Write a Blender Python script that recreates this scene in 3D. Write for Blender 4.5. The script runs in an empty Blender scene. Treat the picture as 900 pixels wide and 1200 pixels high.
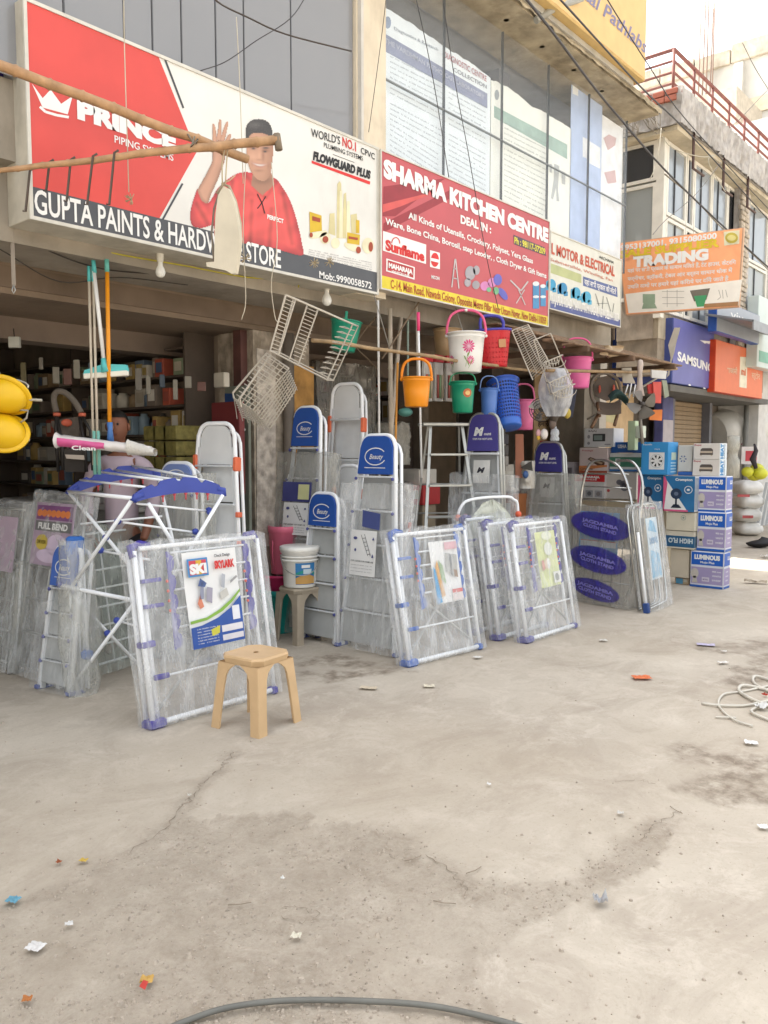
import bpy, math, random
from mathutils import Vector, Matrix, noise
from math import radians, sin, cos, pi, tan, atan2, sqrt
random.seed(7)
S = bpy.context.scene
C = S.collection
# ---------------------------------------------------------------- camera
FP, CX, CY, HZ, YAW, CH = 950.0, 450.0, 600.0, 527.0, radians(40.8), 1.6
PIT = math.atan((CY - HZ) / FP)
FW = Vector((cos(YAW) * cos(PIT), sin(YAW) * cos(PIT), -sin(PIT)))
RT = Vector((sin(YAW), -cos(YAW), 0))
UP = RT.cross(FW)
CAM = Vector((0, 0, CH))
cd = bpy.data.cameras.new('camera'); cam = bpy.data.objects.new('camera', cd); C.objects.link(cam)
cam.matrix_world = Matrix.Translation(CAM) @ Matrix((RT, UP, -FW)).transposed().to_4x4()
cd.sensor_fit = 'VERTICAL'; cd.sensor_height = 24.0; cd.lens = FP / 1200 * 24
cd.clip_start = 0.05; cd.clip_end = 2000
S.camera = cam
# ---------------------------------------------------------------- light: hazy daylight, sun behind the shops
SUN_EL, SUN_AZ = radians(56), radians(97)          # azimuth counted from +X towards +Y
w = bpy.data.worlds.new("World"); S.world = w; w.use_nodes = True
nt = w.node_tree; nt.nodes.clear()
sky = nt.nodes.new('ShaderNodeTexSky'); sky.sky_type = 'NISHITA'; sky.sun_disc = False
sky.sun_elevation = SUN_EL; sky.sun_rotation = pi / 2 - SUN_AZ
sky.dust_density = 6; sky.air_density = 1.6; sky.ozone_density = 1
hs = nt.nodes.new('ShaderNodeHueSaturation'); hs.inputs['Saturation'].default_value = 0.22
bg = nt.nodes.new('ShaderNodeBackground'); bg.inputs[1].default_value = 0.15
wo = nt.nodes.new('ShaderNodeOutputWorld')
nt.links.new(sky.outputs[0], hs.inputs['Color']); nt.links.new(hs.outputs[0], bg.inputs[0]); nt.links.new(bg.outputs[0], wo.inputs[0])
sl = bpy.data.lights.new('sun', 'SUN'); sun = bpy.data.objects.new('sun', sl); C.objects.link(sun)
sl.energy = 2.6; sl.angle = radians(0.6); sl.color = (1, .95, .86)
sdir = Vector((cos(SUN_EL) * cos(SUN_AZ), cos(SUN_EL) * sin(SUN_AZ), sin(SUN_EL)))
sun.rotation_euler = sdir.to_track_quat('Z', 'Y').to_euler(); sun.location = (0, 0, 30)
S.view_settings.view_transform = 'Standard'; S.view_settings.look = 'None'
S.view_settings.exposure = 1.9; S.view_settings.gamma = 1.0
S.cycles.transparent_max_bounces = 16; S.cycles.max_bounces = 6; S.cycles.diffuse_bounces = 5

# ---------------------------------------------------------------- photo geometry helpers
ZR = {'0': (0, 0, 1), '1a': (0, 0, 3), '1b': (200, 100, 3.4615), '1c': (430, 0, 3.6), '1d': (430, 170, 3.6), '1e': (640, 0, 3.4615), '1f': (640, 240, 3.4615),
      '2a': (0, 280, 3.4615), '2b': (0, 520, 3.4615), '2c': (220, 320, 4.0909), '2d': (140, 480, 3.0), '2e': (380, 340, 3.75), '2f': (360, 540, 3.75),
      '3a': (540, 340, 4.0909), '3b': (520, 500, 3.75), '3c': (660, 400, 3.75), '3d': (780, 400, 7.5), '3e': (0, 850, 2), '3f': (450, 750, 2),
      '4a': (0, 430, 6.4286), '4b': (100, 440, 4.5), '4d': (320, 440, 5), '4e': (580, 440, 5), '4f': (800, 480, 7.5), '4g': (0, 560, 4.6154), '4h': (820, 220, 6.6667)}
def q(k, x, y):
    a, b, s = ZR[k]; return (a + x / s, b + y / s)
def ray(px, py): return FW * FP + RT * (px - CX) + UP * (CY - py)
def hit(px, py, p, n):
    r = ray(px, py); return CAM + r * ((Vector(p) - CAM).dot(n) / r.dot(n))
def G(px, py, z=0.0): return hit(px, py, (0, 0, z), Vector((0, 0, 1)))
def PY(px, py, Y): return hit(px, py, (0, Y, 0), Vector((0, 1, 0)))
def PX(px, py, X): return hit(px, py, (X, 0, 0), Vector((1, 0, 0)))
FH = Vector((cos(YAW), sin(YAW), 0))
def PD(px, py, d):
    r = ray(px, py); return CAM + r * (d / r.dot(FH))
def V(*a): return Vector(a)
# ---------------------------------------------------------------- objects, tags
MW = {}
def _link(o, parent, M):
    C.objects.link(o); MW[o.name] = M
    if parent is not None: o.parent = parent
def tag(o, label=None, cat=None, group=None, kind=None):
    if label: o['label'] = label
    if cat: o['category'] = cat
    if group: o['group'] = group
    if kind: o['kind'] = kind
    return o
def T(name, label, cat, M=None, group=None):
    o = bpy.data.objects.new(name, None)
    if M is None: M = Matrix.Identity(4)
    elif isinstance(M, Vector) or isinstance(M, tuple): M = Matrix.Translation(M)
    o.matrix_world = M; o.empty_display_size = .1
    _link(o, None, M.copy()); return tag(o, label, cat, group)
def frame(o, xd, zd):
    xd = Vector(xd).normalized(); zd = Vector(zd); zd = (zd - xd * zd.dot(xd)).normalized(); yd = zd.cross(xd)
    return Matrix.Translation(o) @ Matrix((xd, yd, zd)).transposed().to_4x4()
class MB:
    def __init__(s): s.v = []; s.f = []; s.sm = []
    def add(s, vs, fs, smooth=False):
        n = len(s.v); s.v += [Vector(v) for v in vs]; s.f += [tuple(i + n for i in f) for f in fs]; s.sm += [smooth] * len(fs); return s
    def box(s, a, b, M=None):
        x0, y0, z0 = a; x1, y1, z1 = b
        vs = [V(x, y, z) for z in (z0, z1) for y in (y0, y1) for x in (x0, x1)]
        if M: vs = [M @ v for v in vs]
        return s.add(vs, [(0, 2, 3, 1), (4, 5, 7, 6), (0, 1, 5, 4), (2, 6, 7, 3), (0, 4, 6, 2), (1, 3, 7, 5)])
    def bbox(s, a, b, M=None, e=.004):      # box with bevelled vertical and horizontal edges
        x0, y0, z0 = a; x1, y1, z1 = b; vs = []
        for z, i in ((z0, e), (z0 + e, 0), (z1 - e, 0), (z1, e)):
            X0, X1, Y0, Y1 = x0 + i, x1 - i, y0 + i, y1 - i
            vs += [V(X0 + e, Y0, z), V(X1 - e, Y0, z), V(X1, Y0 + e, z), V(X1, Y1 - e, z), V(X1 - e, Y1, z), V(X0 + e, Y1, z), V(X0, Y1 - e, z), V(X0, Y0 + e, z)]
        if M: vs = [M @ v for v in vs]
        fs = [tuple(range(7, -1, -1)), tuple(range(24, 32))]
        for r in range(3):
            for k in range(8): a_ = r * 8 + k; b_ = r * 8 + (k + 1) % 8; fs.append((a_, b_, b_ + 8, a_ + 8))
        return s.add(vs, fs)
    def path(s, pts, r, n=6, closed=False, smooth=True, M=None):
        pts = [Vector(p) for p in pts]; rs = r if isinstance(r, (list, tuple)) else [r] * len(pts)
        N = len(pts); vs = []; up = None
        for i, p in enumerate(pts):
            a = pts[(i - 1) % N] if (i or closed) else p; b = pts[(i + 1) % N] if (i < N - 1 or closed) else p
            t = (b - a).normalized() if (b - a).length > 1e-9 else V(0, 0, 1)
            if up is None: up = t.orthogonal().normalized()
            else: up = (up - t * up.dot(t)); up = up.normalized() if up.length > 1e-6 else t.orthogonal().normalized()
            sd = t.cross(up)
            for k in range(n):
                a_ = 2 * pi * (k + .5) / n; vs.append(p + (up * cos(a_) + sd * sin(a_)) * rs[i])
        if M: vs = [M @ v for v in vs]
        fs = []
        for i in range(N if closed else N - 1):
            for k in range(n):
                a_ = i * n + k; b_ = i * n + (k + 1) % n; c_ = ((i + 1) % N) * n + (k + 1) % n; d_ = ((i + 1) % N) * n + k
                fs.append((a_, b_, c_, d_))
        s.add(vs, fs, smooth)
        if not closed: s.f += [tuple(len(s.v) - N * n + k for k in range(n - 1, -1, -1)), tuple(len(s.v) - n + k for k in range(n))]; s.sm += [False, False]
        return s
    def tube(s, a, b, r, n=8, r2=None, M=None): return s.path([a, b], [r, r2 if r2 else r], n, M=M)
    def lathe(s, prof, M=None, n=24, sx=1, sy=1, closed_top=False, closed_bot=False, arc=1.0):
        vs = []
        for r, z in prof:
            for k in range(n): a_ = 2 * pi * k / n * arc; vs.append(V(r * cos(a_) * sx, r * sin(a_) * sy, z))
        if M: vs = [M @ v for v in vs]
        fs = []
        for i in range(len(prof) - 1):
            for k in range(n if arc == 1 else n - 1):
                a_ = i * n + k; b_ = i * n + (k + 1) % n; fs.append((a_, b_, b_ + n, a_ + n))
        s.add(vs, fs, True)
        m = len(s.v) - len(vs)
        if closed_bot: s.f.append(tuple(m + k for k in range(n - 1, -1, -1))); s.sm.append(False)
        if closed_top: s.f.append(tuple(m + (len(prof) - 1) * n + k for k in range(n))); s.sm.append(False)
        return s
    def prism(s, pts, off):                  # polygon (world points) extruded by vector off
        pts = [Vector(p) for p in pts]; n = len(pts); off = Vector(off)
        vs = pts + [p + off for p in pts]
        fs = [tuple(range(n)), tuple(range(2 * n - 1, n - 1, -1))] + [(i, i + n, (i + 1) % n + n, (i + 1) % n) for i in range(n)]
        return s.add(vs, fs)
    def poly(s, pts): return s.add(pts, [tuple(range(len(pts)))])
    def grid(s, fn, nu, nv, smooth=True):
        vs = [fn(i / nu, j / nv) for j in range(nv + 1) for i in range(nu + 1)]
        fs = [(j * (nu + 1) + i, j * (nu + 1) + i + 1, (j + 1) * (nu + 1) + i + 1, (j + 1) * (nu + 1) + i) for j in range(nv) for i in range(nu)]
        return s.add(vs, fs, smooth)
    def sphere(s, c, r, n=10, m=6, sc=(1, 1, 1)):
        prof = [(sin(pi * i / m) * r, -cos(pi * i / m) * r) for i in range(m + 1)]
        return s.lathe([(max(a, 1e-4), b) for a, b in prof], Matrix.Translation(c) @ Matrix.Diagonal((*sc, 1)), n)
    def build(s, name, mat, parent=None, local=False, label=None, cat=None, group=None, kind=None, origin=None):
        me = bpy.data.meshes.new(name)
        if parent is not None and not local:
            inv = MW[parent.name].inverted(); vs = [inv @ v for v in s.v]
        else: vs = s.v
        M = MW[parent.name] if parent is not None else Matrix.Identity(4)
        o = bpy.data.objects.new(name, me)
        if parent is None and not local and vs:
            if origin is None:
                c = sum(vs, V(0, 0, 0)) / len(vs); zz = min(v.z for v in vs); origin = V(c.x, c.y, zz)
            vs = [v - origin for v in vs]; o.location = origin; M = Matrix.Translation(origin)
        me.from_pydata([tuple(v) for v in vs], [], s.f)
        me.polygons.foreach_set('use_smooth', s.sm); me.materials.append(mat); me.update()
        _link(o, parent, M.copy()); return tag(o, label, cat, group, kind)
# ---------------------------------------------------------------- materials
def lin(c): return c / 12.92 if c <= .04045 else ((c + .055) / 1.055) ** 2.4
def hx(h, k=.8):
    return tuple(lin(int(h[i:i + 2], 16) / 255) * k for i in (0, 2, 4))
_m = {}
def mat(h, rough=.6, metal=0, var=.12, scale=6, bump=0, bs=40, k=.8, dirt=0, spec=.4, trans=0, coat=0):
    key = (h, rough, metal, var, scale, bump, bs, k, dirt, spec, trans, coat)
    if key in _m: return _m[key]
    c = hx(h, k) if isinstance(h, str) else h
    m = bpy.data.materials.new('surface'); m.use_nodes = True; n = m.node_tree; b = n.nodes['Principled BSDF']; L = n.links.new
    b.inputs['Roughness'].default_value = rough; b.inputs['Metallic'].default_value = metal; b.inputs['Specular IOR Level'].default_value = spec
    b.inputs['Coat Weight'].default_value = coat
    if trans: b.inputs['Subsurface Weight'].default_value = trans; b.inputs['Subsurface Radius'].default_value = (.02, .02, .02)
    tc = n.nodes.new('ShaderNodeTexCoord'); no = n.nodes.new('ShaderNodeTexNoise'); no.inputs['Scale'].default_value = scale; no.inputs['Detail'].default_value = 6
    L(tc.outputs['Object'], no.inputs['Vector'])
    mr = n.nodes.new('ShaderNodeMapRange'); mr.inputs['From Min'].default_value = .3; mr.inputs['From Max'].default_value = .7
    mr.inputs['To Min'].default_value = 1 - var; mr.inputs['To Max'].default_value = 1 + var; L(no.outputs['Fac'], mr.inputs['Value'])
    vm = n.nodes.new('ShaderNodeVectorMath'); vm.operation = 'SCALE'; vm.inputs[0].default_value = c; L(mr.outputs[0], vm.inputs['Scale'])
    out = vm.outputs[0]
    if dirt:
        n2 = n.nodes.new('ShaderNodeTexNoise'); n2.inputs['Scale'].default_value = scale * .45; n2.inputs['Detail'].default_value = 10; n2.inputs['Roughness'].default_value = .7
        mp = n.nodes.new('ShaderNodeMapping'); mp.inputs['Scale'].default_value = (1, 1, .35); L(tc.outputs['Object'], mp.inputs[0]); L(mp.outputs[0], n2.inputs['Vector'])
        r2 = n.nodes.new('ShaderNodeMapRange'); r2.inputs['From Min'].default_value = .5; r2.inputs['From Max'].default_value = .68; r2.inputs['To Max'].default_value = dirt
        L(n2.outputs['Fac'], r2.inputs['Value'])
        mx = n.nodes.new('ShaderNodeMix'); mx.data_type = 'RGBA'; mx.inputs['B'].default_value = (c[0] * .35 + .02, c[1] * .32 + .015, c[2] * .28 + .01, 1)
        L(r2.outputs[0], mx.inputs['Factor']); L(out, mx.inputs['A']); out = mx.outputs['Result']
    L(out, b.inputs['Base Color'])
    if bump:
        n3 = n.nodes.new('ShaderNodeTexNoise'); n3.inputs['Scale'].default_value = bs; n3.inputs['Detail'].default_value = 8; L(tc.outputs['Object'], n3.inputs['Vector'])
        bp = n.nodes.new('ShaderNodeBump'); bp.inputs['Strength'].default_value = bump; bp.inputs['Distance'].default_value = .01
        L(n3.outputs['Fac'], bp.inputs['Height']); L(bp.outputs[0], b.inputs['Normal'])
    _m[key] = m; return m
def film(h='eef0f0', lo=.10, hi=.60, sc=3.0, rough=.14):
    key = ('film', h, lo, hi, sc)
    if key in _m: return _m[key]
    m = bpy.data.materials.new('clear_film'); m.use_nodes = True; n = m.node_tree; b = n.nodes['Principled BSDF']; L = n.links.new
    b.inputs['Base Color'].default_value = (*hx(h, .95), 1); b.inputs['Roughness'].default_value = rough; b.inputs['Specular IOR Level'].default_value = .9
    tc = n.nodes.new('ShaderNodeTexCoord'); mp = n.nodes.new('ShaderNodeMapping'); mp.inputs['Scale'].default_value = (2.2, 2.2, .7); mp.inputs['Rotation'].default_value = (.1, .25, .3); L(tc.outputs['Object'], mp.inputs[0])
    no = n.nodes.new('ShaderNodeTexNoise'); no.inputs['Scale'].default_value = sc; no.inputs['Detail'].default_value = 7; no.inputs['Distortion'].default_value = 1.6; L(mp.outputs[0], no.inputs['Vector'])
    wv = n.nodes.new('ShaderNodeTexNoise'); wv.noise_type = 'RIDGED_MULTIFRACTAL'; wv.inputs['Scale'].default_value = sc * 2.2; wv.inputs['Detail'].default_value = 3; L(mp.outputs[0], wv.inputs['Vector'])
    ad = n.nodes.new('ShaderNodeMath'); ad.operation = 'MULTIPLY_ADD'; ad.inputs[1].default_value = .16; L(wv.outputs['Fac'], ad.inputs[0]); L(no.outputs['Fac'], ad.inputs[2])
    mr = n.nodes.new('ShaderNodeMapRange'); mr.inputs['From Min'].default_value = .35; mr.inputs['From Max'].default_value = .95; mr.inputs['To Min'].default_value = lo; mr.inputs['To Max'].default_value = hi
    L(ad.outputs[0], mr.inputs['Value'])
    bp = n.nodes.new('ShaderNodeBump'); bp.inputs['Strength'].default_value = .8; bp.inputs['Distance'].default_value = .035; L(ad.outputs[0], bp.inputs['Height']); L(bp.outputs[0], b.inputs['Normal'])
    m2 = n.nodes.new('ShaderNodeMapping'); m2.inputs['Scale'].default_value = (3.2, 3.2, .55); m2.inputs['Rotation'].default_value = (.15, -.2, .6); L(tc.outputs['Object'], m2.inputs[0])
    cz = n.nodes.new('ShaderNodeTexNoise'); cz.inputs['Scale'].default_value = sc * 1.0; cz.inputs['Detail'].default_value = 5; cz.inputs['Distortion'].default_value = 2.4; L(m2.outputs[0], cz.inputs['Vector'])
    sb = n.nodes.new('ShaderNodeMath'); sb.operation = 'SUBTRACT'; sb.inputs[1].default_value = .5; L(cz.outputs['Fac'], sb.inputs[0]); ab = n.nodes.new('ShaderNodeMath'); ab.operation = 'ABSOLUTE'; L(sb.outputs[0], ab.inputs[0])
    cr_ = n.nodes.new('ShaderNodeMapRange'); cr_.inputs['From Min'].default_value = 0; cr_.inputs['From Max'].default_value = .030; cr_.inputs['To Min'].default_value = .13; cr_.inputs['To Max'].default_value = 0; L(ab.outputs[0], cr_.inputs['Value'])
    al = n.nodes.new('ShaderNodeMath'); al.use_clamp = True; L(mr.outputs[0], al.inputs[0]); L(cr_.outputs[0], al.inputs[1]); mr = al
    tr = n.nodes.new('ShaderNodeBsdfTransparent'); mx = n.nodes.new('ShaderNodeMixShader')
    L(mr.outputs[0], mx.inputs[0]); L(tr.outputs[0], mx.inputs[1]); L(b.outputs[0], mx.inputs[2]); L(mx.outputs[0], n.nodes['Material Output'].inputs['Surface'])
    _m[key] = m; return m
def glass(h='8a8c8f', a=.6, rough=.05):
    m = bpy.data.materials.new('glass'); m.use_nodes = True; n = m.node_tree; b = n.nodes['Principled BSDF']; L = n.links.new
    b.inputs['Base Color'].default_value = (*hx(h, .8), 1); b.inputs['Roughness'].default_value = rough; b.inputs['Specular IOR Level'].default_value = .6
    tr = n.nodes.new('ShaderNodeBsdfTransparent'); mx = n.nodes.new('ShaderNodeMixShader'); mx.inputs[0].default_value = a
    L(tr.outputs[0], mx.inputs[1]); L(b.outputs[0], mx.inputs[2]); L(mx.outputs[0], n.nodes['Material Output'].inputs['Surface'])
    return m
def emit(h, s):
    m = bpy.data.materials.new('lit'); m.use_nodes = True; b = m.node_tree.nodes['Principled BSDF']
    b.inputs['Base Color'].default_value = (*hx(h), 1); b.inputs['Emission Color'].default_value = (*hx(h), 1); b.inputs['Emission Strength'].default_value = s; return m
WHITE = mat('f2f2f0', .35, var=.04); ENAMEL = mat('f6f8fa', .3, var=.04, coat=.3, k=.92); BLACK = mat('181818', .5); STEEL = mat('b8b8b4', .35, .8, var=.1); ALU = mat('c4c4be', .4, .7, var=.1)
PURPLE = mat('3b3688', .4, k=.9); BLUE = mat('2a57ab', .4, k=.9); RED = mat('d8302c', .5); PRINTW = mat('f5f5f3', .5, var=.02); INK = mat('2a2a2c', .6); ORANGE = mat('f0603c', .45)
# ---------------------------------------------------------------- print on surfaces
class Pix:                                   # coordinates of the photo on a plane in the scene
    def __init__(s, p, n, k='0'): s.o = Vector(p); s.n = Vector(n).normalized(); s.k = k; s.sg = -1
    def k_(s, k): return Pix(s.o, s.n, k)
    def p(s, x, y, off=0): return hit(*q(s.k, x, y), s.o - s.n * off, s.n)       # n points away from the viewer
class Face:                                  # metres on a flat face: x right, z up, front is -y
    def __init__(s, M): s.M = M; s.n = (M.to_3x3() @ V(0, 1, 0)).normalized(); s.sg = 1
    def p(s, x, y, off=0): return s.M @ V(x, -off, y)
_tx = {}
def tmesh(body, bold, shear=0):
    key = (body, bold, shear)
    if key not in _tx:
        c = bpy.data.curves.new('t', 'FONT'); c.body = body; c.size = 1; c.offset = .022 * bold; c.shear = shear; c.resolution_u = 3; c.fill_mode = 'FRONT'
        o = bpy.data.objects.new('t', c); C.objects.link(o)
        dg = bpy.context.evaluated_depsgraph_get(); dg.update(); me = bpy.data.meshes.new_from_object(o.evaluated_get(dg))
        vs = [v.co.copy() for v in me.vertices]; fs = [tuple(p.vertices) for p in me.polygons]
        bpy.data.objects.remove(o); bpy.data.curves.remove(c); bpy.data.meshes.remove(me)
        x0 = min(v.x for v in vs); x1 = max(v.x for v in vs)
        _tx[key] = ([((v.x - x0) / (x1 - x0), v.y / .72) for v in vs], fs)
    return _tx[key]
def text(surf, body, a, b, h, m, parent, off=.004, bold=1, name='lettering', shear=0, mb=None):
    vs, fs = tmesh(body, bold, shear)
    p0 = surf.p(*a, off); p1 = surf.p(*b, off); pt = surf.p(a[0], a[1] + surf.sg * h, off); up = V(0, 0, 1)
    if isinstance(surf, Face): up = pt - p0
    else: up = V(0, 0, 1) * (pt - p0).length
    X = p1 - p0; ws = [p0 + X * x + up * y for x, y in vs]
    if mb is not None: mb.add(ws, fs); return
    return MB().add(ws, fs).build(name, m, parent)
def shape(surf, pts, m, parent, off=.002, name='print'):
    return MB().poly([surf.p(*p, off) for p in pts]).build(name, m, parent)
def shapes(surf, polys, m, parent, off=.002, name='print'):
    b = MB()
    for pts in polys: b.poly([surf.p(*p, off) for p in pts])
    return b.build(name, m, parent)
def rect(x0, y0, x1, y1): return [(x0, y0), (x1, y0), (x1, y1), (x0, y1)]
def ell(cx, cy, rx, ry, n=18, a0=0, a1=2 * pi, rot=0):
    e = [(rx * cos(a0 + (a1 - a0) * i / n), ry * sin(a0 + (a1 - a0) * i / n)) for i in range(n if a1 - a0 > 6.2 else n + 1)]
    return [(cx + x * cos(rot) - y * sin(rot), cy + x * sin(rot) + y * cos(rot)) for x, y in e]
def stroke(pts, w):
    out = []
    for (x0, y0), (x1, y1) in zip(pts, pts[1:]):
        L = math.hypot(x1 - x0, y1 - y0) or 1; nx, ny = -(y1 - y0) / L * w / 2, (x1 - x0) / L * w / 2
        out.append([(x0 + nx, y0 + ny), (x1 + nx, y1 + ny), (x1 - nx, y1 - ny), (x0 - nx, y0 - ny)])
    return out
def bez(p0, p1, p2, p3, n=12):
    return [tuple((1 - t) ** 3 * a + 3 * (1 - t) ** 2 * t * b + 3 * (1 - t) * t * t * c + t ** 3 * d for a, b, c, d in zip(p0, p1, p2, p3)) for t in [i / n for i in range(n + 1)]]
def catm(pts, n=6):
    P = [Vector(p) for p in pts]; P = [P[0] * 2 - P[1]] + P + [P[-1] * 2 - P[-2]]; out = []
    for i in range(1, len(P) - 2):
        for j in range(n):
            t = j / n; a, b, c, d = P[i - 1:i + 3]
            out.append(.5 * ((2 * b) + (c - a) * t + (2 * a - 5 * b + 4 * c - d) * t * t + (3 * b - a - 3 * c + d) * t ** 3))
    return out + [P[-2]]
def sag(a, b, s, n=10): return [Vector(a).lerp(Vector(b), t / n) - V(0, 0, 4 * s * (t / n) * (1 - t / n)) for t in range(n + 1)]
# ================================================================ GROUND
def P2(x, y): p = G(x, y); return (p.x, p.y)
def seg_d(px, py, pl):
    best = 9
    for (ax, ay), (bx, by) in zip(pl, pl[1:]):
        dx, dy = bx - ax, by - ay; t = max(0, min(1, ((px - ax) * dx + (py - ay) * dy) / (dx * dx + dy * dy))); d = math.hypot(px - ax - t * dx, py - ay - t * dy)
        if d < best: best = d
    return best
def inside(x, y, pl):
    c = False; j = len(pl) - 1
    for i in range(len(pl)):
        if (pl[i][1] > y) != (pl[j][1] > y) and x < (pl[j][0] - pl[i][0]) * (y - pl[i][1]) / (pl[j][1] - pl[i][1]) + pl[i][0]: c = not c
        j = i
    return c
crack = [P2(*p) for p in [(-60, 1085), (20, 1065), (60, 1045), (140, 1010), (200, 965), (226, 935), (240, 915), (262, 898), (272, 885)]]
rough_a = [P2(*p) for p in [(-80, 1090), (60, 1050), (150, 1005), (215, 955), (300, 955), (360, 958), (430, 975), (470, 985), (530, 1025), (545, 1050), (600, 1042), (680, 1035), (720, 1010), (790, 970), (770, 1010), (700, 1050), (620, 1085), (560, 1130), (600, 1230), (-80, 1300)]]
seam_b = [P2(*p) for p in [(430, 975), (480, 990), (535, 1030), (550, 1052), (640, 1040), (700, 1020), (775, 968), (800, 960)]]
wet = [[P2(*p) for p in g] for g in ([(362, 775), (400, 770), (430, 782)], [(370, 790), (410, 792)], [(430, 788), (460, 782)], [(830, 920), (870, 905), (910, 900)], [(850, 890), (905, 905)], [(860, 935), (905, 930)], [(810, 880), (835, 885)], [(835, 760), (905, 757)], [(865, 800), (905, 770)])]
edge_l = [P2(*p) for p in [(-5, 778), (30, 800), (62, 812)]]
gx0, gx1, gy0, gy1, st = .6, 9.6, -.2, 5.0, .026
nx, ny = int((gx1 - gx0) / st), int((gy1 - gy0) / st)
vs = []; rg = []; wt = []
def gz(x, y):
    n1 = noise.noise(V(x * 1.3, y * 1.3, 0)); n2 = noise.noise(V(x * 6, y * 6, 3)); n3 = noise.noise(V(x * 21, y * 21, 7))
    warp = n2 * .10 + n3 * .03
    dc = seg_d(x, y, crack) + warp * .5; db = seg_d(x, y, seam_b) + warp
    ra = 1.0 if inside(x + warp, y + n1 * .05 + n3 * .03, rough_a) else 0.0
    r = max(ra * (.65 + .5 * n1), max(0, 1 - abs(dc) / .075) * .8, max(0, 1 - abs(db) / .10))
    fa = min(1, max(0, (x - gx0) / .6)) * min(1, max(0, (gx1 - x) / .6)) * min(1, max(0, (gy1 - y) / .4))
    z = n1 * .006 + n2 * .0016
    if y > 1.0: z *= .6
    z += -.006 * r + ra * (n3 * .007 + n2 * .004)
    dd = min(seg_d(x, y, g) for g in wet); wv = max(0, 1 - (dd + n2 * .16 + n3 * .06) / .16)
    return z * fa, min(1, max(0, r)), min(1, wv * 1.6)
for j in range(ny + 1):
    for i in range(nx + 1):
        x, y = gx0 + i * st, gy0 + j * st
        z, r, wv = gz(x, y); vs.append((x, y, z)); rg.append(r); wt.append(wv)
fs = [(j * (nx + 1) + i, j * (nx + 1) + i + 1, (j + 1) * (nx + 1) + i + 1, (j + 1) * (nx + 1) + i) for j in range(ny) for i in range(nx)]
X0, X1, Y0, Y1 = vs[0][0], vs[-1][0], vs[0][1], vs[-1][1]
b0 = len(vs); B = 400
vs += [(-B, -B, 0), (X0, -B, 0), (X1, -B, 0), (B, -B, 0), (-B, Y0, 0), (B, Y0, 0), (-B, Y1, 0), (B, Y1, 0), (-B, B, 0), (X0, B, 0), (X1, B, 0), (B, B, 0)]
c00, c10, c01, c11 = 0, nx, ny * (nx + 1), ny * (nx + 1) + nx
fs += [(b0, b0 + 1, c00, b0 + 4), (b0 + 1, b0 + 2) + tuple(range(nx, -1, -1)), (b0 + 2, b0 + 3, b0 + 5, c10),
       (b0 + 4, c00) + tuple(j * (nx + 1) for j in range(1, ny + 1)) + (b0 + 6,), (c10, b0 + 5, b0 + 7) + tuple(j * (nx + 1) + nx for j in range(ny, 0, -1)),
       (b0 + 6, c01, b0 + 9, b0 + 8), tuple(ny * (nx + 1) + i for i in range(nx + 1)) + (b0 + 10, b0 + 9), (c11, b0 + 7, b0 + 11, b0 + 10)]
rg += [0] * 12; wt += [0] * 12
me = bpy.data.meshes.new('ground'); me.from_pydata(vs, [], fs)
for nm, dat in (('rough', rg), ('wet', wt)):
    at = me.attributes.new(nm, 'FLOAT', 'POINT'); at.data.foreach_set('value', dat)
me.polygons.foreach_set('use_smooth', [True] * len(fs))
gm = bpy.data.materials.new('dusty_concrete'); gm.use_nodes = True; n = gm.node_tree; bs = n.nodes['Principled BSDF']; L = n.links.new
tc = n.nodes.new('ShaderNodeTexCoord')
def nz(scale, det=6, rgh=.55, dist=0, vec=None):
    a = n.nodes.new('ShaderNodeTexNoise'); a.inputs['Scale'].default_value = scale; a.inputs['Detail'].default_value = det; a.inputs['Roughness'].default_value = rgh; a.inputs['Distortion'].default_value = dist
    L(vec or tc.outputs['Object'], a.inputs['Vector']); return a.outputs['Fac']
def mrn(v, a, b, c, d):
    r = n.nodes.new('ShaderNodeMapRange'); 
    for k, x in zip(('From Min', 'From Max', 'To Min', 'To Max'), (a, b, c, d)): r.inputs[k].default_value = x
    L(v, r.inputs['Value']); return r.outputs[0]
def mixc(f, a, b):
    m = n.nodes.new('ShaderNodeMix'); m.data_type = 'RGBA'; L(f, m.inputs['Factor'])
    for k, x in (('A', a), ('B', b)):
        if isinstance(x, tuple): m.inputs[k].default_value = (*x, 1)
        else: L(x, m.inputs[k])
    return m.outputs['Result']
def mth(op, a, b):
    m = n.nodes.new('ShaderNodeMath'); m.operation = op
    for i, x in enumerate((a, b)):
        if isinstance(x, (int, float)): m.inputs[i].default_value = x
        else: L(x, m.inputs[i])
    return m.outputs[0]
mp = n.nodes.new('ShaderNodeMapping'); mp.inputs['Rotation'].default_value = (0, 0, radians(12)); mp.inputs['Scale'].default_value = (.8, 1.25, 1); L(tc.outputs['Object'], mp.inputs[0])
c = mixc(mrn(nz(.7, 8, .6), .35, .65, 0, 1), hx('bcb1a1', .86), hx('c8beae', .92))
c = mixc(mrn(nz(1.6, 12, .75, .9, mp.outputs[0]), .46, .66, 0, .6), c, hx('a6998a', .82))
c = mixc(mrn(nz(3.5, 12, .8, .5), .5, .66, 0, .6), c, hx('d6ccbd', .92))
c = mixc(mrn(nz(24, 8, .85, .3), .52, .72, 0, .35), c, hx('a3937f', .8))
c = mixc(mrn(nz(.33, 4, .6), .42, .62, 0, .45), c, hx('ab9c87', .85))
c = mixc(mrn(nz(60, 5, .7), .55, .8, 0, .35), c, hx('8c7f70', .7))
ar = n.nodes.new('ShaderNodeAttribute'); ar.attribute_name = 'rough'; aw = n.nodes.new('ShaderNodeAttribute'); aw.attribute_name = 'wet'
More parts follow.
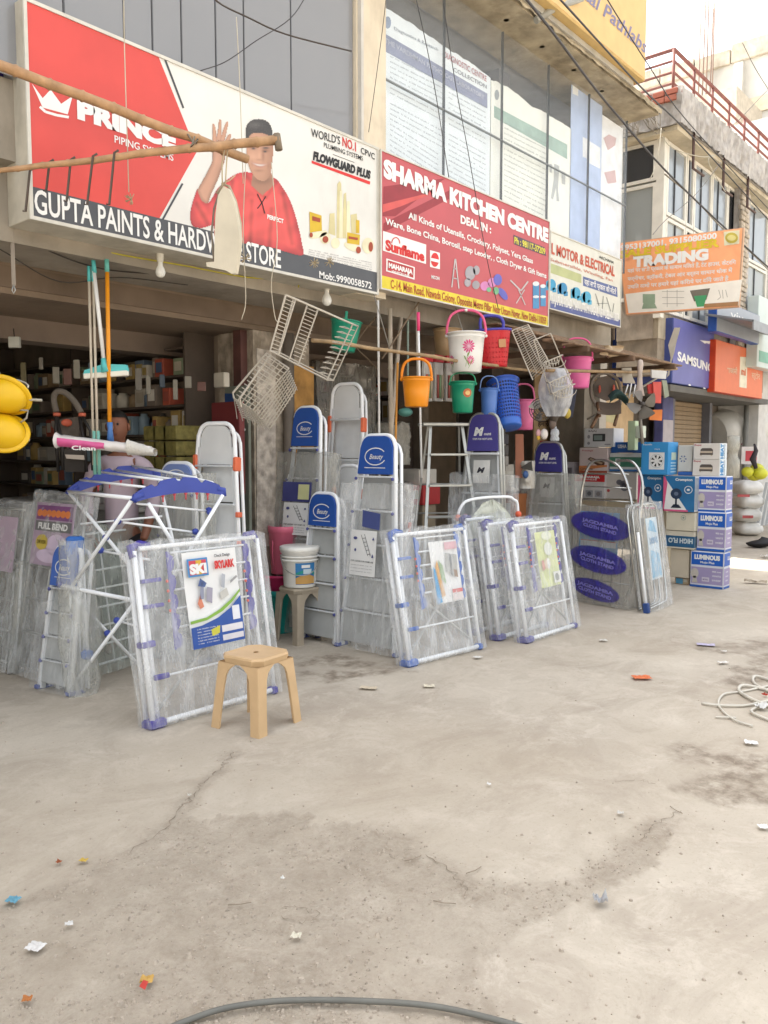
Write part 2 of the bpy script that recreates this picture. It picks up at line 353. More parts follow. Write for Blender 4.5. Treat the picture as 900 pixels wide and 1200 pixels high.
rr = mth('MULTIPLY', ar.outputs['Fac'], mrn(nz(14, 10, .8), .3, .62, .1, 1))
c = mixc(mth('MULTIPLY', rr, .85), c, mixc(mrn(nz(7, 12, .85, .4), .38, .64, 0, 1), hx('91806c', .76), hx('c8bbaa', .9)))
c = mixc(mth('MULTIPLY', rr, mrn(nz(70, 6, .85), .5, .75, 0, .5)), c, hx('7c6c5c', .75))
ww = mth('MULTIPLY', aw.outputs['Fac'], mrn(nz(9, 8, .7), .38, .6, 0, .8))
c = mixc(ww, c, hx('83725f', .7)); L(c, bs.inputs['Base Color'])
L(mrn(ww, 0, 1, .88, .55), bs.inputs['Roughness']); bs.inputs['Specular IOR Level'].default_value = .3
h = mth('ADD', mth('MULTIPLY', nz(30, 8, .7), .35), mth('MULTIPLY', mth('MULTIPLY', nz(40, 9, .8), ar.outputs['Fac']), 3.2))
bp = n.nodes.new('ShaderNodeBump'); bp.inputs['Strength'].default_value = .5; bp.inputs['Distance'].default_value = .012; L(h, bp.inputs['Height']); L(bp.outputs[0], bs.inputs['Normal'])
me.materials.append(gm); go = bpy.data.objects.new('ground', me); _link(go, None, Matrix.Identity(4)); tag(go, kind='structure')

# ================================================================ BUILDING ONE (the shops)
SY = 4.6
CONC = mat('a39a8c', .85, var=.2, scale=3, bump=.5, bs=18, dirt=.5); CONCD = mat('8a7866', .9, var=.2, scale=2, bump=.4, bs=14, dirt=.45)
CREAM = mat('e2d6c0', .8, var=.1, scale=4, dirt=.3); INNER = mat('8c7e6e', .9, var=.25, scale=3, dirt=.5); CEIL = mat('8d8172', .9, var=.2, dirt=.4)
shop = T('shop_building', 'grey concrete shop building with glazed upper floor above the hardware and kitchen shops', 'building', (0, 0, 0))
XE = 10.25
zg = PY(727, 133, 4.7).z                      # head of the upper glazing
xp0, xp1 = PY(411, 100, 4.72).x, PY(446, 100, 4.72).x
def bx(a, b, name, m, parent=shop): return MB().box(a, b).build(name, m, parent)
bx((-8, 4.86, 2.82), (XE, 5.4, 3.25), 'canopy_slab', CONC)
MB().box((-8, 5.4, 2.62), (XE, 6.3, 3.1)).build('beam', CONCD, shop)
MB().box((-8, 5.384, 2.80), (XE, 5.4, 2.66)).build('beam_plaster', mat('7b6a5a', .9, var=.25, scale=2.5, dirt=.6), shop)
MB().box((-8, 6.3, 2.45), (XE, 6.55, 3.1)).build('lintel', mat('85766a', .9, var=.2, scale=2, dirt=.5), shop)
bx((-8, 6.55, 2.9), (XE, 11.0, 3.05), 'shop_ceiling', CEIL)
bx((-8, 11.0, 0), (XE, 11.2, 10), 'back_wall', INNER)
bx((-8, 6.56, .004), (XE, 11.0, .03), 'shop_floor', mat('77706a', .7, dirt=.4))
bx((XE, 5.0, 0), (XE + .2, 11.2, 10.6), 'end_wall', mat('b8b0a4', .9, var=.15, scale=2, dirt=.4))
bx((-8, 4.74, 3.25), (xp0, 4.95, 3.7), 'spandrel', CONC); bx((xp0, 4.8, 3.25), (XE, 4.95, 3.95), 'spandrel', CONC)
bx((xp0, 4.66, 2.9), (xp1, 4.95, zg), 'pillar', CREAM)
bx((xp0 + .02, 4.62, 3.2), (xp0 + .05, 4.66, zg), 'downpipe', mat('d8d4cc', .5))
bx((-8, 4.95, 3.25), (XE, 11, 3.4), 'upper_floor', CEIL); bx((-8, 8.2, 3.4), (XE, 8.35, zg), 'upper_back_wall', mat('b8b6b4', .9))
bx((-8, 4.98, zg + .02), (XE, 11, zg + .2), 'upper_ceiling', mat('b5b2ae', .9))
bx((-8, 5.05, zg + .2), (XE, 11, 10.6), 'upper_wall', mat('b9b0a2', .9, var=.12, dirt=.4))
for cx_ in (1.9, 3.55, 5.9, 8.4): bx((cx_, 6.2, 3.4), (cx_ + .28, 6.5, zg), 'column', mat('b9aca2', .8))
MB().box((5.0, 5.2, zg - .22), (5.25, 8.2, zg)).box((8.0, 5.2, zg - .22), (8.22, 8.2, zg)).build('ceiling_beam', mat('77777c', .8), shop)
# glazing
GL = glass('a5a7ab', .7, .06)
gxs = [-8] + [PY(x, 60, 4.7).x for x in (-60, -8, 75, 145, 178, 212, 252, 285, 340)] + [xp0]
for a, b in zip(gxs, gxs[1:]): MB().bbox((a + .006, 4.69, 3.7), (b - .006, 4.7, zg), e=.002).build('window_pane', GL, shop)
for a in gxs[1:-1]: MB().box((a - .003, 4.688, 3.7), (a + .003, 4.715, zg)).build('mullion', mat('55565a', .5), shop)
gx2 = [xp1] + [PY(x, 150, 4.7).x for x in (520, 588, 642, 690)] + [XE]
GL2 = glass('d3dbe2', .12, .05)
for a, b in zip(gx2, gx2[1:]):
    zt = PY(560, 150, 4.7).z
    MB().bbox((a + .002, 4.69, 3.9), (b - .006, 4.7, zt - .01), e=.002).build('window_pane', GL2, shop)
    MB().bbox((a + .002, 4.69, zt + .01), (b - .006, 4.7, zg), e=.002).build('window_pane', GL2, shop)
for a in gx2[1:]: MB().box((a - .005, 4.687, 3.9), (a + .001, 4.715, zg)).build('mullion', mat('5c6066', .5), shop)
MB().box((xp1, 4.688, zt - .005), (XE, 4.712, zt + .005)).build('transom', mat('8a9094', .5), shop)
# ledge slab over the glazing, broken plaster edge
zs0, zs1 = zg, PY(745, 107, 4.25).z
yl = 4.28
sl_ = MB()
sl_.grid(lambda u, v: V(4.2 + u * (XE + .1 - 4.2), yl + .5 * 0 + noise.noise(V(u * 40, v * 3, 0)) * .012, zs0 + .03 + v * (zs1 - zs0 - .03) + (noise.noise(V(u * 60, v, 5)) * .03 if v in (0, 1) else 0)), 90, 4, False)
sl_.grid(lambda u, v: V(4.2 + u * (XE + .1 - 4.2), yl + v * .7, zs0 + .03 + noise.noise(V(u * 60, 0, 5)) * .03 * (1 - v) - .02 * v), 90, 2, False)
sl_.box((4.2, yl + .04, zs0 + .04), (XE + .09, 5.05, zs1)).build('ledge_slab', mat('b3a78f', .95, var=.3, scale=5, bump=.9, bs=12, dirt=.75), shop)
# pillars and party walls between the shops
bx((4.57, 5.42, 0), (5.23, 5.9, 2.63), 'pillar', mat('a89c8c', .95, var=.45, scale=9, bump=.9, bs=26, dirt=.85))
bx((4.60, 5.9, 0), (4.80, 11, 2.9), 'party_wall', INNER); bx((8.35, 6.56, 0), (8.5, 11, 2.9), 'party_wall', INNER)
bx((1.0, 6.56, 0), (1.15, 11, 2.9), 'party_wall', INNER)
pf = Pix((0, 5.42, 0), (0, 1, 0))
MB().prism([pf.p(334, 428), pf.p(366, 430), pf.p(366, 598), pf.p(338, 590), pf.p(334, 500)], (0, -.02, 0)).build('ochre_panel', mat('b98a4a', .8, var=.3, scale=7, dirt=.6), shop)
MB().prism([pf.p(300, 408), pf.p(322, 412), pf.p(322, 640), pf.p(300, 640)], (0, -.012, 0)).build('render_patch', mat('bcb2a6', .9, var=.4, scale=14, bump=.8, dirt=.8), shop)
MB().box((4.50, 5.50, 0), (4.57, 5.60, 2.62)).build('door_jamb', mat('5c3a34', .7, var=.2), shop)
MB().tube(V(4.92, 5.36, 0), V(4.92, 5.36, 2.62), .05, 10).build('drainpipe', mat('72685e', .7, dirt=.5), shop)
bx((8.25, 5.42, 0), (8.5, 5.9, 2.63), 'pillar', mat('4e443c', .9, var=.3, dirt=.5)); bx((XE - .25, 5.1, 0), (XE, 5.6, 2.82), 'pillar', mat('8c8478', .9, dirt=.5))
bx((8.5, 7.2, 0), (XE - .25, 7.35, 2.9), 'partition', mat('93806a', .9, dirt=.4))
# ================================================================ SIGNS
def pz(k, x, y, Y): return PY(*q(k, x, y), Y)
def board(name, label, x0, x1, z0, z1, Y, thick, fm, cm, cat='shop sign', fr=.02):
    t = T(name, label, cat, V((x0 + x1) / 2, Y, z0))
    MB().bbox((x0, Y, z0), (x1, Y + thick, z1), e=.004).build('sign_box', fm, t)
    MB().box((x0 + fr, Y - .003, z0 + fr), (x1 - fr, Y, z1 - fr)).build('sign_face', cm, t)
    b = MB()
    for a in ((x0, z0, x1, z0 + fr), (x0, z1 - fr, x1, z1), (x0, z0 + fr, x0 + fr, z1 - fr), (x1 - fr, z0 + fr, x1, z1 - fr)): b.box((a[0], Y - .012, a[1]), (a[2], Y, a[3]))
    b.build('frame', mat('d9d6cc', .5), t); return t
# --- sign one
yA = SY
x0, x1 = PY(30, 120, yA).x, PY(443, 260, yA).x
z1 = (PY(27, -3, yA).z + PY(446, 174, yA).z) / 2; z0 = (PY(35, 257, yA).z + PY(440, 345, yA).z) / 2
s1 = board('shop_sign', 'long red and white paint shop sign showing a man in a red sweatshirt', x0, x1, z0, z1, yA, .26, mat('c9c3b4', .6, var=.15, dirt=.4), mat('ecebe6', .35, var=.06, scale=2, dirt=.22))
A = Pix((0, yA - .003, 0), (0, 1, 0), '1a'); Bk = A.k_('1b')
XL, XR, ZT, ZB = x0 + .02, x1 - .02, z1 - .02, z0 + .02
W2 = Face(Matrix.Translation(V(0, yA - .003, 0)))
zb = PY(*q('1a', 105, 662), yA).z; zb2 = PY(*q('1b', 830, 752), yA).z; zband = (zb + zb2) / 2
rd = [(XL, ZT), (PY(*q('1a', 557, 195), yA).x, ZT), (PY(*q('1a', 690, 535), yA).x, PY(*q('1a', 690, 535), yA).z), (PY(*q('1a', 560, 775), yA).x, zband), (XL, zband)]
shape(W2, rd, mat('dd524b', .4, var=.09, scale=2.5), s1, .001)
shape(W2, [(XL, ZB), (XR, ZB), (XR, zband), (XL, zband)], mat('55575c', .4, var=.06), s1, .001)
shapes(A, stroke([(577, 200), (645, 380)], 7) + stroke([(572, 772), (642, 645)], 7), mat('4c4e54', .5), s1)
shapes(A, [[(112, 293), (150, 345), (178, 315), (215, 365), (255, 338), (238, 402), (150, 378)]] + stroke([(140, 375), (160, 393), (200, 405), (242, 412)], 9), PRINTW, s1, name='crown_mark')
text(A, 'PRINCE', (272, 412), (620, 523), 62, PRINTW, s1, bold=3.2)
text(A, 'PIPING SYSTEMS', (403, 500), (610, 566), 26, PRINTW, s1, bold=.6)

z0_ = PY(*q('1a', 120, 745), yA); z1_ = PY(*q('1b', 445, 738), yA)
def wtext(surfY, body, pa, pb, h, m, parent, **k):
    f = Face(Matrix.Translation(V(0, surfY, 0))); return text(f, body, (pa.x, pa.z), (pb.x, pb.z), h, m, parent, **k)
zz = (z0_.z + z1_.z) / 2; z0_.z = z1_.z = zz - .005
wtext(yA - .003, 'GUPTA PAINTS & HARDWARE STORE', z0_, z1_, .135, PRINTW, s1, bold=.8)
text(Bk, 'Mob:.9990058572', (603, 780), (815, 825), 28, PRINTW, s1, bold=.8)
text(Bk, "WORLD'S", (570, 207), (688, 240), 34, INK, s1, bold=.4); text(Bk, 'NO.1', (697, 245), (752, 268), 38, RED, s1, bold=1); text(Bk, 'CPVC', (772, 275), (828, 302), 26, INK, s1, bold=.4)
text(Bk, 'PLUMBING SYSTEMS', (622, 250), (780, 306), 20, INK, s1, bold=.2); shapes(Bk, stroke([(658, 280), (745, 313)], 2), INK, s1)
text(Bk, 'FLOWGUARD PLUS', (577, 300), (812, 380), 34, INK, s1, bold=3, shear=.2); shapes(Bk, [[(572, 305), (810, 390), (808, 403), (572, 316)]], RED, s1)
rr_ = random.Random(3)
for i in range(4): text(Bk, ''.join(rr_.choice('aeionrstlcmu     ') for _ in range(52)), (560, 668 + i * 9), (815, 722 + i * 9), 6, mat('8a8a8c', .6), s1, bold=.1)
# pipes and tins printed on the sign
PIPE = mat('d9cf9e', .5); PIPE2 = mat('efe8c6', .5); TIN = mat('d8b52c', .5)
shapes(Bk, [[(672, 620), (676, 400), (686, 388), (692, 400), (694, 620)], [(696, 620), (702, 440), (712, 435), (716, 620)], [(640, 600), (645, 520), (665, 518), (668, 610)], [(733, 600), (730, 525), (755, 520), (762, 600)]], PIPE, s1, name='pipe_print')
shapes(Bk, [[(684, 620), (686, 430), (696, 425), (698, 620)], [(712, 620), (716, 470), (726, 468), (730, 620)], ell(600, 605, 38, 13, rot=-.3), ell(627, 620, 22, 24), ell(668, 640, 18, 22), ell(735, 655, 34, 15, rot=.4), ell(800, 650, 24, 32)], PIPE2, s1, .003, 'pipe_print')
shapes(Bk, [[(563, 512), (612, 528), (614, 590), (565, 597)], [(716, 596), (768, 606), (766, 648), (716, 640)], [(752, 545), (766, 548), (766, 600), (752, 600)]], TIN, s1, .004, 'tin_print')
shapes(Bk, [[(575, 530), (608, 540), (606, 556), (574, 548)], [(722, 612), (760, 618), (758, 628), (722, 622)], ell(628, 625, 12, 14), ell(762, 668, 10, 14), ell(812, 655, 9, 20), ell(570, 607, 7, 10)], mat('a8482a', .5), s1, .006, 'tin_print')
# the printed man: a plain generic figure, printed as one coloured sheet on the sign
def spl(pts, n=4): return [(p.x, p.y) for p in catm([V(x, y, 0) for x, y in pts] + [V(*pts[0], 0)], n)[:-1]]
SHIRT = spl([(108, 420), (88, 480), (80, 530), (90, 570), (130, 578), (175, 570), (185, 640), (290, 640), (400, 655), (530, 690), (532, 640), (515, 560), (490, 480), (455, 415), (410, 370), (300, 352), (240, 375), (190, 420), (150, 478)])
ARM = spl([(108, 425), (125, 395), (160, 330), (170, 300), (172, 255), (190, 225), (215, 230), (222, 290), (205, 345), (190, 385), (165, 440), (150, 478), (125, 465)], 3)
FING = [spl(f, 3) for f in ([(168, 240), (171, 190), (169, 160), (178, 160), (185, 195), (186, 232)], [(184, 220), (192, 180), (197, 141), (206, 143), (206, 185), (203, 224)], [(201, 222), (212, 185), (225, 149), (234, 152), (226, 192), (216, 232)], [(212, 250), (226, 215), (238, 198), (245, 204), (236, 235), (222, 270)])]
NECK = spl([(335, 345), (330, 420), (385, 450), (418, 430), (408, 355)], 3)
FACE = spl([(310, 210), (308, 270), (318, 330), (345, 375), (378, 388), (402, 365), (412, 310), (416, 250), (405, 195), (350, 180)])
HAIR = spl([(306, 226), (304, 185), (315, 152), (345, 137), (385, 142), (408, 168), (415, 215), (410, 240), (402, 208), (372, 194), (338, 194), (320, 206), (313, 234)], 3)
def dist_edge(x, y, pl):
    return min(math.hypot(x - a[0] - max(0, min(1, ((x - a[0]) * (b_[0] - a[0]) + (y - a[1]) * (b_[1] - a[1])) / max(1e-6, (b_[0] - a[0]) ** 2 + (b_[1] - a[1]) ** 2))) * (b_[0] - a[0]), y - a[1] - max(0, min(1, ((x - a[0]) * (b_[0] - a[0]) + (y - a[1]) * (b_[1] - a[1])) / max(1e-6, (b_[0] - a[0]) ** 2 + (b_[1] - a[1]) ** 2))) * (b_[1] - a[1])) for a, b_ in zip(pl, pl[1:] + pl[:1]))
def g2(x, y, cx, cy, sx, sy): return math.exp(-((x - cx) / sx) ** 2 - ((y - cy) / sy) ** 2)
def man_col(x, y):
    nz_ = noise.noise(V(x * .03, y * .03, 0)); n2_ = noise.noise(V(x * .012 + y * .02, y * .006 - x * .004, 4)); n3_ = noise.noise(V(x * .2, y * .2, 1))
    if inside(x, y, HAIR): k = .05 + .05 * max(0, n3_) + .05 * g2(x, y, 340, 160, 25, 12); return (k * 1.1, k, k * .95)
    if inside(x, y, FACE):
        u = (x - 362) / 54; v = (y - 282) / 105; sh_ = 1.02 - .34 * max(0, u) ** 1.6 - .16 * max(0, -u - .5) - .14 * v * v + .05 * nz_
        sh_ -= .42 * g2(x, y, 336, 252, 16, 8) + .42 * g2(x, y, 384, 264, 15, 8) + .3 * g2(x, y, 375, 285, 6, 22) + .24 * g2(x, y, 358, 302, 12, 4) + .22 * g2(x, y, 358, 346, 20, 5) + .12 * g2(x, y, 330, 320, 5, 16) + .12 * g2(x, y, 396, 325, 5, 16)
        sh_ += .12 * g2(x, y, 330, 290, 16, 12) + .12 * g2(x, y, 360, 285, 5, 16) + .1 * g2(x, y, 352, 215, 30, 12)
        c_ = [.56 * sh_, .31 * sh_ ** 1.15, .205 * sh_ ** 1.25]
        br = max(g2(x, y, 334, 243, 14, 3.6), g2(x, y, 386, 254, 13, 3.6)); ey = max(g2(x, y, 336, 257, 6.5, 3), g2(x, y, 383, 269, 6, 3)); lp = g2(x, y, 360, 325 + (x - 360) * .10 - ((x - 360) / 22) ** 2 * 4, 24, 7); te = g2(x, y, 360, 324 + (x - 360) * .10 - ((x - 360) / 22) ** 2 * 4, 19, 3.2)
        for w_, t_ in ((min(1, br * 1.3), (.10, .07, .06)), (min(1, ey * 1.4), (.06, .05, .05)), (min(1, lp * .9), (.40, .13, .12)), (min(1, te * 1.3), (.68, .64, .6))): c_ = [a * (1 - w_) + b_ * w_ for a, b_ in zip(c_, t_)]
        return c_
    for f_ in FING:
        if inside(x, y, f_): s_ = .72 + .3 * min(1, dist_edge(x, y, f_) / 4); return (.56 * s_, .31 * s_, .21 * s_)
    if inside(x, y, ARM): s_ = .66 + .38 * min(1, dist_edge(x, y, ARM) / 14) - .12 * g2(x, y, 196, 262, 10, 16) + .05 * nz_; s_ *= 1 - .2 * max(0, min(1, (x - 140 - (478 - y) * .25) / 40)); return (.56 * s_, .31 * s_, .21 * s_)
    if inside(x, y, NECK) and y < 352 + 95 - abs(x - 372) * .9: s_ = .72 - .26 * g2(x, y, 372, 385, 40, 16); return (.54 * s_, .28 * s_, .18 * s_)
    if inside(x, y, SHIRT):
        e_ = min(1, dist_edge(x, y, SHIRT) / 34); s_ = .62 + .36 * e_ + .26 * n2_ + .07 * nz_
        for a_, b_ in (((250, 390), (235, 560)), ((300, 360), (382, 455)), ((440, 372), (388, 455)), ((455, 440), (492, 640)), ((330, 470), (322, 640)), ((185, 440), (178, 568)), ((105, 480), (150, 560)), ((410, 500), (400, 650))):
            L2 = (b_[0] - a_[0]) ** 2 + (b_[1] - a_[1]) ** 2; t_ = max(0, min(1, ((x - a_[0]) * (b_[0] - a_[0]) + (y - a_[1]) * (b_[1] - a_[1])) / L2)); d_ = math.hypot(x - a_[0] - t_ * (b_[0] - a_[0]), y - a_[1] - t_ * (b_[1] - a_[1])); s_ -= .24 * math.exp(-(d_ / 8) ** 2); s_ += .09 * math.exp(-((d_ - 17) / 8) ** 2)
        s_ = max(.25, s_); return (.74 * s_, .075 * s_ + .02 * e_, .085 * s_)
    return None
stp_ = 3.0; mvs = []; mfs = []; mcs = []; mid = {}
def mvert(i, j):
    if (i, j) not in mid:
        x, y = 74 + i * stp_, 132 + j * stp_; mid[(i, j)] = len(mvs); mvs.append(Bk.p(x, y, .003)); mcs.append(man_col(x, y))
    return mid[(i, j)]
for j in range(int((694 - 132) / stp_)):
    for i in range(int((540 - 74) / stp_)):
        if man_col(74 + (i + .5) * stp_, 132 + (j + .5) * stp_) is not None: mfs.append((mvert(i, j), mvert(i + 1, j), mvert(i + 1, j + 1), mvert(i, j + 1)))
inv = MW[s1.name].inverted(); me = bpy.data.meshes.new('man_print'); me.from_pydata([tuple(inv @ v) for v in mvs], [], mfs)
for k_ in range(len(mcs)):
    if mcs[k_] is None: mcs[k_] = None
adj = {}
for f_ in mfs:
    for a_ in f_:
        if mcs[a_] is None: adj.setdefault(a_, []).extend(mcs[b_] for b_ in f_ if mcs[b_] is not None)
for a_, l_ in adj.items(): mcs[a_] = tuple(sum(c_[k_] for c_ in l_) / len(l_) for k_ in range(3)) if l_ else (.5, .3, .25)
ca_ = me.color_attributes.new('ink', 'FLOAT_COLOR', 'POINT'); ca_.data.foreach_set('color', [v for c_ in mcs for v in ((*[max(0, x) * .85 for x in (c_ or (.5, .3, .25))], 1))])
pm = bpy.data.materials.new('printed_photo'); pm.use_nodes = True; at_ = pm.node_tree.nodes.new('ShaderNodeAttribute'); at_.attribute_name = 'ink'; pm.node_tree.links.new(at_.outputs['Color'], pm.node_tree.nodes['Principled BSDF'].inputs['Base Color']); pm.node_tree.nodes['Principled BSDF'].inputs['Roughness'].default_value = .4
me.materials.append(pm); mo_ = bpy.data.objects.new('man_print', me); _link(mo_, s1, MW[s1.name].copy())
shapes(Bk, stroke([(352, 440), (372, 480), (382, 520)], 4) + stroke([(386, 450), (368, 480), (352, 500)], 4), INK, s1, .006, 'drawstring_print')
text(Bk, 'PERFECT', (392, 540), (458, 560), 17, PRINTW, s1, off=.006, bold=2)
# --- sign two
yB = 4.575
def four(k, a, b, c, d, Y):
    P_ = [pz(k, *p, Y) for p in (a, b, c, d)]     # TL TR BR BL
    return (P_[0].x + P_[3].x) / 2, (P_[1].x + P_[2].x) / 2, (P_[2].z + P_[3].z) / 2, (P_[0].z + P_[1].z) / 2
x0, x1, z0, z1 = four('1d', (62, 18), (768, 322), (765, 770), (48, 605), yB)
s2 = board('shop_sign', 'red kitchen shop sign with a yellow address strip along its bottom', x0, x1, z0, z1, yB, .14, mat('c8bfb0', .6), mat('c65a60', .4, var=.1, scale=1.5), fr=.012)
D = Pix((0, yB - .003, 0), (0, 1, 0), '1d')
za = (pz('1d', 55, 545, yB).z + pz('1d', 765, 727, yB).z) / 2; F2 = Face(Matrix.Translation(V(0, yB - .003, 0)))
shape(F2, rect(x0 + .012, z0 + .012, x1 - .012, za), mat('e8d437', .4), s2, .001)
shapes(D, [[(70, 175), (330, 140), (120, 300), (66, 300)], [(70, 330), (350, 190), (400, 200), (68, 370)]], mat('9c3038', .4), s2, .001)
shapes(D, [[(66, 250), (310, 190), (140, 260), (66, 285)]], mat('d85a55', .4), s2, .002)
text(D, 'SHARMA KITCHEN CENTRE', (70, 130), (765, 410), 72, PRINTW, s2, bold=3)
text(D, 'DEAL IN :', (395, 328), (524, 372), 34, PRINTW, s2, bold=2)
text(D, 'All Kinds of Utensils, Crockery, Polyset, Yera Glass', (175, 308), (700, 500), 27, PRINTW, s2, bold=1.2)
text(D, 'Ware, Bone China, Borosil, step Leoder, , Cloth Dryer & Gift Items', (78, 332), (757, 562), 27, PRINTW, s2, bold=1.2)
shape(D, [(618, 378), (750, 432), (756, 468), (620, 418)], mat('5a4a5c', .5), s2, .002); text(D, 'Ph : 98117-37209', (622, 413), (752, 462), 27, mat('e6dc4a', .5), s2, bold=1.4)
shape(D, [(68, 362), (250, 420), (249, 502), (67, 445)], PRINTW, s2, .002); text(D, 'Sunflame', (78, 440), (243, 490), 42, RED, s2, bold=2.5); shapes(D, stroke(ell(122, 415, 17, 25, 10, pi, 2 * pi), 4), RED, s2, .005)
shapes(D, [[(82, 478), (202, 515), (201, 568), (81, 532)]], PRINTW, s2, .002); shape(D, [(88, 485), (197, 518), (196, 560), (87, 528)], mat('b83a3c', .5), s2, .003)
text(D, 'MAHARAJA', (92, 516), (193, 545), 20, PRINTW, s2, bold=2.5); text(D, 'WHITELINE', (104, 535), (180, 557), 9, PRINTW, s2, bold=1)
shape(D, [(266, 443), (308, 455), (308, 524), (266, 514)], PRINTW, s2, .002); shapes(D, [ell(287, 484, 17, 30)], RED, s2, .004); shape(D, [(268, 475), (306, 484), (306, 497), (268, 488)], PRINTW, s2, .006)
text(D, 'MICON', (272, 562), (306, 570), 14, PRINTW, s2, bold=1.5)
shapes(D, stroke([(372, 480), (358, 600)], 5) + stroke([(374, 480), (388, 605)], 5) + stroke([(366, 520), (380, 524)], 4) + stroke([(362, 560), (385, 566)], 4) + stroke([(605, 570), (650, 615), (680, 575)], 6) + stroke([(640, 610), (668, 675)], 4) + stroke([(665, 610), (630, 668)], 4), mat('c9c4c4', .5), s2, .004)
shapes(D, [ell(436, 540, 22, 30), ell(462, 528, 14, 20), ell(425, 580, 14, 18), ell(460, 590, 16, 18)], mat('a8a4aa', .5), s2, .004)
shapes(D, [ell(498, 595, 20, 20), ell(528, 580, 18, 20)], mat('d98ac0', .5), s2, .004); shapes(D, [ell(552, 568, 18, 24), ell(574, 628, 14, 30, rot=-.6)], mat('6a6ac4', .5), s2, .005); shapes(D, [ell(515, 610, 10, 10), ell(545, 615, 12, 16)], mat('7fbf8f', .5), s2, .006)
shapes(D, [rect(700, 580, 727, 690), rect(732, 590, 755, 680)], mat('4f93c4', .5), s2, .004); shapes(D, [ell(713, 585, 14, 10), ell(713, 640, 13, 6), ell(743, 595, 12, 8), ell(743, 640, 12, 6)], mat('e4ecf0', .5), s2, .005)
zt_ = (z0 + za) / 2 - .03
wtext(yB - .003, 'C-14, Main Road, Nawada Colony, Opposite Metro Pillar Near Uttam Nagar, New Delhi-110059', V(pz('1d', 98, 600, yB).x, 0, zt_), V(pz('1d', 755, 745, yB).x, 0, zt_), .075, mat('b5502a', .5), s2, bold=.8)
# --- sign three
yC = 4.575
x0c, x1c, z0c, z1c = four('1f', (14, 92), (302, 232), (302, 502), (14, 420), yC); x0c = x1 + .01
s3 = board('shop_sign', 'pale motor and electrical shop sign with blue pump pictures', x0c, x1c, z0c, z1c, yC, .1, mat('c8bfb0', .6), mat('dfe0d6', .4, var=.06), fr=.012)
Fk = Pix((0, yC - .003, 0), (0, 1, 0), '1f')
text(Fk, 'IL MOTOR & ELECTRICAL', (16, 195), (278, 290), 44, mat('c8583e', .5), s3, bold=1.6)
text(Fk, 'Submersible, Winding, Fan', (16, 226), (270, 312), 13, mat('d0806a', .5), s3, bold=.4); text(Fk, 'ARCHANA', (215, 216), (275, 240), 12, INK, s3, bold=.5)
shape(Fk, [(15, 235), (143, 283), (143, 318), (15, 275)], mat('b9c08c', .5), s3, .002)
shape(Fk, [(150, 290), (288, 335), (290, 375), (150, 328)], mat('5d6fa0', .5), s3, .002); text(Fk, 'यहां सभी प्रकार की मोटरें', (155, 322), (284, 364), 22, PRINTW, s3, bold=.8)
for i, (a, b) in enumerate(((22, 325), (68, 340), (122, 358), (165, 375))):
    shapes(Fk, [ell(a, b, 18, 24), [(a - 22, b - 14), (a - 6, b - 24), (a - 6, b + 20), (a - 22, b + 22)], rect(a + 4, b + 12, a + 20, b + 30)], mat(('3fa0cc', '3a90c0', '4aa8cf', '58b4d8')[i], .5), s3, .003, 'pump_print')
shapes(Fk, stroke([(200, 360), (215, 410)], 3) + stroke([(232, 370), (228, 425)], 3) + stroke([(245, 375), (262, 432)], 3) + stroke([(275, 400), (270, 435)], 3) + stroke([(205, 400), (250, 400)], 2), mat('8b8f8a', .5), s3, .003)
zb3 = (pz('1f', 14, 385, yC).z + pz('1f', 300, 470, yC).z) / 2
shape(Face(Matrix.Translation(V(0, yC - .003, 0))), rect(x0c + .012, z0c + .012, x1c - .012, zb3), mat('57639a', .5), s3, .001)
wtext(yC - .003, 'RAJAPURI ROAD, MAIN UTTAM NAGAR, NEW DELHI-110059', V(x0c + .05, 0, z0c + .07), V(x1c - .05, 0, z0c + .07), .1, PRINTW, s3, bold=1.2)
# --- purple sign to the far left
yP = 4.86
xr = PY(9, 90, yP).x
s5 = board('shop_sign', 'narrow glimpse of a purple and white sign past the hardware sign', xr - 1.6, xr, PY(12, 170, yP).z, PY(0, -60, yP).z, yP, .1, mat('c8bfb0', .6), mat('4a3a86', .4, var=.1), fr=.015)
MB().box((xr - 1.58, yP - .006, PY(12, 168, yP).z), (xr - .02, yP - .003, PY(10, 130, yP).z)).build('print', PRINTW, s5)
# --- posters behind the upper glazing
pe = 4.74
def poster(label, top, x_r, zbot, base, seed):
    t = T('poster', label, 'poster', V(*[pz('1c', *top[0], pe)[i] for i in range(3)]))
    P_ = Pix((0, pe, 0), (0, 1, 0), '1c'); rnd = random.Random(seed); tp = []
    for (a, b), (c_, d) in zip(top, top[1:]):
        for i in range(8): t_ = i / 8; tp.append((a + (c_ - a) * t_, b + (d - b) * t_ + rnd.uniform(-3, 3)))
    tp.append(top[-1]); pts = [P_.p(*p) for p in tp]; pts += [V(pts[-1].x, pe, zbot), V(pts[0].x, pe, zbot)]
    MB().prism(pts, (0, .006, 0)).build('sheet', base, t); return t, P_
zB = 3.95
p1, Pc = poster('white vinyl notice with a violet band behind the upper glass', [(52, 15), (180, 95), (340, 205), (430, 260), (522, 330)], 522, zB, mat('e6f0f6', .6, var=.04, k=.95), 1)
shape(Pc, [(56, 130), (508, 395), (508, 458), (56, 205)], mat('8d96b6', .6), p1, .001)
text(Pc, 'THE VARDHMAN PATHOLOGY LABORATORY', (75, 178), (495, 420), 22, mat('bcc4d8', .6), p1, bold=1)
text(Pc, 'DIAGNOSTIC CENTRE', (325, 240), (505, 345), 26, mat('c08a92', .6), p1, bold=1); text(Pc, 'COLLECTION', (365, 300), (505, 375), 18, mat('8a8f98', .6), p1, bold=.6)
